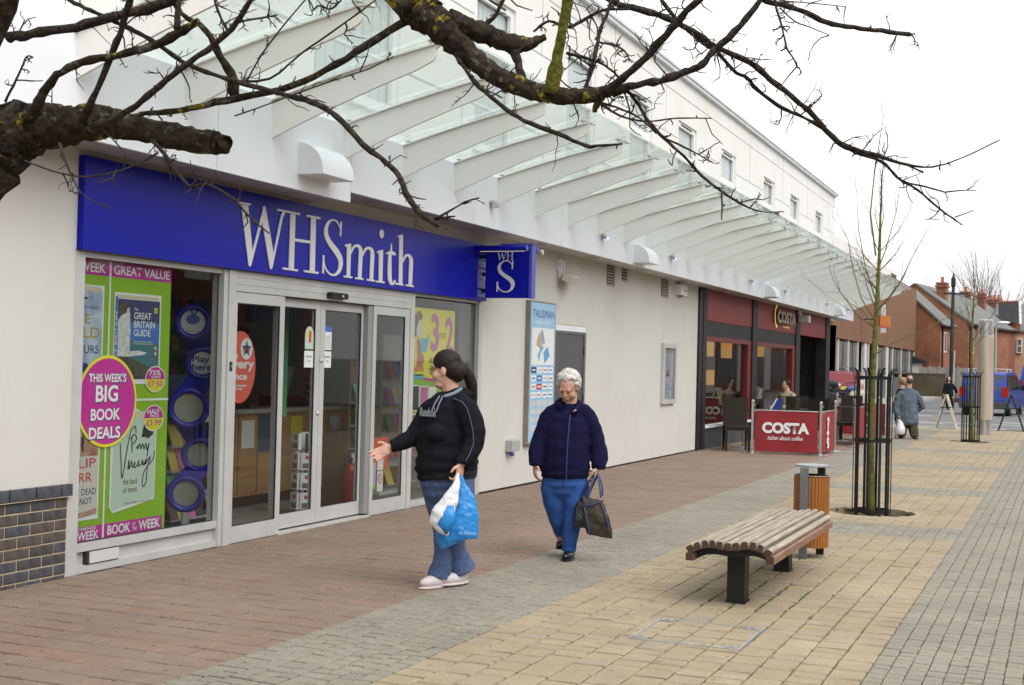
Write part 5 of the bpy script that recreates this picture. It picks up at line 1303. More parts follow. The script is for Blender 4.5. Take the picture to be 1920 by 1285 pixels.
for y in (8.33, 9.05, 9.75, 10.33):
    b = MB()
    for i in range(len(cs_) - 1):
        p, q = cs_[i], cs_[i+1]
        b.hexa([(p.x, y - .02, p.z - .075), (q.x, y - .02, q.z - .075), (q.x, y + .02, q.z - .075), (p.x, y + .02, p.z - .075), (p.x, y - .02, p.z - .026), (q.x, y - .02, q.z - .026), (q.x, y + .02, q.z - .026), (p.x, y + .02, p.z - .026)])
    for c, e in ((cs_[0], ends[0]), (cs_[-1], ends[1])): b.hexa([(c.x - .012, y - .02, e.z - .02), (c.x + .012, y - .02, e.z - .02), (c.x + .012, y + .02, e.z - .02), (c.x - .012, y + .02, e.z - .02), (c.x - .012, y - .02, c.z - .03), (c.x + .012, y - .02, c.z - .03), (c.x + .012, y + .02, c.z - .03), (c.x - .012, y + .02, c.z - .03)])
    b.build('rib', BLACK, bn)
xm = (cs_[5].x)
for y in (8.46, 9.95):
    b = MB(); b.bbox(xm - .058, xm + .058, y, y + .13, 0.0, 0.325, .002); lg = b.build('leg', BLACK, bn)
    b = MB(); b.box(xm - .065, xm + .065, y - .008, y + .138, 0.0, 0.012); b.build('foot_plate', BLACK, lg)
b = MB(); b.box(xm - .04, xm + .04, 8.4, 10.2, 0.327, cs_[5].z - .08 + .02); b.build('spine', BLACK, bn)
# ---- litter bin
bc = Vector((4.30, 10.88, 0))
lb_ = thing('litter_bin', 'round litter bin of orange wooden slats with a flat grey lid', 'bin', bc)
ORW = mat('orange_wood', (0.25, 0.082, 0.014), (0.40, 0.15, 0.03), rough=0.4, scale=5, stretch=(1, 1, 0.15), detail=6)
ns = 34; R_ = 0.143
sm = MB(); w_ = pi*R_/ns - .0022
sm.hexa([(R_ - .012, -w_, .085), (R_, -w_, .085), (R_, w_, .085), (R_ - .012, w_, .085), (R_ - .012, -w_, .655), (R_, -w_, .655), (R_, w_, .655), (R_ - .012, w_, .655)])
sme = sm.mesh('slat'); sme.materials.append(ORW)
for k in range(ns):
    o = bpy.data.objects.new('slat', sme); COL.objects.link(o); o.parent = lb_; o.rotation_euler = (0, 0, 2*pi*k/ns)
b = MB(); b.lathe([(.10, .09), (R_ - .013, .09), (R_ - .013, .66), (R_ - .003, .664), (R_ - .003, .668), (R_ - .02, .668), (R_ - .022, .45)], bc, 28); b.build('liner', BLACK, lb_)
b = MB(); b.torus(bc + Vector((0, 0, .664)), R_ - .006, .006, 'z', 30, 6); b.build('rim', mat('rim_brown', (0.25, 0.15, 0.10), rough=0.4), lb_)
b = MB(); b.lathe([(.138, .738), (.14, .741), (.14, .750), (.137, .752)], bc, 32); b.build('lid', mat('lid_grey', (0.30, 0.32, 0.34), (0.38, 0.40, 0.41), rough=0.4, metal=0.3, scale=10), lb_)
PST = mat('post_grey', (0.13, 0.14, 0.15), (0.17, 0.18, 0.19), rough=0.45, metal=0.2, scale=8)
b = MB(); b.bbox(bc.x - .062, bc.x + .0, bc.y - R_ - .045, bc.y - R_ - .002, 0, .738, .004); b.build('front_post', PST, lb_)
b = MB(); b.bbox(bc.x + .02, bc.x + .08, bc.y + R_ + .002, bc.y + R_ + .04, 0, .738, .004); b.build('rear_post', BLACK, lb_)
# ---- tree guards
def guard(cx, cy, label, detail=True):
    t = thing('tree_guard', label, 'tree guard', (cx, cy, -0.05), group='black steel tree guards')
    nb_, R_ = 10, 0.20
    for k in range(nb_):
        a = 2*pi*(k + .35)/nb_; u = Vector((cos(a), sin(a), 0)); s = Vector((-sin(a), cos(a), 0))
        pts = [(R_, -0.05), (R_, .8), (R_, 1.42), (R_ + .004, 1.47), (R_ + .02, 1.515), (R_ + .045, 1.545), (R_ + .085, 1.565)]
        b = MB()
        for i in range(len(pts) - 1):
            (r0, z0), (r1, z1) = pts[i], pts[i+1]
            c0, c1 = Vector((cx, cy, z0)) + u*r0, Vector((cx, cy, z1)) + u*r1; h = .014; d = .004
            b.hexa([c0 - s*h - u*d, c0 + s*h - u*d, c0 + s*h + u*d, c0 - s*h + u*d, c1 - s*h - u*d, c1 + s*h - u*d, c1 + s*h + u*d, c1 - s*h + u*d])
        b.build('bar', BLACK, t)
    for z in (0.0, .76, 1.44):
        b = MB(); n = 28
        for k in range(n):
            a, e = 2*pi*k/n, 2*pi*(k+1)/n; P = lambda q, r, zz: (cx + r*cos(q), cy + r*sin(q), zz)
            b.hexa([P(a, R_ - .014, z), P(a, R_ - .006, z), P(e, R_ - .006, z), P(e, R_ - .014, z), P(a, R_ - .014, z + .035), P(a, R_ - .006, z + .035), P(e, R_ - .006, z + .035), P(e, R_ - .014, z + .035)])
        b.build('hoop', BLACK, t)
guard(4.28, 14.68, 'near black tree guard of curved-top flat bars beyond the bench'); guard(4.25, 31.25, 'far black tree guard beside the tall metal column')
# ---- trees
def moss_bark(name, c1, c2, c3, sc=14, thr=0.55, bump=0.9, c4=None, thr2=0.6):
    m = bpy.data.materials.new(name); m.use_nodes = True; nt = m.node_tree; N = nt.nodes; L = nt.links
    b = N['Principled BSDF']; b.inputs['Roughness'].default_value = .9; b.inputs['Specular IOR Level'].default_value = .2
    tc = N.new('ShaderNodeTexCoord')
    def noise(scale, det, off=0.0):
        mp = N.new('ShaderNodeMapping'); mp.inputs['Location'].default_value = (off, off*.7, off*1.3); L.new(tc.outputs['Object'], mp.inputs['Vector'])
        n = N.new('ShaderNodeTexNoise'); n.inputs['Scale'].default_value = scale; n.inputs['Detail'].default_value = det; n.inputs['Roughness'].default_value = .7; L.new(mp.outputs[0], n.inputs['Vector']); return n
    n1 = noise(sc*3.5, 6)
    r1 = N.new('ShaderNodeValToRGB'); r1.color_ramp.elements[0].color = (*c1, 1); r1.color_ramp.elements[1].color = (*c2, 1); r1.color_ramp.elements[0].position = .38; r1.color_ramp.elements[1].position = .62; L.new(n1.outputs[0], r1.inputs[0])
    col = r1.outputs[0]
    for c, th, s2, off in ((c4, thr2, sc*1.6, 3.7), (c3, thr, sc, 0.0)):
        if c is None: continue
        n2 = noise(s2, 8, off); r2 = N.new('ShaderNodeValToRGB'); r2.color_ramp.elements[0].position = th; r2.color_ramp.elements[1].position = th + .05; L.new(n2.outputs[0], r2.inputs[0])
        mx = N.new('ShaderNodeMix'); mx.data_type = 'RGBA'; L.new(r2.outputs[0], mx.inputs[0]); L.new(col, mx.inputs[6]); mx.inputs[7].default_value = (*c, 1); col = mx.outputs[2]
    L.new(col, b.inputs['Base Color'])
    n3 = N.new('ShaderNodeTexVoronoi'); n3.inputs['Scale'].default_value = sc*5; L.new(tc.outputs['Object'], n3.inputs['Vector'])
    ad = N.new('ShaderNodeMath'); L.new(n1.outputs[0], ad.inputs[0]); L.new(n3.outputs[0], ad.inputs[1])
    bp = N.new('ShaderNodeBump'); bp.inputs['Strength'].default_value = bump; bp.inputs['Distance'].default_value = .010; L.new(ad.outputs[0], bp.inputs['Height']); L.new(bp.outputs[0], b.inputs['Normal'])
    MATS[name] = m; return m
MOSSY = moss_bark('mossy_sapling_bark', (0.095, 0.10, 0.022), (0.165, 0.17, 0.035), (0.08, 0.07, 0.04), 9, .52, .6)
TWIG = mat('sapling_twig', (0.085, 0.065, 0.045), (0.14, 0.11, 0.075), rough=0.8, scale=12)
TWIGG = mat('sapling_branch', (0.10, 0.095, 0.03), (0.15, 0.14, 0.05), rough=0.85, scale=12)
trng = random.Random(5)
def grow(mb, p, d, length, r, depth, up=0.25, spread=0.5, n=6, sides=5):
    """a twig that bends upwards and carries side twigs"""
    pts, rad = [p.copy()], [r]; d = d.normalized(); q = p.copy()
    for i in range(n):
        d = (d + Vector((trng.gauss(0, .09), trng.gauss(0, .09), up/n + trng.gauss(0, .05)))).normalized()
        q = q + d*(length/n); pts.append(q.copy()); rad.append(r*(1 - .75*(i+1)/n))
    mb.tube(pts, rad, sides)
    if depth > 0:
        for i in range(1, n + 1):
            if trng.random() < (.85 if depth > 1 else .75):
                a = trng.uniform(0, 2*pi); t = (pts[i] - pts[i-1]).normalized()
                s = t.orthogonal().normalized(); s = (Matrix.Rotation(a, 3, t) @ s)
                nd = (t + s*spread*trng.uniform(.6, 1.3)).normalized()
                grow(mb, pts[i], nd, length*trng.uniform(.22, .45), max(rad[i]*.5, .0016), depth - 1, up*.6, spread, max(3, n - 2), 4)
def young_tree(x, y, top, label, explicit, seed, r0=.036):
    global trng
    trng = random.Random(seed)
    t = thing('young_tree', label, 'tree', (x, y, -0.07), group='young street trees in guards')
    mb = MB(); pts, rad = [], []
    n = 16
    for i in range(n + 1):
        u = i/n; z = -0.08 + u*(top*.80 + .08)
        pts.append(Vector((x + .02*sin(u*5 + seed) + .012*u, y + .02*cos(u*4 + seed), z))); rad.append(r0*(1.15 - u)**.8 + .004)
    mb.tube(pts, rad, 10); mb.build('trunk', MOSSY, t, smooth=True)
    cr = MB(); i0 = next(i for i, p in enumerate(pts) if p.z > top*.47)
    for i in range(i0, n + 1):
        for _ in range(2):
            a = trng.uniform(0, 2*pi); u = (i - i0)/(n - i0)
            d = Vector((cos(a)*.85, sin(a)*.85, .55 + .4*u))
            grow(cr, pts[i], d, trng.uniform(.5, 1.05)*(1 - .4*u)*top/4.3, max(rad[i]*.36, .0035), 2, .75, .65)
    grow(cr, pts[-1], Vector((0, 0, 1)), top*.2, rad[-1], 2, .3, .5)
    cr.build('crown', TWIG, t)
    eb = MB()
    for pth, rr in explicit:
        eb.tube(pth, [rr*(1 - .8*k/(len(pth)-1)) for k in range(len(pth))], 6)
        for k in range(1, len(pth)):
            if trng.random() < .8: grow(eb, pth[k], (pth[k] - pth[k-1]).normalized() + Vector((trng.gauss(0, .5), trng.gauss(0, .5), .4)), trng.uniform(.12, .35), .003, 1, .2, .6, 4, 4)
    if explicit: eb.build('branch', TWIGG, t)
E1 = []
for pth, rr in (([(1637, 668, 0), (1665, 648, .05), (1700, 632, .1), (1740, 618, .15), (1765, 600, .2), (1800, 588, .24)], .010), ([(1637, 610, 0), (1620, 585, .05), (1595, 570, .12), (1575, 548, .2), (1545, 548, .25)], .007),
                ([(1640, 590, 0), (1665, 560, -.1), (1690, 525, -.2), (1712, 480, -.25), (1745, 420, -.3)], .009), ([(1640, 600, 0), (1615, 560, -.15), (1598, 500, -.25), (1590, 450, -.3), (1572, 410, -.32)], .008), ([(1641, 560, 0), (1622, 500, .1), (1610, 430, .2), (1606, 360, .25)], .008),
                ([(1641, 520, 0), (1660, 470, .05), (1680, 400, .12), (1690, 330, .15)], .008), ([(1642, 480, 0), (1632, 400, -.05), (1640, 320, 0), (1650, 260, 0), (1657, 218, 0)], .010)):
    E1.append(([on_y(a, b, 14.68 + c) for a, b, c in pth], rr))
young_tree(4.28, 14.68, 4.05, 'young mossy green-trunked tree inside the near tree guard', E1, 3, .036)
E2 = []
for pth, rr in (([(1822, 660, 0), (1800, 640, .2), (1790, 610, .4), (1785, 590, .5)], .012), ([(1823, 640, 0), (1845, 610, -.2), (1862, 590, -.4), (1880, 570, -.5)], .012), ([(1824, 650, 0), (1850, 630, .3), (1872, 618, .5), (1890, 600, .6)], .010), ([(1822, 620, 0), (1812, 570, .2), (1806, 530, .3), (1800, 500, .4)], .012)):
    E2.append(([on_y(a, b, 31.25 + c) for a, b, c in pth], rr))
young_tree(4.25, 31.25, 4.3, 'smaller young tree inside the far tree guard', E2, 8, .045)

# ---- the old tree in front: thick lichen-covered limbs reach in from the left and above
BARK = moss_bark('lichen_bark', (0.014, 0.010, 0.007), (0.048, 0.036, 0.024), (0.28, 0.235, 0.02), 8, .575, 1.0, (0.11, 0.115, 0.08), .57)
BARKT = moss_bark('thin_branch_bark', (0.018, 0.013, 0.010), (0.055, 0.043, 0.034), (0.12, 0.11, 0.05), 14, .63, .8)
BARKG = moss_bark('green_branch_bark', (0.085, 0.09, 0.015), (0.16, 0.165, 0.03), (0.06, 0.05, 0.03), 10, .57, .8)
TWG = mat('old_twig', (0.018, 0.013, 0.011), (0.045, 0.035, 0.028), rough=0.9, scale=20)
tp = on_d(-190, 470, 4.75)
ot = thing('old_tree', 'old bare tree whose lichen-covered limbs cross the top of the view', 'tree', (tp.x, tp.y, 0))
orng = random.Random(21)
def catmull(P, sub):
    out = []
    n = len(P)
    for i in range(n - 1):
        a, b, c, d = P[max(i-1, 0)], P[i], P[i+1], P[min(i+2, n-1)]
        for k in range(sub):
            t = k/sub; out.append(tuple(.5*(2*b[j] + (c[j]-a[j])*t + (2*a[j]-5*b[j]+4*c[j]-d[j])*t*t + (3*b[j]-a[j]-3*c[j]+d[j])*t**3) for j in range(len(b))))
    out.append(tuple(P[-1])); return out
spurs = []
def limb(name, P, d0, d1, m, sub=4, sides=9, spur=1.0, knob=.10, thick=.9):
    """P: (px, py, radius px); depth runs from d0 to d1 metres in front of the camera"""
    Q = catmull([(*p, d0 + (d1-d0)*i/(len(P)-1)) for i, p in enumerate(P)], sub)
    pts, rad = [], []
    for (a, b, r, D) in Q:
        c = on_d(a, b, D); rr = max(r*(thick if r > 14 else .78), .9)*D/FPX
        j = rr*knob*1.2; c += Vector((orng.gauss(0, j), orng.gauss(0, j), orng.gauss(0, j)))
        pts.append(c); rad.append(rr*(1 + orng.gauss(0, knob)))
    mb = MB(); mb.tube(pts, rad, sides)
    if rad[0] > .012:
        for v in mb.v:
            q = mnoise.noise(v*18)*.16 + mnoise.noise(v*55)*.14 + mnoise.noise(v*120)*.10
            i = min(range(len(pts)), key=lambda k: (pts[k]-v).length_squared); v += (v - pts[i])*q
    mb.build(name, m, ot, smooth=True)
    L = sum((pts[i+1]-pts[i]).length for i in range(len(pts)-1))
    for _ in range(int(L*24*spur)):
        i = orng.randrange(1, len(pts)); spurs.append((pts[i], (pts[i]-pts[i-1]).normalized(), rad[i]))
# trunk, hidden to the left of the picture, and the limb that leaves it
mb = MB(); g0 = Vector((tp.x, tp.y, -.05)); g1 = on_d(-190, 470, 4.75); g2 = on_d(-70, 130, 4.8); g3 = on_d(-8, 5, 4.75); g4 = on_d(30, -160, 4.6); g5 = on_d(250, -330, 4.5); g6 = on_d(560, -220, 4.4)
mb.tube([g0, g0 + Vector((.02, 0, .4)), g1, g2, g3, g4, g5, g6], [.24, .19, .16, .085, .074, .078, .085, .085], 14)
for v in mb.v: v += Vector((mnoise.noise(v*14), mnoise.noise(v*14 + Vector((5, 0, 0))), mnoise.noise(v*14 + Vector((0, 7, 0)))))*.012
mb.build('trunk', BARK, ot, smooth=True)
limb('limb', [(-230, 470, 100), (-80, 335, 95), (0, 258, 73), (60, 243, 52), (110, 236, 44), (200, 231, 33), (260, 240, 27), (330, 258, 26), (400, 268, 24), (424, 272, 19)], 4.75, 4.55, BARK, 9, 18, .5, .035)
limb('limb', [(560, -220, 46), (700, -90, 48), (775, 5, 44), (810, 35, 36), (845, 70, 28), (886, 108, 23), (934, 144, 21), (982, 165, 20), (1034, 178, 18.5), (1085, 181, 16.5), (1132, 176, 15)], 4.4, 4.3, BARK, 9, 18, .6, .035)
limb('limb', [(835, 40, 24), (880, 52, 23), (920, 68, 21), (955, 82, 19), (990, 82, 15), (1022, 70, 8)], 4.4, 4.5, BARK, 7, 14, .6, .05)
limb('branch', [(958, 85, 16), (968, 108, 11), (977, 140, 11), (985, 160, 12)], 4.47, 4.35, BARK, 3, 9, .2)
limb('branch', [(1130, 178, 13), (1120, 192, 9), (1114, 210, 6)], 4.3, 4.3, BARK, 3, 8, 0)
limb('branch', [(1034, 172, 16), (1044, 115, 14), (1054, 60, 12.5), (1064, 0, 12.5), (1078, -70, 12.5)], 4.3, 4.15, BARKG, 4, 10, .2, .04)
limb('branch', [(1125, 176, 14), (1150, 160, 11), (1185, 132, 9.5), (1230, 88, 9), (1268, 43, 8.5), (1310, 0, 8), (1370, -60, 8)], 4.3, 4.0, BARKT, 4, 8, .8)
limb('branch', [(1128, 178, 12), (1180, 163, 10.5), (1240, 150, 10), (1285, 135, 9.5), (1316, 120, 9), (1343, 91, 8.5), (1388, 48, 8), (1426, 0, 7.5), (1460, -60, 7.5)], 4.3, 4.2, BARKT, 4, 8, .8)
limb('branch', [(1080, -40, 8), (1142, 0, 7), (1185, 15, 8), (1250, 33, 8), (1310, 66, 7), (1343, 89, 7), (1405, 117, 7.5), (1446, 151, 7), (1498, 192, 6.5), (1522, 213, 7), (1556, 252, 7), (1587, 275, 6.5), (1646, 293, 5), (1700, 309, 3.8), (1749, 313, 2), (1804, 296, 1.7), (1874, 263, 1.6)], 4.5, 4.9, BARKT, 4, 8, 1.2)
limb('branch', [(1240, 0, 5), (1270, 38, 5), (1310, 74, 5), (1347, 100, 5), (1374, 131, 5), (1402, 148, 5), (1419, 168, 5), (1467, 203, 4.5), (1501, 217, 4.5), (1542, 241, 4.5), (1570, 268, 4.5), (1604, 286, 4.2), (1652, 303, 3.8), (1683, 333, 3.3), (1721, 357, 2.8), (1762, 392, 2.3), (1790, 412, 2), (1804, 422, 1.3)], 4.6, 4.95, BARKT, 4, 7, 1.3)
limb('branch', [(1683, 334, 2.6), (1704, 344, 2.4), (1735, 350, 2), (1773, 361, 1.8)], 4.93, 4.9, BARKT, 3, 6, 1)
limb('branch', [(1700, 309, 3), (1715, 316, 2.6), (1731, 324, 2.4)], 4.9, 4.9, BARKT, 3, 6, .5)
limb('branch', [(1790, 408, 1.6), (1806, 402, 1.5), (1825, 395, 1.2)], 4.95, 4.95, BARKT, 3, 5, 0)
limb('branch', [(1400, -30, 8), (1436, 3, 7), (1474, 10, 7.5), (1515, 26, 7.5), (1549, 41, 6.5), (1601, 52, 6), (1652, 58, 5.5), (1706, 65, 5.5)], 4.3, 4.5, BARKT, 4, 8, .6)
limb('branch', [(1448, -20, 3), (1453, 5, 2.8), (1466, 50, 2.6), (1475, 90, 2.4), (1488, 110, 2), (1494, 126, 1.2)], 4.3, 4.3, TWG, 3, 6, 2.2)
limb('branch', [(1462, 15, 2), (1490, 40, 1.9), (1520, 52, 1.7), (1555, 66, 1.2)], 4.35, 4.3, TWG, 3, 5, 1)
limb('branch', [(1420, -10, 2), (1470, 2, 1.8), (1520, 6, 1.5), (1586, 13, 1.1)], 4.3, 4.3, TWG, 3, 5, 1)
limb('branch', [(1150, 180, 6), (1177, 172, 4.5), (1197, 197, 4.5), (1217, 230, 4.3), (1245, 259, 4.2), (1281, 292, 4), (1316, 330, 3.8), (1353, 359, 3.3), (1388, 381, 2.6), (1426, 397, 2), (1470, 397, 1.2)], 4.3, 4.4, BARKT, 4, 7, 1.2)
limb('branch', [(1244, 258, 3), (1285, 277, 2.6), (1310, 290, 2), (1335, 305, 1.2)], 4.36, 4.4, BARKT, 3, 6, 1)
limb('branch', [(1353, 359, 2.6), (1354, 385, 2.4), (1353, 412, 1.6)], 4.36, 4.33, TWG, 3, 6, .5)
limb('branch', [(1120, 190, 4), (1160, 216, 2.8), (1210, 228, 2.4), (1270, 222, 2), (1335, 222, 1.3)], 4.3, 4.2, BARKT, 4, 6, 1)
limb('branch', [(1125, 192, 3), (1165, 205, 2.6), (1200, 222, 2.4), (1230, 250, 2)], 4.3, 4.3, BARKT, 4, 6, 1)
limb('branch', [(858, 108, 6), (872, 130, 5.5), (900, 164, 6), (941, 199, 6), (982, 226, 5.5), (1044, 250, 5.5), (1099, 274, 5), (1119, 274, 4), (1167, 270, 2)], 4.34, 4.15, BARKT, 4, 8, 1.2)
limb('branch', [(20, 70, 13), (60, 63, 11), (140, 50, 11), (228, 27, 11.5), (317, 4, 13), (380, -30, 13)], 4.72, 4.3, BARKT, 4, 9, .5)
limb('branch', [(58, 220, 16), (68, 200, 13), (88, 165, 11), (116, 135, 10), (169, 113, 10), (238, 101, 9.5), (291, 85, 10), (344, 58, 11), (372, 40, 8)], 4.6, 4.3, BARK, 4, 9, .8)
limb('branch', [(155, 226, 11), (172, 190, 9.5), (212, 97, 8.5), (232, 40, 8), (252, -25, 8)], 4.57, 4.3, BARKT, 4, 8, .5)
limb('branch', [(180, 236, 10), (215, 222, 8), (255, 198, 7.5), (299, 161, 7.5), (352, 119, 7), (423, 66, 6.5), (460, 16, 6), (485, -30, 6)], 4.5, 4.15, BARKT, 4, 8, .8)
limb('branch', [(105, -20, 5), (140, 6, 5), (180, 24, 5), (225, 45, 5), (262, 64, 5.5), (300, 86, 6), (345, 118, 6), (400, 140, 6), (454, 156, 6), (526, 176, 6), (584, 192, 6.5), (632, 219, 6.5), (680, 270, 7), (741, 322, 7), (765, 370, 8), (789, 401, 8), (822, 425, 5)], 4.6, 4.1, BARKT, 4, 8, .8)
limb('branch', [(796, 404, 4), (815, 410, 4), (850, 392, 2.6), (875, 378, 2.4), (899, 371, 2)], 4.12, 4.1, BARKT, 3, 6, .8)
limb('branch', [(815, 412, 3), (835, 408, 2.6), (853, 406, 2)], 4.12, 4.1, BARKT, 3, 6, .5)
limb('branch', [(262, 214, 6), (310, 210, 6.5), (357, 204, 7), (423, 187, 9), (526, 168, 8.5), (611, 133, 8.5), (687, 86, 9), (765, 36, 10)], 4.55, 4.38, BARK, 4, 9, .7)
limb('branch', [(310, -25, 7), (341, 26, 6.5), (386, 56, 8), (413, 106, 9), (437, 148, 12), (436, 185, 13)], 4.4, 4.5, BARK, 4, 9, .4)
limb('branch', [(338, -20, 8), (334, 20, 7.5), (332, 55, 7.5)], 4.3, 4.3, BARKT, 3, 8, .4)
limb('branch', [(285, 262, 6), (307, 288, 5), (325, 316, 4.5), (345, 338, 4), (359, 350, 4), (394, 348, 3.5), (437, 373, 4), (456, 394, 3), (480, 418, 2.5), (505, 438, 1.6)], 4.55, 4.3, BARKT, 4, 7, 1.6)
limb('branch', [(46, 301, 2), (98, 321, 2), (160, 332, 2), (215, 323, 2.2), (262, 306, 2.6), (297, 286, 3)], 4.5, 4.53, TWG, 3, 6, .8)
limb('branch', [(112, 270, 4), (118, 290, 3), (130, 320, 2.4), (150, 360, 2), (180, 380, 1.6), (213, 393, 1.2)], 4.55, 4.45, TWG, 3, 6, .8)
limb('branch', [(440, 218, 2), (502, 196, 2), (560, 174, 2), (640, 146, 2), (690, 130, 1.8), (738, 106, 1.4)], 4.4, 4.1, TWG, 3, 6, .8)
limb('branch', [(436, 152, 3), (505, 148, 2.8), (560, 104, 2.6), (620, 62, 2.6), (700, 4, 2.4), (740, -30, 2.2)], 4.45, 4.1, TWG, 3, 6, .8)
limb('branch', [(460, 158, 2.4), (490, 104, 2.2), (530, 50, 2), (572, 0, 2), (590, -25, 2)], 4.4, 4.2, TWG, 3, 6, .8)
limb('branch', [(10, 190, 4), (25, 160, 3), (40, 130, 2.6), (50, 106, 2.2), (62, 108, 1.6)], 4.6, 4.5, TWG, 3, 6, 1)
# knot of spur twigs behind the green branch
limb('branch', [(1095, 175, 5), (1105, 140, 5), (1118, 95, 5), (1125, 60, 4.5), (1140, 20, 4), (1150, -20, 4)], 4.35, 4.5, BARKT, 4, 7, 3.5)
limb('branch', [(1062, 100, 4), (1095, 108, 3.8), (1125, 118, 3.6), (1150, 135, 3), (1165, 152, 2.5)], 4.3, 4.45, BARKT, 4, 6, 3)
limb('branch', [(1000, 60, 3), (1030, 40, 3.5), (1062, 52, 4), (1090, 40, 4), (1130, 20, 4), (1180, 18, 3)], 4.5, 4.5, BARKT, 4, 6, 3)
limb('branch', [(1125, 80, 2.6), (1150, 85, 2.4), (1170, 95, 2.2), (1182, 115, 1.6)], 4.45, 4.4, TWG, 4, 6, 3)
limb('branch', [(910, 45, 6), (930, 28, 5), (942, 0, 5), (955, -30, 5)], 4.42, 4.4, BARKT, 3, 7, 3)
limb('branch', [(640, 0, 2.5), (620, 18, 2.4), (600, 10, 2.2), (585, 22, 2)], 4.3, 4.3, TWG, 3, 6, 4)
limb('branch', [(430, 50, 3), (455, 40, 2.8), (490, 34, 2.4), (520, 28, 2)], 4.3, 4.3, TWG, 3, 6, 4)
limb('branch', [(400, -20, 3.5), (405, 10, 3.2), (420, 45, 3), (428, 58, 2.6)], 4.3, 4.35, TWG, 3, 6, 3)
tw = MB()
def spurlet(p, d, L, r, depth):
    n = orng.choice((2, 3, 3, 4)); pts, rad = [p], [r]; q = p
    for i in range(n):
        d = (d + Vector((orng.gauss(0, .35), orng.gauss(0, .35), orng.gauss(0, .35)))).normalized(); q = q + d*(L/n); pts.append(q); rad.append(r*(1 - .5*(i+1)/n)*(1.25 if orng.random() < .3 else 1))
    tw.tube(pts, rad, 5)
    if depth:
        for k in range(1, len(pts)):
            if orng.random() < .6: spurlet(pts[k], (d + Vector((orng.gauss(0, .8), orng.gauss(0, .8), orng.gauss(0, .8)))).normalized(), L*orng.uniform(.3, .6), r*.7, depth - 1)
for (p, t, r) in spurs:
    s = t.orthogonal().normalized(); s = Matrix.Rotation(orng.uniform(0, 2*pi), 3, t) @ s
    spurlet(p + s*r*.6, (s + t*orng.uniform(-.3, .7)).normalized(), orng.choice((.015, .02, .03, .03, .045, .06, .09, .12)), orng.uniform(.0018, .0032), orng.choice((0, 1, 1, 2, 2)))
o = tw.build('twigs', TWG, ot); o['kind'] = 'stuff'

# ---- tall metal column, advertising boards
tc_ = thing('metal_column', 'tall round metal column with pinkish panels and steel top and base', 'column', (4.33, 35.2, 0))
COLM = mat('column_panel', (0.42, 0.34, 0.28), (0.54, 0.46, 0.39), rough=0.4, metal=0.25, scale=2.2, stretch=(3, 3, .3), detail=4)
b = MB(); b.lathe([(.205, .36), (.21, .37), (.21, 2.48), (.205, 2.49)], (4.33, 35.2, 0), 28); b.build('shaft', COLM, tc_, smooth=False)
b = MB(); b.lathe([(.17, 0), (.17, .36)], (4.33, 35.2, 0), 24); b.build('base', STEEL, tc_); b = MB(); b.lathe([(.185, 2.49), (.185, 2.88), (.16, 2.90)], (4.33, 35.2, 0), 24); b.build('cap', STEEL, tc_)
b = MB()
for k in range(26): b.box(4.33 + .205, 4.33 + .222, 35.16, 35.2, .42 + k*.08, .46 + k*.08)
o = b.build('rivets', mat('rust', (0.16, 0.09, 0.06), rough=0.8), tc_); o['kind'] = 'stuff'
b = MB(); b.box(4.33 + .2, 4.33 + .212, 35.13, 35.19, .36, 2.48); b.build('seam', mat('seam_grey', (0.28, 0.25, 0.22), rough=0.6), tc_)
def a_board(x0, x1, y, h, m, label, wd=.5, th=.03, txt=False, rz=0):
    xm_ = (x0+x1)/2
    t = thing('a_board', label, 'a-board', (xm_, y, 0), group='folding boards at the end of the paving')
    for sgn_, xf in ((-1, x0), (1, x1)):
        d = Vector((xm_ + sgn_*.02 - xf, 0, h)).normalized(); n_ = Vector((d.z, 0, -d.x))*sgn_
        L = math.hypot(xm_ + sgn_*.02 - xf, h); o_ = Vector((xf, y, 0))
        b = MB(); b.hexa([o_ - n_*th + Vector((0, 0, 0)), o_, o_ + Vector((0, wd, 0)), o_ - n_*th + Vector((0, wd, 0)), o_ - n_*th + d*L, o_ + d*L, o_ + d*L + Vector((0, wd, 0)), o_ - n_*th + d*L + Vector((0, wd, 0))]); pn = b.build('panel', m, t)
        if txt and sgn_ > 0:
            for k in range(9): 
                c = o_ + d*(.15 + k*.075) + n_*.001; b = MB(); b.quad(c + Vector((0, .08, 0)), c + Vector((0, wd - .08, 0)), c + d*.03 + Vector((0, wd - .08, 0)), c + d*.03 + Vector((0, .08, 0))); b.build('print_line', P_BROWN, pn)
    b = MB(); b.cyl((x0 + .14, y - .01, h*.62), (x1 - .14, y - .01, h*.62), .012, 8); b.build('stay', BLACK, t)
CRB = mat('cream_board', (0.50, 0.46, 0.32), (0.58, 0.54, 0.40), rough=0.6, scale=5)
a_board(2.88, 3.46, 38.0, .93, CRB, 'cream folding board standing at the end of the paving', .55, .035, True)
a_board(4.52, 5.20, 37.9, .98, BLACK, 'black folding board at the right edge beside the metal column', .5, .03)
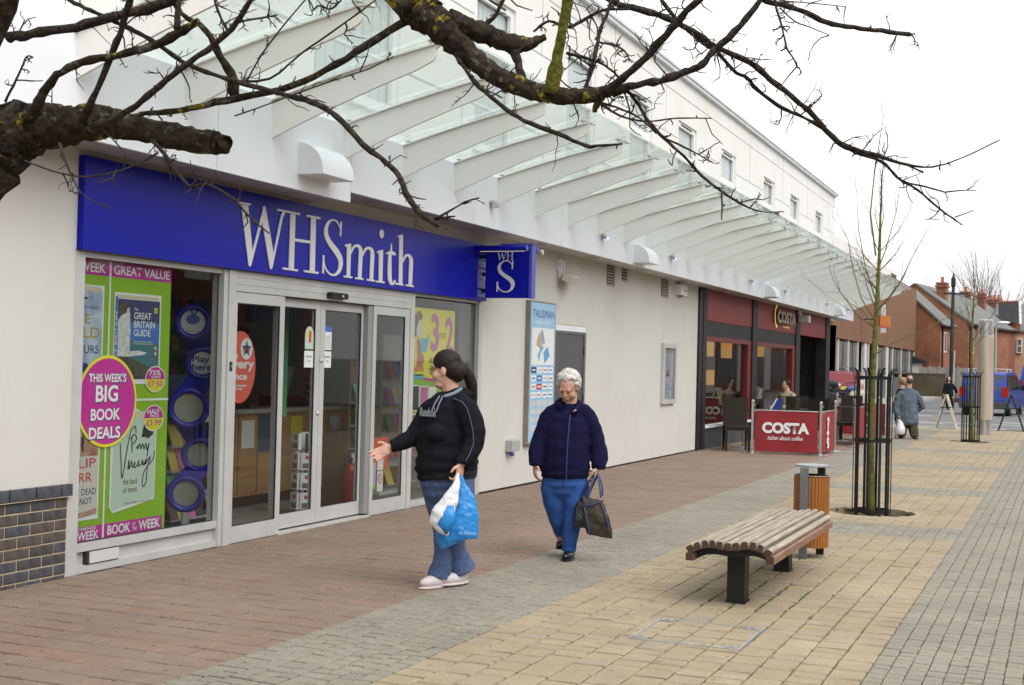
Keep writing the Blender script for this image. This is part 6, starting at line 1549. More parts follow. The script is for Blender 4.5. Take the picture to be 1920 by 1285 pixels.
# ================================================================== ACROSS THE ROAD
fc = MB(); fc.box(-60, -0.9, 44.0, 150, -0.4, 0.04); structure('far_pavement', fc, KERBM)
BX = -3.1
bb_ = thing('brown_building', 'long brown clad building with white mullioned ground floor across the road', 'building', (BX - 4, 74, 0))
BRC = mat('brown_cladding', (0.16, 0.075, 0.034), (0.21, 0.10, 0.047), rough=0.85, scale=6, bump=0.3, bscale=40)
ye = [57.5, 60.2, 66.0, 70.5, 76.5, 83.0, 91.5]
for i in range(len(ye) - 1):
    b = MB(); b.box(BX - 0.3, BX, ye[i] + .03, ye[i+1] - .03, 2.95, 7.0 if i > 3 else 6.0); b.build('cladding_panel', BRC, bb_)
b = MB(); b.box(BX - 9, BX - .3, 57.5, 76.4, 2.9, 5.95).box(BX - 9, BX - .3, 76.5, 91.5, 2.9, 6.98); b.build('upper_block', BRC, bb_)
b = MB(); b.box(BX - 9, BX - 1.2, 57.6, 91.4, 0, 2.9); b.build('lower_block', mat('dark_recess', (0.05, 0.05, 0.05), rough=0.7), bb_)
b = MB(); b.box(BX - 8, BX - .6, 60, 86.0, 5.9, 7.75); b.build('roof_storey', UPPERW, bb_); b = MB(); b.box(BX - .598, BX - .58, 82.5, 85.0, 7.15, 7.55); b.build('roof_window', CHAR, bb_)
MUL = mat('mullion_white', (0.60, 0.58, 0.53), rough=0.6); PNL = mat('dark_infill', (0.09, 0.09, 0.095), (0.12, 0.12, 0.125), rough=0.5, scale=2); PNG = mat('dim_glass', (0.09, 0.095, 0.095), (0.17, 0.18, 0.175), rough=0.35, scale=.8, spec=.3)
yy_ = [57.6, 59.6, 62.6, 65.6, 68.2, 69.4, 72.8, 77.0, 79.6, 84.0, 88.5, 91.4]
for i, y in enumerate(yy_):
    b = MB(); wd = .9 if i in (4, 7) else .2; b.box(BX - .20, BX - .045, y - wd/2, y + wd/2, .04, 2.94); b.build('mullion', MUL, bb_)
for i in range(len(yy_) - 1):
    if i in (3, 5): continue
    a, c = yy_[i] + .12, yy_[i+1] - .12
    b = MB(); b.box(BX - .45, BX - .06, a, c, .04, 1.2).box(BX - .45, BX - .06, a, c, 1.42, 1.55); b.build('infill', PNL, bb_)
    n = 2
    for k in range(n):
        q0, q1 = a + (c-a)*k/n, a + (c-a)*(k+1)/n
        b = MB(); b.box(BX - .42, BX - .1, q0 + .1, q1 - .1, 1.6, 2.85); b.build('window', PNG, bb_); b = MB(); b.box(BX - .45, BX - .07, q0, q0 + .1, 1.55, 2.94); b.build('window_bar', PNL, bb_)
# pale doors seen through the cafe porch
dw = thing('white_doors', 'pale grey panelled double doors seen through the cafe porch', 'door', (BX - 1, 56.0, 0))
dx0, dx1 = on_y(1508, 700, 55.5).x, on_y(1542, 700, 55.5).x
b = MB(); b.box(dx0 - .3, dx1 + .5, 55.5, 55.6, .04, 3.0); b.build('frame', MUL, dw)
for k in range(2):
    a = dx0 + (dx1-dx0)*k/2; c = dx0 + (dx1-dx0)*(k+1)/2
    b = MB(); b.box(a + .03, c - .03, 55.45, 55.5, .06, 2.6); lf_ = b.build('leaf', mat('door_pale', (0.42, 0.43, 0.44), rough=.5), dw)
    b = MB(); b.box(a + .2, c - .2, 55.445, 55.449, 1.6, 2.45); b.build('glazing', PNG, lf_); b = MB(); b.box(a + .15, c - .15, 55.443, 55.449, .2, 1.4); b.build('panel', mat('door_panel', (0.50, 0.51, 0.52), rough=.5), lf_)
b = MB(); b.box(dx0 - 6, dx0 - .3, 55.5, 55.7, .04, 3.4).box(dx1 + .5, BX - .02, 55.5, 55.7, .04, 3.4).box(dx0 - .3, dx1 + .5, 55.5, 55.7, 3.0, 3.4); b.build('surround_wall', BRC, dw)
ps = thing('projecting_sign', 'orange and red projecting sign above a white box on the brown building', 'sign', on_y(1656, 605, 66))
q = lambda a, b_, Y=66: on_y(a, b_, Y)
def pxbox(name, m, par, x0, y0, x1, y1, Y, d):
    A, B = on_y(x0, y1, Y), on_y(x1, y0, Y); b = MB(); b.box(A.x, B.x, Y, Y + d, A.z, B.z); return b.build(name, m, par)
pxbox('face', pm('sign_orange', (0.62, 0.22, 0.05)), ps, 1650, 593, 1668, 611, 66, .25); pxbox('edge', pm('sign_red', (0.45, 0.03, 0.02)), ps, 1646, 592, 1649.6, 612, 66, .3); pxbox('foot', pm('sign_pinkred', (0.55, 0.12, 0.10)), ps, 1650, 611.3, 1668, 615, 66, .25)
pxbox('top_panel', pm('sign_white', (0.6, 0.6, 0.6)), ps, 1652, 571, 1660, 592.4, 66, .2); pxbox('lower_panel', pm('sign_white', (0, 0, 0)), ps, 1651, 615.4, 1661, 624, 66, .2)
b = MB(); b.box(BX + .0, on_y(1650, 600, 66).x, 66.08, 66.15, on_y(1650, 600, 66).z, on_y(1650, 598, 66).z); b.build('arm', BLACK, ps)

# ---- brick houses
def brick_mat(name, c1, c2, mortar, sc=1.0):
    m = bpy.data.materials.new(name); m.use_nodes = True; nt = m.node_tree; N = nt.nodes; L = nt.links
    b = N['Principled BSDF']; b.inputs['Roughness'].default_value = .9
    ge = N.new('ShaderNodeNewGeometry'); sx = N.new('ShaderNodeSeparateXYZ'); L.new(ge.outputs['Position'], sx.inputs[0])
    ad = N.new('ShaderNodeMath'); L.new(sx.outputs[0], ad.inputs[0]); L.new(sx.outputs[1], ad.inputs[1])
    cb = N.new('ShaderNodeCombineXYZ'); L.new(ad.outputs[0], cb.inputs[0]); L.new(sx.outputs[2], cb.inputs[1])
    br = N.new('ShaderNodeTexBrick'); br.inputs['Color1'].default_value = (*c1, 1); br.inputs['Color2'].default_value = (*c2, 1); br.inputs['Mortar'].default_value = (*mortar, 1)
    br.inputs['Scale'].default_value = 1/sc; br.inputs['Brick Width'].default_value = .225; br.inputs['Row Height'].default_value = .075; br.inputs['Mortar Size'].default_value = .008
    L.new(cb.outputs[0], br.inputs['Vector'])
    nz = N.new('ShaderNodeTexNoise'); nz.inputs['Scale'].default_value = .9; nz.inputs['Detail'].default_value = 6; L.new(ge.outputs['Position'], nz.inputs['Vector'])
    mr = N.new('ShaderNodeMapRange'); mr.inputs[1].default_value = .3; mr.inputs[2].default_value = .7; mr.inputs[3].default_value = .72; mr.inputs[4].default_value = 1.2; L.new(nz.outputs[0], mr.inputs[0])
    mx = N.new('ShaderNodeMix'); mx.data_type = 'RGBA'; mx.blend_type = 'MULTIPLY'; mx.inputs[0].default_value = 1; L.new(br.outputs[0], mx.inputs[6]); L.new(mr.outputs[0], mx.inputs[7]); L.new(mx.outputs[2], b.inputs['Base Color'])
    MATS[name] = m; return m
ORB = brick_mat('orange_brick', (0.27, 0.09, 0.042), (0.32, 0.115, 0.056), (0.27, 0.17, 0.11)); RDB = brick_mat('red_brick', (0.22, 0.062, 0.034), (0.28, 0.084, 0.046), (0.24, 0.15, 0.105)); PKB = brick_mat('pale_brick', (0.40, 0.20, 0.12), (0.46, 0.25, 0.16), (0.4, 0.3, 0.22))
SLT = mat('roof_slate', (0.11, 0.115, 0.11), (0.17, 0.17, 0.16), rough=.8, scale=9, bump=.3, stretch=(1, 3, 3)); SLD = mat('dark_slate', (0.03, 0.032, 0.036), (0.05, 0.05, 0.055), rough=.95, scale=6, spec=.15)
def gable_house(label, Y, apex, reave, base_z, depth, wallm, chim=None, leftw=None, win=(), roofm=None, name='brick_house'):
    A, E = on_y(*apex, Y), on_y(*reave, Y)
    t = thing(name, label, 'house', (E.x, Y, 0))
    xl = 2*A.x - E.x if leftw is None else A.x - leftw
    ze = E.z; zl = ze if leftw is None else A.z - (A.z - ze)*(leftw/(E.x - A.x))
    b = MB(); b.prism([(xl, Y, base_z), (E.x, Y, base_z), (E.x, Y, ze), (A.x, Y, A.z), (xl, Y, zl)], (0, depth, 0)); b.build('wall', wallm, t)
    rm = roofm or SLT; ov = .12
    d = Vector((E.x - A.x, 0, E.z - A.z)).normalized(); n_ = Vector((-d.z, 0, d.x))
    P0, P1 = Vector((A.x, Y - ov, A.z + .02)), Vector((E.x, Y - ov, E.z + .02)) + d*.3
    b = MB(); b.prism([P0, P1, P1 + n_*.12, P0 + n_*.12], (0, depth + ov, 0)); b.build('roof', rm, t)
    d2 = Vector((xl - A.x, 0, zl - A.z)).normalized(); n2 = Vector((d2.z, 0, -d2.x)); P1 = Vector((xl, Y - ov, zl + .02)) + d2*.3
    b = MB(); b.prism([P0, P1, P1 + n2*.12, P0 + n2*.12], (0, depth + ov, 0)); b.build('roof', rm, t)
    b = MB(); b.cyl((E.x + .28, Y - .1, ze - .15), (E.x + .28, Y + depth, ze - .15), .07, 8); b.build('gutter', BLACK, t)
    b = MB(); b.cyl((E.x + .06, Y + .35, base_z), (E.x + .06, Y + .35, ze - .1), .05, 8); b.build('downpipe', BLACK, t)
    for (a, c, z0, z1) in win:
        f = MB(); f.box(E.x - .02, E.x + .03, Y + a, Y + c, z0, z1); w_ = f.build('window', WFR, t); p = MB(); p.box(E.x + .031, E.x + .036, Y + a + .1, Y + c - .1, z0 + .12, z1 - .1); p.build('pane', PNG, w_)
    for (px0, px1, ptop, pbot, Yc, pots) in (chim or ()):
        a, c = on_y(px0, pbot, Yc), on_y(px1, ptop, Yc); b = MB(); b.box(a.x, c.x, Yc, Yc + .9, a.z - .6, c.z - .12).box(a.x - .09, c.x + .09, Yc - .09, Yc + .99, c.z - .36, c.z - .2).box(a.x - .05, c.x + .05, Yc - .05, Yc + .95, c.z - .12, c.z); ch = b.build('chimney', RDB, t)
        for k in range(pots):
            xx = a.x + (c.x - a.x)*(k + .5)/pots; b = MB(); b.lathe([(.13, c.z), (.11, c.z + .35), (.13, c.z + .42)], (xx, Yc + .45, 0), 12); b.build('chimney_pot', mat('terracotta', (0.40, 0.11, 0.05), rough=.8), ch)
    t.rotation_euler = (0, 0, radians(-9))
    return t
gable_house('small orange brick rear wing with a sloping grey roof behind the garden wall', 92, (1690, 541), (1764, 607), 0.0, 3.4, ORB, win=((.9, 1.6, 2.9, 4.3),))
gable_house('tall orange brick end terrace house with a large stepped chimney', 99, (1713, 533), (1816, 605), 0.0, 14, ORB, chim=((1745, 1763, 529, 562, 101, 1),), win=((.8, 1.7, 3.0, 4.7), (3.5, 4.4, 3.0, 4.7)))
gable_house('red brick terrace house with two tall chimneys behind the telegraph pole', 114, (1765, 549), (1862, 612), 0.0, 14, RDB, chim=((1791, 1808, 546, 578, 116, 1), (1810, 1823, 550, 584, 120, 1)), win=((.8, 1.7, 3.0, 4.7), (3.4, 4.3, 3.0, 4.7)))
gable_house('red brick house with three chimney pots and a long grey roof', 130, (1828, 571), (1903, 626), 0.0, 12, RDB, chim=((1843, 1867, 561, 590, 132, 3),), win=((.8, 1.9, 3.2, 5.0), (4, 5.1, 3.2, 5.0)))
# front-facing pale terrace on the right
tr = thing('terrace_row', 'row of pale red terraced fronts with white windows at the far right', 'house', (4, 122, 0))
A, B = on_y(1862, 690, 122), on_y(1990, 690, 124); ztop = on_y(1880, 622, 122).z
b = MB(); b.hexa([(A.x, 122, -.1), (B.x, 124.5, -.1), (B.x, 134, -.1), (A.x, 134, -.1), (A.x, 122, ztop), (B.x, 124.5, ztop), (B.x, 134, ztop), (A.x, 134, ztop)]); b.build('wall', PKB, tr)
b = MB(); b.hexa([(A.x - .1, 121.7, ztop), (B.x, 124.2, ztop), (B.x, 130, ztop + 2.6), (A.x - .1, 128, ztop + 2.6), (A.x - .1, 121.7, ztop + .15), (B.x, 124.2, ztop + .15), (B.x, 130, ztop + 2.75), (A.x - .1, 128, ztop + 2.75)]); b.build('roof', SLT, tr)
G0, G1, G2 = on_y(1872, 603, 121.4), on_y(1912, 606, 121.4), on_y(1911, 567, 121.4)
H0, H1 = on_y(1872, 568, 124), on_y(1911, 567, 124); b = MB(); b.hexa([G0, G1, G1 + Vector((0, .3, 0)), G0 + Vector((0, .3, 0)), H0, H1, H1 + Vector((0, .3, 0)), H0 + Vector((0, .3, 0))]); b.build('slate_gable', SLD, tr)
b = MB(); b.hexa([(G0.x, 122.2, ztop), (G1.x, 122.6, ztop), (G1.x, 124, ztop), (G0.x, 124, ztop), (G0.x, 122.2, G0.z), (G1.x, 122.6, G1.z), (G1.x, 124, H1.z - .2), (G0.x, 124, H0.z - .2)]); b.build('gable_wall', RDB, tr)
b = MB(); b.cyl(H0 + Vector((0, .1, .05)), H1 + Vector((0, .1, .05)), .12, 8); b.build('ridge_tiles', RDB, tr)
b = MB(); b.tube([H1 + Vector((.05, -.1, .05)), G1 + Vector((.05, -.1, -.1))], .1, 4); b.build('bargeboard', WFR, tr)
for (x0, x1, y0, y1) in ((1868, 1875, 628, 657), (1884, 1888, 630, 658), (1890, 1897, 631, 660), (1905, 1916, 634, 662)):
    a, c = on_y(x0, y1, 121.5), on_y(x1, y0, 121.5); yb = 122 + (a.x - A.x)/(B.x - A.x)*2.5
    b = MB(); b.box(a.x, c.x, yb - .12, yb + .3, a.z, c.z); w_ = b.build('window', WFR, tr); b = MB(); b.box(a.x + .08, c.x - .08, yb - .13, yb - .121, a.z + .1, (a.z + c.z)/2 - .05).box(a.x + .08, c.x - .08, yb - .13, yb - .121, (a.z + c.z)/2 + .05, c.z - .1); b.build('pane', PNG, w_)
for px in (1881, 1893):
    c = on_y(px, 650, 121.6); b = MB(); b.cyl((c.x, 121.55, 0), (c.x, 121.55, ztop + .3), .07, 8); b.build('downpipe', BLACK, tr)
# ---- garden walls
gw = thing('garden_wall', 'dark brown brick garden wall in front of the orange houses', 'wall', (-1.5, 86, 0))
A, B = on_y(1700, 700, 86), on_y(1773, 700, 86); DKB = brick_mat('dark_brick', (0.10, 0.075, 0.045), (0.13, 0.095, 0.06), (0.09, 0.075, 0.055))
b = MB(); b.box(A.x, B.x, 86, 86.25, -.1, 1.42); b.build('brickwork', DKB, gw); b = MB(); b.box(A.x - .03, B.x + .03, 85.97, 86.28, 1.42, 1.48); b.build('coping', mat('coping_dark', (0.14, 0.12, 0.10), rough=.9), gw)
fw = thing('concrete_fence', 'pale grey concrete panel fence behind the dark garden wall', 'fence', (0, 90, 0))
A, B = on_y(1725, 690, 90), on_y(1815, 690, 90); n = 5
for k in range(n):
    b = MB(); b.box(A.x + (B.x-A.x)*k/n + .05, A.x + (B.x-A.x)*(k+1)/n - .05, 90, 90.08, -.1, 1.88); b.build('panel', mat('fence_concrete', (0.30, 0.28, 0.25), (0.36, 0.34, 0.30), rough=.9, scale=3), fw)
    b = MB(); b.box(A.x + (B.x-A.x)*k/n - .06, A.x + (B.x-A.x)*k/n + .045, 89.96, 90.12, -.1, 1.98); b.build('post', mat('fence_concrete', (0, 0, 0)), fw)
# small bay with a grey roof against the orange house
by = thing('bay_porch', 'small white bay with a sloping dark roof against the orange brick wall', 'porch', (-3, 90.5, 0))
A, B = on_y(1717, 699, 90.6), on_y(1727, 680, 90.6); b = MB(); b.box(A.x - .6, B.x, 90.6, 91.9, 0, B.z); b.build('bay', WFR, by)
C_, D_ = on_y(1717, 661, 90.6), on_y(1738, 678, 90.6); b = MB(); b.prism([(C_.x - .8, 90.4, C_.z), (D_.x, 90.4, D_.z), (D_.x, 90.4, D_.z - .12), (C_.x - .8, 90.4, D_.z - .12)], (0, 1.55, 0)); b.build('roof', SLD, by)
# ---- poles
tpq = on_y(1782, 742, 84); tpt = on_y(1788, 512, 84)
tl = thing('telegraph_pole', 'tall dark wooden telegraph pole with a crossbar at the top', 'pole', (tpq.x, 84, 0))
b = MB(); b.tube([(tpq.x, 84, -.1), (tpt.x, 84, tpt.z - .9)], [.125, .095], 12); b.build('shaft', mat('pole_wood', (0.03, 0.028, 0.026), (0.05, 0.047, 0.044), rough=.8, scale=4), tl)
b = MB(); b.lathe([(.09, tpt.z - .9), (.14, tpt.z - .8), (.14, tpt.z - .35), (.08, tpt.z - .25), (.03, tpt.z)], (tpt.x, 84, 0), 12); b.build('cap', CHAR, tl); b = MB(); b.box(tpt.x - .55, tpt.x + .85, 83.9, 84.0, tpt.z - 1.32, tpt.z - 1.22); b.build('crossbar', CHAR, tl)
b = MB(); b.cyl((tpq.x + .14, 83.8, -.1), (tpq.x + .2, 83.8, 2.9), .05, 8); b.build('cable_guard', ALU, tl)
lp = thing('street_lamp', 'pale grey street lamp with a white curved head at the right', 'street lamp', (on_y(1866, 690, 80).x, 80, 0))
c0 = on_y(1866, 690, 80).x; zt = on_y(1866, 606, 80).z; b = MB(); b.tube([(c0, 80, -.1), (c0, 80, 1.5), (c0, 80, zt - .3), (c0 + .05, 80, zt - .08), (c0 + .2, 80, zt)], [.09, .08, .055, .05, .045], 10); b.build('column', mat('lamp_grey', (0.35, 0.36, 0.36), rough=.5), lp)
b = MB(); b.ball((c0 + .42, 80, zt + .02), (.34, .12, .09), 14, 8); b.build('head', WHITEP, lp, smooth=True)
# ---- bare trees far behind the roofs
def far_tree(px, py0, pytop, Y, label, seed, spread):
    global trng
    trng = random.Random(seed); c = on_y(px, py0, Y); zt = on_y(px, pytop, Y).z
    t = thing('bare_tree', label, 'tree', (c.x, Y, 0), group='bare trees behind the houses')
    mb = MB(); mb.tube([(c.x, Y, 0), (c.x, Y, zt*.35), (c.x + .2, Y, zt*.62)], [.30, .22, .15], 8); mb.build('trunk', TWIG, t)
    cr = MB()
    for k in range(30):
        a = trng.uniform(0, 2*pi); z0 = zt*trng.uniform(.34, .62)
        grow(cr, Vector((c.x + .1, Y, z0)), Vector((cos(a)*spread, sin(a)*spread, 1)), zt*trng.uniform(.34, .52), .05, 3, .35, .5, 6, 4)
    cr.build('crown', mat('far_twig', (0.16, 0.13, 0.11), (0.20, 0.17, 0.15), rough=.9, scale=3), t)
far_tree(1836, 640, 470, 138, 'tall bare tree behind the middle chimneys', 4, .5); far_tree(1884, 640, 512, 144, 'wide bare tree above the slate gable', 9, .6); far_tree(1792, 640, 545, 142, 'smaller bare tree left of the telegraph pole top', 14, .6)
# ---- vehicles
RUB = mat('tyre_rubber', (0.015, 0.015, 0.016), rough=.8); HUB = mat('wheel_rim', (0.30, 0.30, 0.31), rough=.35, metal=.7); CGL = mat('car_glass', (0.018, 0.02, 0.022), rough=.06, spec=.9); TLR = mat('tail_red', (0.40, 0.015, 0.01), rough=.2); HLW = mat('head_lamp', (0.6, 0.62, 0.62), rough=.1); BUMP_ = mat('bumper_grey', (0.05, 0.052, 0.055), rough=.6); PLY = mat('plate_yellow', (0.65, 0.42, 0.02), rough=.5)
def vehicle(name, label, cat, x, y, rz, prof, W_, paint, wheels, side_win, rear_win, R_=.31, tl=None, plate_z=.75, bumper=(.3, .55), z=-.1, roofbars=False, front_win=None):
    """prof: (along, height) outline from the rear bumper over the roof to the front; x' = along, y' = across"""
    t = thing(name, label, cat, (x, y, z), rz); 
    zmax = max(p[1] for p in prof); zb_ = .95
    def hw(zz): return W_/2 - max(0, zz - zb_)*.16 - max(0, .45 - zz)*.12
    b = MB(); n = len(prof)
    Lf = [(hw(h), a, h) for a, h in prof]; Rt = [(-hw(h), a, h) for a, h in prof]
    b._add(Lf + Rt, [tuple(range(n)), tuple(range(2*n - 1, n - 1, -1))] + [(i, n + i, n + (i+1) % n, (i+1) % n) for i in range(n)])
    b.build('body', paint, t, local=True)
    for s in (-1, 1):
        for poly in side_win:
            q = MB(); q.poly([(s*(hw(h) + .006), a, h) for a, h in poly]); q.build('window', CGL, t, local=True)
        for wy in wheels:
            q = MB(); q.lathe([(R_*.6, s*(W_/2 - .20)), (R_, s*(W_/2 - .19)), (R_, s*(W_/2 - .02)), (R_*.62, s*(W_/2 - .0))], (0, wy, R_), 22, 'x'); wo = q.build('wheel', RUB, t, local=True)
            q = MB(); q.lathe([(R_*.6, s*(W_/2 - .02)), (R_*.55, s*(W_/2 + .003)), (R_*.1, s*(W_/2 + .006))], (0, wy, R_), 18, 'x'); q.build('rim', HUB, wo, local=True)
    a0 = prof[0][0]
    if rear_win:
        q = MB(); q.poly([(sx*hw(h)*.86, a, h) for sx, a, h in rear_win]); q.build('rear_window', CGL, t, local=True)
    if front_win:
        q = MB(); q.poly([(sx*hw(h)*.88, a, h) for sx, a, h in front_win]); q.build('windscreen', CGL, t, local=True)
    q = MB(); q.bbox(-W_/2 - .02, W_/2 + .02, a0 - .06, a0 + .1, bumper[0], bumper[1], .02); q.build('bumper', BUMP_, t, local=True)
    amax = max(p[0] for p in prof); q = MB(); q.bbox(-W_/2 - .02, W_/2 + .02, amax - .1, amax + .05, bumper[0], bumper[1], .02); q.build('bumper', BUMP_, t, local=True)
    if tl:
        for s in (-1, 1): q = MB(); q.box(s*(W_/2 - .20), s*(W_/2 + .008), a0 - .02, a0 + .16, tl[0], tl[1]); q.build('tail_light', TLR, t, local=True); q = MB(); q.box(s*(W_/2 - .26), s*(W_/2 - .03), amax - .2, amax + .012, .62, .80); q.build('headlight', HLW, t, local=True)
    q = MB(); q.box(-.26, .26, a0 - .035, a0 - .022, plate_z, plate_z + .12); q.build('number_plate', PLY, t, local=True)
    for s in (-1, 1):
        q = MB(); q.bbox(s*(W_/2 + .02), s*(W_/2 + .2), amax - 1.45, amax - 1.33, 1.0, 1.18, .02) if s > 0 else q.bbox(-(W_/2 + .2), -(W_/2 + .02), amax - 1.45, amax - 1.33, 1.0, 1.18, .02); q.build('mirror', BLACK, t, local=True)
    if roofbars:
        for ay in roofbars: q = MB(); q.cyl((-W_/2 + .15, ay, zmax + .10), (W_/2 - .15, ay, zmax + .10), .02, 8); q.box(-W_/2 + .15, -W_/2 + .19, ay - .02, ay + .02, zmax - .02, zmax + .1).box(W_/2 - .19, W_/2 - .15, ay - .02, ay + .02, zmax - .02, zmax + .1); q.build('roof_bar', ALU, t, local=True)
    return t
def carpaint(name, c): return mat(name, c, rough=.38, spec=.35)
mpv = [(0.0, .28), (-.02, .62), (.03, .95), (.12, 1.25), (.28, 1.62), (.5, 1.70), (2.4, 1.72), (2.9, 1.58), (3.55, 1.08), (4.2, .92), (4.35, .70), (4.36, .30)]
c_ = on_z(1843, 780, -.1)
vehicle('people_carrier', 'dark blue people carrier parked behind the metal column', 'car', c_.x, c_.y, radians(-7), mpv, 1.78, carpaint('car_blue', (0.03, 0.06, 0.26)), (.85, 3.45),
        [[(.25, 1.05), (.40, 1.55), (1.25, 1.60), (1.25, 1.05)], [(1.32, 1.05), (1.32, 1.60), (2.25, 1.60), (2.25, 1.05)], [(2.32, 1.05), (2.32, 1.60), (2.75, 1.52), (3.3, 1.08)]], [(-1, .055, 1.05), (1, .055, 1.05), (1, .24, 1.55), (-1, .24, 1.55)], tl=(.75, 1.12), roofbars=(.8, 1.8), front_win=None)
van = [(0.0, .35), (-.02, .8), (.0, 1.5), (.08, 2.25), (.2, 2.38), (3.4, 2.40), (3.9, 2.25), (4.5, 1.45), (5.1, 1.2), (5.25, .85), (5.25, .35)]
c_ = on_z(1920, 752, -.1)
vehicle('panel_van', 'tall bright blue panel van beyond the people carrier', 'van', c_.x + .6, c_.y + 3, radians(-10), van, 2.0, carpaint('van_blue', (0.02, 0.12, 0.50)), (1.0, 4.3), [[(3.7, 1.5), (3.7, 2.1), (3.95, 2.1), (4.4, 1.5)]], None, R_=.35, tl=(.9, 1.3), plate_z=.7)
c_ = on_z(1955, 770, -.1)
hatch = [(0.0, .3), (-.02, .62), (.05, .92), (.35, 1.35), (.6, 1.44), (2.0, 1.45), (2.7, 1.05), (3.6, .88), (3.78, .65), (3.8, .3)]
vehicle('white_car', 'white car partly in view at the right edge beside the blue vans', 'car', c_.x + .4, c_.y + 2.2, radians(175), hatch, 1.7, carpaint('car_white', (0.62, 0.62, 0.62)), (.7, 3.1), [[(.35, .98), (.55, 1.35), (1.3, 1.38), (1.3, .98)], [(1.36, .98), (1.36, 1.38), (1.95, 1.38), (2.55, 1.02)]], [(-1, .10, .98), (1, .10, .98), (1, .36, 1.33), (-1, .36, 1.33)], tl=(.7, .95), front_win=[(-1, 2.66, 1.09), (1, 2.66, 1.09), (1, 2.06, 1.43), (-1, 2.06, 1.43)])
c_ = on_x(1578, 752, -1.9)
vehicle('red_car', 'dark red hatchback with a yellow plate parked past the cafe corner', 'car', -1.85, 52.0, radians(14), hatch, 1.7, carpaint('car_red', (0.16, 0.012, 0.02)), (.7, 3.1), [[(.35, .98), (.55, 1.35), (1.3, 1.38), (1.3, .98)], [(1.36, .98), (1.36, 1.38), (1.95, 1.38), (2.55, 1.02)]], [(-1, .10, .98), (1, .10, .98), (1, .36, 1.33), (-1, .36, 1.33)], tl=(.7, .95), z=.04)
def motorbike(x, y, rz, label, paint):
    t = thing('motorbike', label, 'motorbike', (x, y, .04), rz, group='motorbikes parked past the cafe')
    for wy in (0, 1.35):
        q = MB(); q.torus((0, wy, .31), .25, .06, 'x', 24, 8); wh = q.build('wheel', RUB, t, local=True); q = MB(); q.lathe([(.19, -.03), (.19, .03)], (0, wy, .31), 16, 'x'); q.build('rim', HUB, wh, local=True)
    q = MB(); q.hexa([(-.12, .4, .35), (.12, .4, .35), (.12, 1.0, .35), (-.12, 1.0, .35), (-.14, .35, .68), (.14, .35, .68), (.14, .95, .70), (-.14, .95, .70)]); q.build('engine', CHAR, t, local=True)
    q = MB(); q.ball((0, .85, .82), (.15, .28, .14), 14, 8); q.build('tank', paint, t, local=True, smooth=True); q = MB(); q.hexa([(-.13, -.2, .72), (.13, -.2, .72), (.14, .6, .70), (-.14, .6, .70), (-.12, -.25, .82), (.12, -.25, .82), (.14, .6, .80), (-.14, .6, .80)]); q.build('saddle', BLACK, t, local=True)
    q = MB(); q.tube([(0, 1.35, .31), (0, 1.2, .8), (0, 1.1, 1.0)], [.04, .035, .03], 8); q.build('fork', STEEL, t, local=True); q = MB(); q.tube([(-.36, .95, 1.02), (-.2, 1.08, 1.05), (.2, 1.08, 1.05), (.36, .95, 1.02)], .016, 8); q.build('handlebar', BLACK, t, local=True)
    q = MB(); q.ball((0, 1.28, .92), (.12, .1, .12), 12, 8); q.build('headlamp', HUB, t, local=True, smooth=True); q = MB(); q.box(-.11, .11, -.42, -.41, .55, .72); q.build('number_plate', PLY, t, local=True); q = MB(); q.hexa([(-.08, -.42, .5), (.08, -.42, .5), (.1, 0, .68), (-.1, 0, .68), (-.08, -.4, .74), (.08, -.4, .74), (.12, 0, .74), (-.12, 0, .74)]); q.build('tail', paint, t, local=True)
    q = MB(); q.ball((0, -.1, .98), (.2, .24, .16), 12, 8); q.build('top_box', BLACK, t, local=True)
bq = on_x(1530, 770, -2.0)
motorbike(-2.2, 46.6, radians(-50), 'black motorbike seen through the cafe porch', BLACK); motorbike(-1.35, 47.4, radians(-35), 'motorbike with a blue rear box just past the cafe corner pillar', P_NAVY)
# ---- the buildings on the near side of the street, seen only as reflections in the shop glass
op = thing('opposite_building', 'brick shops across the walkway, reflected in the shop windows', 'building', (17.5, 20, 0))
b = MB(); b.box(17.0, 20, -14, 38, -.1, 5.4); b.build('wall', RDB, op)
for k in range(13):
    y0 = -13 + k*3.9
    b = MB(); b.box(16.93, 17.0, y0 + .3, y0 + 3.3, .5, 2.6); s_ = b.build('shop_window', PNG, op); b = MB(); b.box(16.9, 16.99, y0 + .2, y0 + 3.4, 2.6, 3.1); b.build('fascia', [P_NAVY, MUL, MAROON, CHAR][k % 4], op)
    b = MB(); b.box(16.95, 17.0, y0 + 1.0, y0 + 2.2, 3.7, 4.9); b.build('window', WFR, op)

o2 = thing('opposite_terrace', 'red brick buildings farther along the opposite side, reflected in the cafe windows', 'building', (14, 90, 0))
b = MB(); b.box(13.0, 17, 52, 170, -.1, 7.5); b.build('wall', RDB, o2)
for k in range(14):
    y0 = 53 + k*8
    b = MB(); b.box(12.95, 13.0, y0 + 1, y0 + 4.0, 3.8, 5.8); b.build('window', WFR, o2); b = MB(); b.box(12.95, 13.0, y0 + .3, y0 + 5.4, .4, 2.7); b.build('shop_window', PNL, o2); b = MB(); b.box(12.9, 13.0, y0 + 5.6, y0 + 7.6, 0, 3.2); b.build('pilaster', MUL, o2)

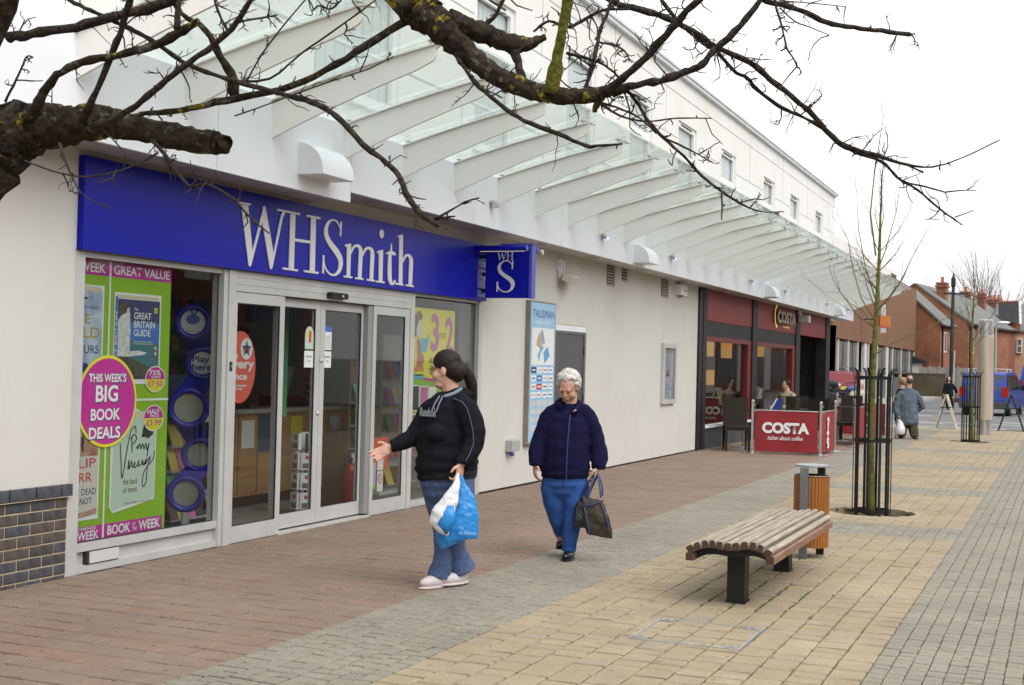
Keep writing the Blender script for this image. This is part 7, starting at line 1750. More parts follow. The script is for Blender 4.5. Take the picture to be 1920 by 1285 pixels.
# ---- overhead wires and aerials
for i, (dx, dy, dz) in enumerate(((14, 30, 1.0), (10, 34, .4), (12, 36, -.4))):
    a = Vector((tpt.x + .5*(i - 1), 83.95, tpt.z - 1.2)); e = a + Vector((dx, dy, dz)); P_ = [a.lerp(e, k/8) - Vector((0, 0, .9*(1 - (k/4 - 1)**2))) for k in range(9)]
    t = thing('overhead_wire', ['uppermost overhead wire running right from the telegraph pole', 'middle overhead wire running right from the telegraph pole', 'lowest overhead wire running right from the telegraph pole'][i], 'wire', a, group='wires from the telegraph pole')
    b = MB(); b.tube(P_, .012, 5); b.build('cable', CHAR, t)
for (px, pt_, pb, Y, lab) in ((1736, 520, 550, 101, 'television aerial on the tall orange house'), (1912, 552, 575, 124, 'television aerial above the slate gable')):
    a, c = on_y(px, pb, Y), on_y(px, pt_, Y); t = thing('tv_aerial', lab, 'aerial', a, group='television aerials on the roofs')
    b = MB(); b.cyl(a, c, .025, 6); b.build('mast', ALU, t)
    for k in range(5): b = MB(); b.cyl((c.x + .25*k, Y - .25, c.z), (c.x + .25*k, Y + .25, c.z), .012, 5); b.build('element', ALU, t)
    b = MB(); b.cyl((c.x, Y, c.z), (c.x + 1.1, Y, c.z), .015, 5); b.build('boom', ALU, t)
# ================================================================== PEOPLE
PRZ = atan2(0.38865, 0.92104)                       # local x = to the right in the view, y = away, z = up
def fabric(name, c1, c2, sc=30, bump=.5, bs=9, rough=.95, sheen=.0): return mat(name, c1, c2, rough=rough, scale=sc, bump=bump, bscale=bs, spec=.15, sheen=sheen)
SKIN = mat('skin', (0.52, 0.30, 0.21), (0.58, 0.35, 0.26), rough=.55, scale=12, spec=.35); SKIN2 = mat('older_skin', (0.50, 0.27, 0.19), (0.58, 0.34, 0.25), rough=.6, scale=25, spec=.3, bump=.3, bscale=60)
class Person:
    wr = 0.0
    def __init__(s, label, px0, py0, sc, B=None, cat='person'):
        s.px0, s.py0, s.s = px0, py0, sc
        s.B = B or on_z(px0, py0); s.t = thing('person', label, cat, s.B, PRZ)
    def p(s, px, py, y=0.0):
        v = (s.py0 - py)/s.s; return Vector(((px - s.px0)/s.s - .025*v, y, v))
    def shape(s, spec):
        b = MB()
        for k in spec:
            if k[0] == 't':
                P = [s.p(q[0], q[1], q[2]) for q in k[1]]; R = [(q[3], q[4]) if len(q) > 4 else q[3] for q in k[1]]
                if s.wr and len(P) > 3:
                    Q = catmull([(*p, *(r if isinstance(r, tuple) else (r, r))) for p, r in zip(P, R)], 6); ph = len(b.v)*.37
                    P = [Vector(q[:3]) for q in Q]; R = []
                    for i, q in enumerate(Q):
                        e = 1 + s.wr*(sin(i*1.35 + ph) + .6*sin(i*.63 + ph*2)) * min(1, i/4, (len(Q)-1-i)/3); R.append((q[3]*e, q[4]*(1 + s.wr*sin(i*1.2 + ph + 1.3)*min(1, i/4, (len(Q)-1-i)/3))))
                b.tube(P, R, 16)
            elif k[0] == 'b': b.ball(s.p(*k[1]), k[2], 16, 10, k[3] if len(k) > 3 else None)
            elif k[0] == 'B': b.ball(k[1], k[2], 16, 10, k[3] if len(k) > 3 else None)
            elif k[0] == 'T': b.tube(k[1], k[2], 10)
        return b
    def part(s, name, spec, m, vox=.009, smooth=4, label=None, disp=0.0, dsz=.12, parent=None, wr=0.0):
        s.wr = wr; b = s.shape(spec) if isinstance(spec, list) else spec
        o = b.build(name, m, parent or s.t, local=True, label=label)
        if vox:
            r = o.modifiers.new('surface', 'REMESH'); r.mode = 'VOXEL'; r.voxel_size = vox; r.use_smooth_shade = True
            if smooth: q = o.modifiers.new('relax', 'SMOOTH'); q.factor = .5; q.iterations = smooth
            if disp:
                tx = bpy.data.textures.new(name + '_folds', 'CLOUDS'); tx.noise_scale = dsz; tx.noise_depth = 2
                d = o.modifiers.new('folds', 'DISPLACE'); d.texture = tx; d.strength = disp; d.mid_level = .5; d.texture_coords = 'LOCAL'
        return o
def frame(f, upv=Vector((0, 0, 1))):
    f = Vector(f).normalized(); u = (upv - f*upv.dot(f)).normalized(); l = u.cross(f); return l, f, u, Matrix((l, f, u)).transposed()
def head_spec(c, f, k=1.0, jaw=1.0):
    l, f, u, M = frame(f); R = lambda a, b, d: (a*k, b*k, d*k); at = lambda a, b, d: c + l*(a*k) + f*(b*k) + u*(d*k)
    S = [('B', at(0, -.005, .022), R(.074, .094, .094), M), ('B', at(0, .018, -.045), R(.058*jaw, .068, .074), M), ('B', at(0, .058, -.098), R(.022, .022, .018), M), ('B', at(0, .098, -.022), R(.0135, .018, .014), M),
         ('T', [at(0, .085, .014), at(0, .10, -.012)], [.010*k, .012*k]), ('B', at(0, .080, .026), R(.050, .014, .011), M), ('B', at(0, .083, -.056), R(.022, .010, .006), M), ('B', at(0, .081, -.066), R(.019, .010, .006), M)]
    for s in (-1, 1): S += [('B', at(s*.036*jaw, .052, -.038), R(.030, .030, .030), M), ('B', at(s*.074, -.006, -.014), R(.011, .019, .031), M)]
    return S, at, M
def eyes(P, at, k, M, m=None):
    for s in (-1, 1):
        b = MB(); b.ball(at(s*.031, .0845, .004), (.0115*k, .006*k, .0045*k), 10, 8, M); P.part('eye', b, mat('eye_white', (.36, .28, .25), rough=.4), 0)
        b = MB(); b.ball(at(s*.031, .0885, .004), (.0055*k, .004*k, .0042*k), 8, 6, M); P.part('iris', b, mat('eye_dark', (.03, .02, .015), rough=.3), 0)
        b = MB(); b.ball(at(s*.033, .0865, .021), (.017*k, .006*k, .0028*k), 10, 6, M); P.part('eyebrow', b, m or mat('brow_dark', (.05, .03, .02), rough=.9), 0)
def hand_spec(w, d, n_, side, k=1.0, curl=.5):
    """w wrist, d finger direction, n_ palm normal, side = direction of the thumb"""
    d = Vector(d).normalized(); n_ = Vector(n_); n_ = (n_ - d*n_.dot(d)).normalized(); sd = d.cross(n_).normalized()
    if sd.dot(Vector(side)) < 0: sd = -sd
    M = Matrix((sd, n_, d)).transposed()
    S = [('B', w + d*.048*k, (.041*k, .016*k, .052*k), M), ('T', [w - d*.03, w + d*.02], [.024*k, .026*k])]
    for i, (o, L) in enumerate(((.032, .078), (.011, .088), (-.011, .080), (-.031, .062))):
        p = w + d*.088*k + sd*o*k; dd = (d + sd*o*3).normalized(); pts = [p - d*.02, p]
        for j, fr in enumerate((.45, .32, .23)):
            a = curl*(j + .6)*.85; e = (dd*cos(a) + n_*sin(a)).normalized(); p = p + e*L*fr*k; pts.append(p)
        S.append(('T', pts, [.0095*k, .0095*k, .0088*k, .008*k, .0068*k]))
    p = w + d*.03*k + sd*.034*k; e = (d*.55 + sd*.75 + n_*.35).normalized(); e2 = (d*.85 + sd*.25 + n_*.45).normalized()
    S.append(('T', [p - e*.015, p + e*.032*k, p + e*.032*k + e2*.034*k], [.013*k, .0115*k, .009*k]))
    return S

# ---- young woman in a dark hooded top
G = Person('woman in a dark hooded top and flared jeans looking at the shop', 840, 1100, 277.0)
gc = G.p(836, 693, .02); gf = Vector((-.955, .28, -.05)); hs_, at, HM = head_spec(gc, gf, 1.06, 1.12)
gf2 = Vector((-.69, -.72, 0))
body = hs_ + [('T', [at(0, -.01, -.05), G.p(846, 738, .03), G.p(845, 760, .01)], [.060, .066, .09]), ('b', (826, 722, .02), (.05, .05, .03)),
        ('t', [(844, 755, 0, .13, .10), (842, 820, 0, .16, .14), (840, 895, 0, .16, .14)]),
        ('t', [(803, 770, .12, .05), (778, 818, .05, .045), (738, 838, -.05, .03)]), ('t', [(880, 768, -.13, .05), (891, 822, -.16, .045), (868, 864, -.24, .03)]),
        ('t', [(820, 895, .04, .08), (829, 985, .03, .045), (831, 1030, .015, .032), (824, 1085, .0, .032)]), ('t', [(860, 895, -.04, .08), (854, 990, -.02, .045), (854, 1030, .04, .032), (864, 1080, .08, .032)])]
body += hand_spec(G.p(735, 840, -.05), (-.78, -.25, -.45), (.2, -.9, .2), (-.1, -.3, 1), 1.0, .35)
body += hand_spec(G.p(867, 862, -.24), (-.10, -.15, -1), (-.8, .5, .1), (-.3, -.9, 0), 1.0, 1.15)
G.part('body', body, SKIN, .0062, 2); eyes(G, at, 1.06, HM)
HAIRD = mat('dark_hair', (.008, .005, .004), (.020, .012, .009), rough=.55, scale=120, stretch=(1, 1, .15), spec=.25, bump=.5, bscale=160)
hair = [('B', at(0, -.010, .042), (.088, .103, .094), HM), ('B', at(0, -.05, .0), (.085, .07, .085), HM), ('B', at(0, -.075, -.02), (.07, .055, .07), HM), ('t', [(862, 684, .02, .020), (869, 688, .03, .026), (878, 702, .05, .040), (884, 722, .06, .040), (888, 742, .06, .026), (892, 760, .05, .008)])]
G.part('hair', hair, HAIRD, .006, 4)
b = MB(); b.torus(G.p(867, 686, .03), .026, .008, 'x', 16, 6); G.part('hair_band', b, BLACK, 0)
gl = MB(); e0, e1 = at(.031, .098, .006), at(-.031, .098, .006); lv, fv, uv_, _ = frame(gf)
for e in (e0, e1):
    n = 16
    ring = [e + lv*(.022*cos(2*pi*k/n)) + uv_*(.015*sin(2*pi*k/n)) for k in range(n + 1)]; gl.tube(ring, .0018, 5, False)
gl.tube([e0 + lv*.022, at(.078, .05, .008), at(.08, -.005, .004)], .002, 5); gl.tube([e1 - lv*.022, at(-.078, .05, .008), at(-.08, -.005, .004)], .002, 5); gl.tube([e0 - lv*.022, e1 + lv*.022], .0018, 5)
G.part('glasses', gl, mat('glasses_frame', (.06, .02, .015), rough=.3), 0)
NAVYF = fabric('dark_sweatshirt', (.007, .007, .011), (.011, .011, .016), 140, .4, 200)
hood = [('t', [(845, 738, .0, .085, .075), (844, 750, .0, .135, .115), (842, 768, .0, .172, .15), (839, 800, 0, .196, .175), (838, 840, 0, .209, .19), (837, 868, 0, .213, .195), (837, 886, 0, .206, .188), (838, 894, 0, .190, .172)]),
        ('t', [(832, 757, .05, .045), (818, 762, .09, .070), (802, 778, .11, .080), (786, 806, .08, .072), (772, 822, .03, .064), (752, 832, -.02, .054), (737, 839, -.05, .044), (733, 840, -.055, .036)]),
        ('t', [(850, 752, -.04, .045), (864, 756, -.08, .072), (878, 772, -.12, .083), (889, 800, -.15, .078), (891, 824, -.17, .073), (882, 846, -.21, .062), (870, 860, -.24, .050), (868, 865, -.245, .042)]),
        ('b', (858, 739, .03), (.105, .095, .050)), ('b', (874, 752, .07), (.06, .07, .05)), ('b', (822, 812, -.12), (.09, .09, .08))]
G.part('hooded_top', hood, NAVYF, .0085, 1, disp=.018, dsz=.12, wr=.030)
wb_ = MB(); wb_.tube([G.p(837, 884, 0), G.p(838, 889, 0), G.p(838, 896, 0)], [(.205, .188), (.208, .190), (.198, .180)], 28); G.part('waistband', wb_, mat('rib_black', (.005, .005, .008), (.010, .010, .013), rough=.95, scale=90, stretch=(1, 1, .1)), 0)
G.part('hood_lining', [('t', [(834, 744, -.085, .012), (852, 738, -.075, .014), (866, 728, -.04, .012)])], mat('lining_grey', (.18, .22, .26), rough=.9), 0)
dr = MB(); dr.tube([G.p(826, 742, -.135), G.p(818, 756, -.172), G.p(812, 770, -.194)], .0045, 6); G.part('drawstring', dr, mat('cord_grey', (.18, .20, .24), rough=.9), 0)
dr = MB(); dr.tube([G.p(832, 742, -.135), G.p(826, 756, -.175), G.p(821, 770, -.197)], .0045, 6); G.part('drawstring', dr, mat('cord_grey', (0, 0, 0)), 0)
dr = MB(); dr.tube([G.p(852, 746, -.135), G.p(868, 752, -.178), G.p(878, 764, -.212), G.p(884, 784, -.226), G.p(889, 806, -.235), G.p(890, 826, -.248), G.p(883, 846, -.275), G.p(876, 858, -.290)], .0035, 6); G.part('sleeve_piping', dr, mat('piping_grey', (.07, .085, .12), rough=.8), 0)
Gm = W[G.t.name]; R3 = Gm.to_3x3()
text('Reebok', Gm @ G.p(788, 781, -.088), R3 @ Vector((.72, -.69, 0)), (0, 0, 1), .165, .06, mat('print_silver', (.34, .40, .42), rough=.6), G.t, bold=.02, shear=.15)
DENIM = fabric('blue_denim', (.065, .098, .20), (.095, .135, .25), 60, .3, 300)
jeans = [('t', [(838, 876, 0, .16, .14), (838, 892, 0, .182, .162), (838, 912, 0, .175, .15), (839, 935, 0, .14, .12), (840, 955, 0, .07, .06)]), ('t', [(822, 880, .03, .09), (817, 905, .04, .105), (822, 945, .045, .090), (829, 990, .03, .071), (831, 1030, .015, .061), (827, 1062, .0, .069), (822, 1083, -.005, .082)]),
         ('t', [(854, 880, -.03, .09), (860, 905, -.04, .110), (859, 945, -.04, .096), (854, 990, -.02, .077), (854, 1030, .04, .068), (860, 1056, .08, .086), (865, 1073, .10, .102)])]
G.part('jeans', jeans, DENIM, .0085, 1, disp=.014, dsz=.10, wr=.030)
SHW = mat('white_trainer', (.55, .50, .50), (.66, .60, .60), rough=.6, scale=12); SOLE = mat('trainer_sole', (.60, .50, .50), rough=.7)
SM = Matrix((Vector((.72, -.69, 0)), Vector((-.69, -.72, 0)), Vector((0, 0, 1)))).transposed()
for (q, m_) in ((G.p(814, 1091, -.05), 0), (G.p(852, 1088, .04), 1)):
    sh = G.part('shoe', [('B', q + Vector((0, 0, .008)), (.046, .125, .042), SM), ('B', q + Vector(SM @ Vector((0, -.06, .03))), (.042, .06, .05), SM)], SHW, .007, 2)
    G.part('sole', [('B', q + Vector((0, 0, -.026)), (.05, .132, .016), SM)], SOLE, 0, parent=sh)
# carrier bags in her hand
BAGB = mat('blue_carrier', (.012, .19, .55), (.025, .25, .62), rough=.35, scale=9, bump=.4, bscale=20); BAGW = mat('white_carrier', (.64, .65, .68), (.72, .72, .74), rough=.35, scale=9, bump=.4, bscale=20)
def carrier(label, spec, m, extra=None):
    t = thing('carrier_bag', label, 'carrier bag', Gm @ G.p(862, 960, -.28), PRZ, group='carrier bags held by the woman in the hooded top')
    b = MB()
    for P in spec: b.tube([G.p(q[0], q[1], q[2]) for q in P], [(q[3], q[4]) for q in P], 16)
    off = G.p(862, 960, -.28)
    b.v = [v - off for v in b.v]; o = b.build('bag', m, t, local=True, smooth=True)
    r = o.modifiers.new('surface', 'REMESH'); r.mode = 'VOXEL'; r.voxel_size = .007; r.use_smooth_shade = True; q = o.modifiers.new('relax', 'SMOOTH'); q.factor = .5; q.iterations = 2
    tx = bpy.data.textures.new('bag_folds', 'CLOUDS'); tx.noise_scale = .045; d = o.modifiers.new('folds', 'DISPLACE'); d.texture = tx; d.strength = .014
    return t
cb1 = carrier('bright blue plastic carrier bag', [[(864, 880, -.25, .010, .010), (868, 900, -.25, .028, .018), (871, 925, -.255, .080, .032), (870, 955, -.26, .112, .05), (862, 985, -.26, .138, .058), (859, 1000, -.26, .142, .052), (862, 1007, -.26, .12, .03)]], BAGB)
text('Feel\nthe difference', Gm @ G.p(864, 990, -.338), R3 @ Vector((1, 0, 0)), (0, 0, 1), .11, .06, mat('print_paleblue', (.30, .56, .85), rough=.5), cb1)
cb2 = carrier('crumpled white carrier bag with a blue patch', [[(862, 880, -.28, .010, .010), (858, 905, -.30, .030, .02), (848, 930, -.32, .055, .03), (834, 955, -.33, .078, .042), (828, 970, -.33, .066, .036), (838, 985, -.33, .034, .022), (845, 993, -.33, .008, .008)]], BAGW)
pb = MB(); off = G.p(862, 960, -.28)
pb.tube([G.p(849, 938, -.352) - off, G.p(846, 958, -.366) - off, G.p(838, 972, -.366) - off, G.p(842, 988, -.352) - off], [(.018, .012), (.052, .012), (.046, .012), (.01, .008)], 12); o = pb.build('blue_patch', BAGB, cb2, local=True, smooth=True)

# ---- older woman in a navy fleece
O = Person('older woman with white curly hair in a navy fleece carrying bags', 1065, 1048, 239.4)
oc = O.p(1065, 726, -.07); of_ = Vector((-.30, -.80, -.52)); hs_, at, HM = head_spec(oc, of_, .98, 1.06)
body = hs_ + [('T', [at(0, -.02, -.05), O.p(1068, 762, -.01), O.p(1066, 785, 0)], [.058, .062, .09]), ('t', [(1066, 780, 0, .14, .10), (1062, 840, 0, .15, .12), (1060, 900, 0, .15, .12)]),
        ('t', [(1028, 790, 0, .045), (1009, 838, 0, .04), (1004, 868, -.05, .028)]), ('t', [(1104, 788, 0, .045), (1121, 840, 0, .04), (1120, 870, -.06, .028)]), ('t', [(1038, 900, .02, .08), (1044, 965, .03, .06), (1056, 1020, .14, .04)]), ('t', [(1080, 900, 0, .08), (1075, 965, -.03, .06), (1067, 1035, -.02, .04)])]
body += hand_spec(O.p(1003, 868, -.05), (.02, -.15, -1), (.9, .2, 0), (.1, -1, 0), .95, .6); body += hand_spec(O.p(1119, 872, -.07), (-.12, -.12, -1), (-.9, .3, 0), (-.2, -1, 0), .95, 1.1)
O.part('body', body, SKIN2, .0062, 2); eyes(O, at, .98, HM, mat('brow_pale', (.38, .30, .26), rough=.9))
lpm = MB(); lpm.ball(at(0, .090, -.061), (.016, .006, .004), 10, 6, HM); O.part('lips', lpm, mat('lip', (.32, .10, .09), rough=.5), 0)
HAIRW = mat('white_hair', (.42, .40, .38), (.60, .58, .56), rough=.8, scale=60, bump=.8, bscale=90)
hrng = random.Random(4); hr = [('B', at(0, -.028, .034), (.086, .092, .094), HM)]
l_, f_, u_, M_ = frame(of_)
for k in range(210):
    a, z = hrng.uniform(0, 2*pi), hrng.uniform(-.55, 1); r = sqrt(max(0, 1 - z*z)); d = Vector((r*cos(a), r*sin(a), z))
    if d.y > .45 and d.z < .62: continue
    if d.y > .1 and d.z < -.05: continue
    hr.append(('B', at(d.x*.089, -.025 + d.y*.095, .034 + d.z*.096), (hrng.uniform(.013, .02),)*3))
O.part('hair', hr, HAIRW, .0055, 1)
FLEECE = fabric('navy_fleece', (.007, .006, .032), (.010, .009, .042), 140, .6, 160)
fl_ = [('t', [(1067, 752, .0, .075, .07), (1067, 765, .0, .09, .085), (1066, 776, .0, .13, .105), (1064, 792, 0, .172, .135), (1062, 825, 0, .188, .155), (1060, 860, 0, .194, .16), (1060, 886, 0, .193, .158), (1060, 896, 0, .182, .148)]),
       ('t', [(1056, 768, 0, .045), (1040, 774, 0, .066), (1029, 786, 0, .070), (1023, 800, 0, .070), (1015, 822, .0, .069), (1008, 845, -.02, .069), (1005, 866, -.05, .060), (1004, 875, -.055, .050)]), ('t', [(1078, 766, 0, .045), (1093, 772, 0, .066), (1103, 784, 0, .070), (1109, 798, 0, .070), (1117, 822, 0, .069), (1123, 848, -.02, .069), (1122, 868, -.06, .060), (1121, 878, -.065, .05)])]
O.part('fleece', fl_, FLEECE, .0085, 1, disp=.016, dsz=.13, wr=.026)
co = MB(); co.tube([O.p(1050, 762, -.10), O.p(1046, 756, -.03), O.p(1056, 750, .06), O.p(1076, 750, .06), O.p(1086, 757, -.03), O.p(1080, 768, -.11), O.p(1070, 774, -.13)], [.02, .026, .028, .028, .026, .022, .014], 10); O.part('collar', co, FLEECE, 0)
zp = MB(); zp.tube([O.p(1068, 776, -.128), O.p(1066, 792, -.152), O.p(1063, 825, -.172), O.p(1061, 860, -.178), O.p(1060, 894, -.168)], .004, 6); O.part('zip', zp, mat('zip_blue', (.03, .06, .16), rough=.5), 0)
bd = MB(); bd.tube([O.p(1074, 770, -.145) + Vector((.0, 0, 0)), O.p(1079, 767, -.15)], .005, 6); O.part('brooch', bd, mat('brooch_cream', (.6, .55, .35), rough=.4), 0)
TRB = fabric('royal_blue_trousers', (.028, .082, .28), (.036, .098, .31), 140, .3, 250)
tr_ = [('t', [(1060, 880, 0, .15, .12), (1060, 896, 0, .172, .138), (1060, 912, 0, .165, .13), (1060, 930, 0, .12, .10), (1060, 942, 0, .06, .05)]), ('t', [(1044, 886, .01, .08), (1037, 908, .01, .098), (1040, 940, .02, .092), (1046, 975, .05, .068), (1055, 1008, .13, .052), (1057, 1020, .16, .050)]), ('t', [(1074, 886, 0, .08), (1080, 908, -.01, .100), (1079, 945, -.03, .092), (1072, 985, -.03, .069), (1067, 1022, -.02, .058), (1066, 1034, -.02, .059)])]
O.part('trousers', tr_, TRB, .0085, 1, disp=.014, dsz=.10, wr=.028)
for xx in (1057, 1063):
    dc = MB(); dc.tube([O.p(1060, 894, -.15), O.p(xx, 908, -.165), O.p(xx, 918, -.168)], .003, 5); dc.ball(O.p(xx, 919, -.168), .007, 8, 6); O.part('draw_cord', dc, P_NAVY, 0)
BSH = mat('black_shoe', (.012, .012, .013), rough=.28, spec=.6); SM2 = Matrix((Vector((.96, -.28, 0)), Vector((-.28, -.96, 0)), Vector((0, 0, 1)))).transposed()
for q in (O.p(1065, 1040, -.05), O.p(1056, 1026, .16)):
    sh = O.part('shoe', [('B', q + Vector((0, 0, .004)), (.047, .12, .036), SM2), ('B', q + SM2 @ Vector((0, -.05, .025)), (.042, .055, .045), SM2)], BSH, .007, 2)
    O.part('sole', [('B', q + Vector((0, 0, -.024)), (.05, .125, .012), SM2)], BLACK, 0, parent=sh)
Om = W[O.t.name]
def holdall(label, rings, m, m2, hands, trim=None):
    c0 = O.p(1112, 965, -.08); t = thing('handbag', label, 'handbag', Om @ c0, PRZ, group='bags held by the older woman')
    b = MB(); P = [O.p(*q[:3]) - c0 for q in rings]
    n = 20
    base = len(b.v)
    for p, q in zip(P, rings):
        for k in range(n):
            a = 2*pi*k/n; ca, sa = cos(a), sin(a); e = .45                     # rounded box section
            b.v.append(p + Vector((q[3]*math.copysign(abs(ca)**e, ca) + q[5]*sa, q[4]*math.copysign(abs(sa)**e, sa), .06*ca*q[6])))
    for i in range(len(P) - 1):
        for k in range(n): b.f.append((i*n + k, i*n + (k+1) % n, (i+1)*n + (k+1) % n, (i+1)*n + k))
    b.f.append(tuple(range(n - 1, -1, -1))); b.f.append(tuple((len(P)-1)*n + k for k in range(n)))
    o = b.build('body', m, t, local=True, smooth=True); r = o.modifiers.new('surface', 'REMESH'); r.mode = 'VOXEL'; r.voxel_size = .007; r.use_smooth_shade = True; q_ = o.modifiers.new('relax', 'SMOOTH'); q_.factor = .5; q_.iterations = 2
    tx = bpy.data.textures.new('bag_slouch', 'CLOUDS'); tx.noise_scale = .06; d = o.modifiers.new('folds', 'DISPLACE'); d.texture = tx; d.strength = .016
    for pth in hands:
        b = MB(); b.tube([Vector(q[:3]) for q in catmull([(*(O.p(*q) - c0),) for q in pth], 5)], .0075, 8); b.build('handle', m2, t, local=True)
    for pth in trim or ():
        b = MB(); b.tube([Vector(q[:3]) for q in catmull([(*(O.p(*q) - c0),) for q in pth], 4)], .006, 6); b.build('trim', m2, t, local=True)
OLV = fabric('olive_nylon', (.028, .024, .016), (.062, .052, .034), 9, .5, 30, rough=.4)
holdall('olive brown holdall with navy trim', [(1108, 930, -.15, .080, .022, 0, -.35), (1110, 938, -.15, .092, .045, 0, -.35), (1114, 960, -.15, .104, .066, 0, -.3), (1119, 985, -.15, .110, .076, 0, -.3), (1122, 999, -.15, .100, .070, 0, -.3)], OLV, P_NAVY,
        [[(1098, 936, -.18), (1104, 912, -.16), (1113, 890, -.11), (1119, 888, -.11), (1122, 908, -.16), (1124, 928, -.18)], [(1098, 934, -.12), (1106, 908, -.11), (1114, 889, -.08), (1120, 887, -.08), (1127, 906, -.11), (1128, 926, -.12)]],
        [[(1089, 944, -.195), (1108, 940, -.208), (1129, 932, -.195)], [(1093, 946, -.20), (1098, 970, -.225), (1103, 996, -.225)], [(1124, 938, -.20), (1132, 960, -.22), (1138, 984, -.22)]])
holdall('small black handbag behind the olive holdall', [(1090, 938, -.15, .040, .02, 0, 0), (1088, 950, -.15, .050, .032, 0, 0), (1086, 972, -.15, .056, .038, 0, 0), (1086, 985, -.15, .05, .034, 0, 0)], mat('black_leather', (.012, .012, .013), rough=.35), BLACK,
        [[(1084, 942, -.15), (1096, 912, -.13), (1112, 889, -.09), (1118, 890, -.09), (1106, 915, -.13), (1097, 940, -.15)]])

# ---- man with a stick, walking away
Mn = Person('man in a grey-blue jacket walking away with a stick', 1703, 823, 82.0)
mc = Mn.p(1706, 713, -.02); hs_, at, HM = head_spec(mc, (.15, .98, -.1), .95)
Mn.part('body', hs_ + [('t', [(1706, 718, 0, .06), (1703, 735, 0, .07)]), ('t', [(1702, 735, 0, .17, .11), (1701, 790, 0, .16, .12)]), ('t', [(1682, 742, 0, .05), (1678, 765, 0, .045), (1683, 784, 0, .03)]), ('b', (1683, 789, -.02), (.035, .03, .05)), ('t', [(1722, 742, 0, .05), (1732, 762, .05, .045), (1722, 772, .1, .03)]),
          ('t', [(1692, 790, 0, .08), (1694, 820, 0, .05)]), ('t', [(1711, 790, 0, .08), (1711, 818, -.1, .05)])], SKIN2, .012, 1)
Mn.part('hair', [('B', at(0, -.03, -.01), (.08, .075, .075), HM)], mat('brown_grey_hair', (.06, .04, .03), (.10, .075, .06), rough=.7, scale=60), .01, 1)
JK = fabric('greyblue_jacket', (.085, .11, .145), (.12, .15, .19), 10, .5, 12)
Mn.part('jacket', [('t', [(1705, 728, 0, .09, .08), (1704, 734, 0, .16, .12), (1703, 742, 0, .20, .14), (1702, 760, 0, .22, .16), (1702, 778, 0, .235, .17), (1702, 792, 0, .25, .18), (1702, 796, 0, .23, .16)]), ('t', [(1698, 734, 0, .05), (1690, 738, 0, .075), (1684, 748, 0, .085), (1679, 766, -.02, .075), (1682, 784, -.03, .06)]), ('t', [(1709, 734, 0, .05), (1717, 738, 0, .075), (1723, 748, 0, .085), (1730, 763, .03, .075), (1722, 771, .10, .06)])], JK, .013, 2, disp=.04, dsz=.12)
Mn.part('trousers', [('t', [(1701, 788, 0, .22, .16), (1702, 798, 0, .21, .15)]), ('t', [(1692, 798, .02, .115), (1692, 812, .03, .10), (1691, 819, .03, .09)]), ('t', [(1711, 798, -.02, .115), (1712, 812, -.08, .10), (1712, 819, -.10, .09)])], fabric('olive_trousers', (.06, .052, .035), (.085, .075, .05), 10, .4, 12), .013, 2, disp=.03)
for q in ((1691, 822, .05), (1713, 821, -.12)): Mn.part('shoe', [('b', q, (.06, .13, .045))], mat('brown_shoe', (.04, .03, .02), rough=.5), .014, 1)
ws = thing('walking_stick', 'pale wooden walking stick in the man\'s left hand', 'walking stick', W[Mn.t.name] @ Mn.p(1677, 822, -.05))
b = MB(); Mm = W[Mn.t.name]; b.tube([Mm @ Mn.p(1677, 823, -.08), Mm @ Mn.p(1680, 790, -.06), Mm @ Mn.p(1681, 784, -.06)], .014, 8); b.build('shaft', mat('stick_wood', (.40, .27, .13), rough=.5), ws); b = MB(); b.tube([Mm @ Mn.p(1681, 784, -.06), Mm @ Mn.p(1683, 781, -.10), Mm @ Mn.p(1685, 784, -.14)], .015, 8); b.build('handle', mat('stick_wood', (0, 0, 0)), ws)
wb = thing('carrier_bag', 'white plastic bag hanging beside the man with the stick', 'carrier bag', Mm @ Mn.p(1684, 800, -.15))
b = MB(); b.tube([Mm @ Mn.p(1684, 786, -.12), Mm @ Mn.p(1684, 793, -.14), Mm @ Mn.p(1684, 803, -.15), Mm @ Mn.p(1683, 812, -.15), Mm @ Mn.p(1683, 815, -.15)], [.015, .06, .11, .125, .09], 14)
for v in b.v: v += Vector((mnoise.noise(v*9), mnoise.noise(v*9 + Vector((3, 0, 0))), 0))*.03
b.build('bag', BAGW, wb, smooth=True)
# companion, mostly hidden behind him
C2 = Person('fair-haired person in dark clothes half hidden behind the man', 1684, 819, 79.0, on_z(1688.5, 819))
cc2 = C2.p(1687, 717, 0); hs_, at, HM = head_spec(cc2, (-.7, .7, -.05), .9)
C2.part('body', hs_ + [('t', [(1687, 722, 0, .055), (1687, 745, 0, .10, .09), (1687, 785, 0, .12, .10)]), ('t', [(1685, 785, 0, .07), (1687, 812, 0, .045)]), ('t', [(1682, 745, -.02, .04), (1680, 765, -.02, .035), (1680, 782, -.02, .028)]), ('b', (1680, 786, -.02), (.03, .03, .05))], SKIN, .012, 1)
C2.part('hair', [('B', at(0, -.03, .02), (.09, .09, .095), HM)], mat('fair_hair', (.28, .17, .08), (.36, .23, .12), rough=.7, scale=40), .01, 1)
C2.part('coat', [('t', [(1687, 730, 0, .10, .09), (1687, 742, 0, .16, .12), (1687, 765, 0, .17, .13), (1686, 788, 0, .18, .13)]), ('t', [(1682, 742, 0, .06), (1680, 760, -.02, .055), (1680, 780, -.02, .045)])], fabric('dark_coat', (.02, .018, .02), (.035, .03, .032), 10, .4, 12), .013, 2, disp=.03)
C2.part('jeans', [('t', [(1686, 786, 0, .17, .13), (1686, 800, 0, .12, .11), (1687, 813, 0, .10, .09)])], DENIM, .013, 1); C2.part('shoe', [('b', (1685, 816, -.05), (.06, .13, .045))], BSH, .014, 1)
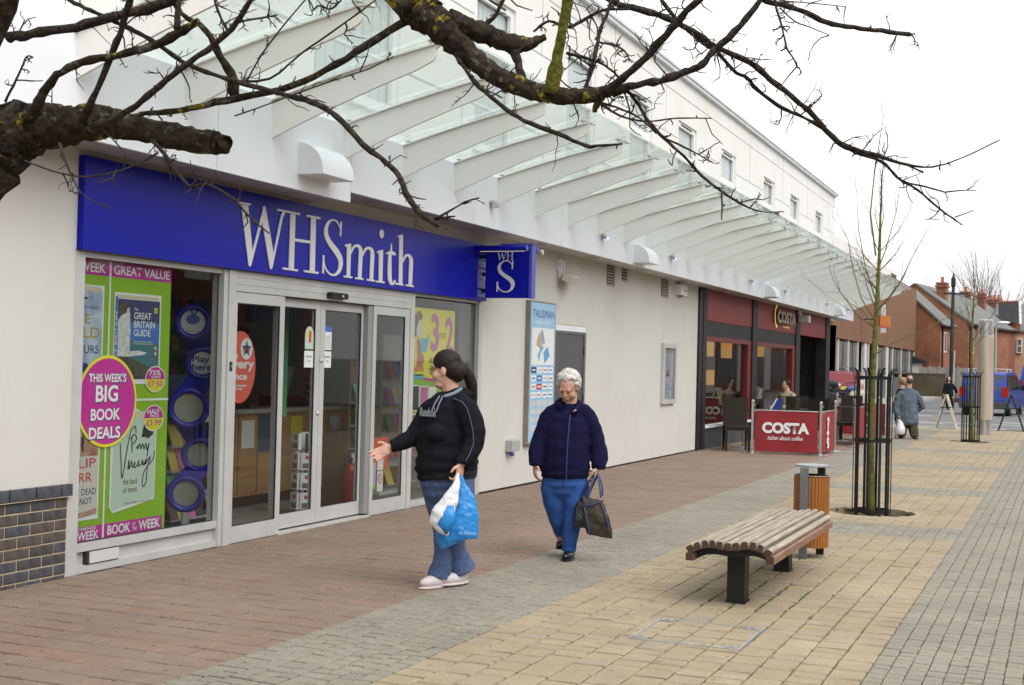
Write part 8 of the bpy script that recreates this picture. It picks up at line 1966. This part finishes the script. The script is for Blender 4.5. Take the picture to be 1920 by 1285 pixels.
# woman far off in the road
L2 = Person('woman in black with long dark hair crossing the road', 1781, 768, 41.5, on_z(1781, 768, -.1))
lc = L2.p(1779, 712, -.03); hs_, at, HM = head_spec(lc, (-.1, -.99, -.05), .95)
L2.part('body', hs_ + [('t', [(1779, 715, 0, .05), (1779, 722, 0, .10, .08), (1779, 740, 0, .12, .10)]), ('t', [(1773, 722, 0, .045), (1771, 732, 0, .04), (1769, 740, -.05, .03)]), ('b', (1769, 742.5, -.05), (.035, .03, .05)), ('t', [(1786, 722, 0, .045), (1792, 731, 0, .04), (1794, 739, -.02, .03)]), ('b', (1795, 741.5, -.02), (.035, .03, .05)), ('t', [(1776, 740, 0, .07), (1777, 766, 0, .045)]), ('t', [(1783, 740, 0, .07), (1785, 763, -.1, .045)])], SKIN, .016, 1)
L2.part('hair', [('B', at(0, -.035, .02), (.10, .09, .11), HM), ('B', at(.07, -.04, -.10), (.05, .07, .15), HM), ('B', at(-.07, -.04, -.10), (.05, .07, .15), HM)], HAIRD, .014, 1)
BCO = fabric('black_coat', (.01, .01, .014), (.018, .018, .022), 8, .3, 10)
L2.part('coat', [('t', [(1779, 719, 0, .14, .10), (1779, 723, 0, .21, .13), (1779, 731, 0, .20, .14), (1779, 744, 0, .21, .14)]), ('t', [(1774, 721, 0, .075), (1771, 731, 0, .07), (1769, 739, -.05, .055)]), ('t', [(1785, 721, 0, .075), (1792, 731, 0, .07), (1794, 738, -.02, .055)])], BCO, .016, 1)
L2.part('trousers', [('t', [(1779, 741, 0, .17, .12), (1779, 746, 0, .16, .12)]), ('t', [(1776, 746, 0, .09), (1777, 765, 0, .075)]), ('t', [(1783, 746, 0, .09), (1785, 762, -.1, .075)])], BCO, .016, 1)
for q in ((1777, 766.5, -.05), (1785, 764, -.15)): L2.part('shoe', [('b', q, (.05, .12, .04))], BSH, .016, 1)
hb = thing('handbag', 'small dark red handbag carried by the woman crossing the road', 'handbag', W[L2.t.name] @ L2.p(1794, 750, -.02))
b = MB(); Lm = W[L2.t.name]; q0 = Lm @ L2.p(1794.5, 751, -.02); b.obox(q0, (.13, .05, .10), Matrix.Rotation(PRZ, 3, 'Z')); b.build('body', mat('bag_wine', (.08, .01, .02), rough=.4), hb); b = MB(); b.tube([q0 + Vector((-.09, -.03, .1)), q0 + Vector((-.03, 0, .28)), q0 + Vector((.03, 0, .28)), q0 + Vector((.09, .03, .1))], .012, 6); b.build('handle', BLACK, hb)
# ---- people sitting outside the cafe
def seated(label, pos, rz, coat, hairm, sc=1.0):
    t = thing('person', label, 'person', pos, rz)
    P = Person.__new__(Person); P.t = t; P.px0, P.py0, P.s = 0, 0, 1.0
    V = lambda x, y, z: Vector((x, y, z))*sc
    c = V(0, .02, 1.17); hs_, at, HM = head_spec(c, (.25, 1, -.15), .95*sc)
    S = hs_ + [('T', [at(0, -.02, -.06), V(0, -.02, 1.0)], [.055, .08]), ('T', [V(0, -.03, 1.0), V(0, -.05, .5)], [.12, .13])]
    for s in (-1, 1): S += [('T', [V(s*.09, 0, .50), V(s*.10, .42, .50), V(s*.10, .44, .08)], [.075, .06, .04]), ('T', [V(s*.17, -.02, .95), V(s*.22, .10, .70), V(s*.12, .34, .68)], [.05, .04, .03]), ('B', V(s*.10, .38, .68), (.03, .05, .03))]
    P.part('body', S, SKIN, .012, 1); P.part('hair', [('B', at(0, -.03, .03), (.086*sc, .09*sc, .095*sc), HM)], hairm, .012, 1)
    S = [('T', [V(0, -.02, 1.04), V(0, -.03, .96), V(0, -.04, .75), V(0, -.04, .46)], [.09, .19, .20, .21])]
    for s in (-1, 1): S.append(('T', [V(s*.14, -.02, .97), V(s*.20, .0, .90), V(s*.24, .10, .70), V(s*.14, .30, .68)], [.07, .085, .075, .055]))
    P.part('coat', S, coat, .012, 2, disp=.03)
    P.part('trousers', [('T', [V(s*.09, -.02, .49), V(s*.10, .30, .51), V(s*.10, .43, .47), V(s*.10, .45, .10)], [.10, .09, .085, .07]) for s in (-1, 1)], CHAR, .012, 1)
    for s in (-1, 1): P.part('shoe', [('B', V(s*.10, .50, .05), (.045, .12, .045))], BSH, .014, 1)
BEI = fabric('beige_coat', (.26, .22, .14), (.33, .28, .19), 10, .4, 12)
q = on_x(1474, 745, .55); seated('person in a beige coat seated by the second cafe window', (q.x, q.y, 0), radians(150), BEI, HAIRD)
q = on_x(1612, 745, 1.3); seated('person in a cream coat seated behind the near tree guard', (q.x, q.y, 0), radians(200), fabric('cream_coat', (.45, .42, .34), (.52, .49, .40), 10, .4, 12), HAIRW)
bb2 = thing('shopping_bag', 'upright blue and white shopping bag beside the seated person', 'bag', on_x(1452, 756, .9))
c = on_x(1452, 755, .9); b = MB(); b.hexa([c + Vector(v) for v in ((-.12, -.08, -.25), (.10, -.08, -.25), (.10, .08, -.25), (-.12, .08, -.25), (.02, -.04, .08), (.18, -.04, .08), (.18, .04, .08), (.02, .04, .08))]); b.build('body', mat('bag_royal', (.02, .05, .22), rough=.5), bb2)
b = MB(); b.hexa([c + Vector(v) for v in ((-.10, -.09, -.2), (-.07, -.09, -.2), (-.07, -.081, -.2), (-.10, -.081, -.2), (.04, -.048, .075), (.07, -.048, .075), (.07, -.04, .075), (.04, -.04, .075))]); b.build('stripe', P_WHITE, bb2)
flush_texts()
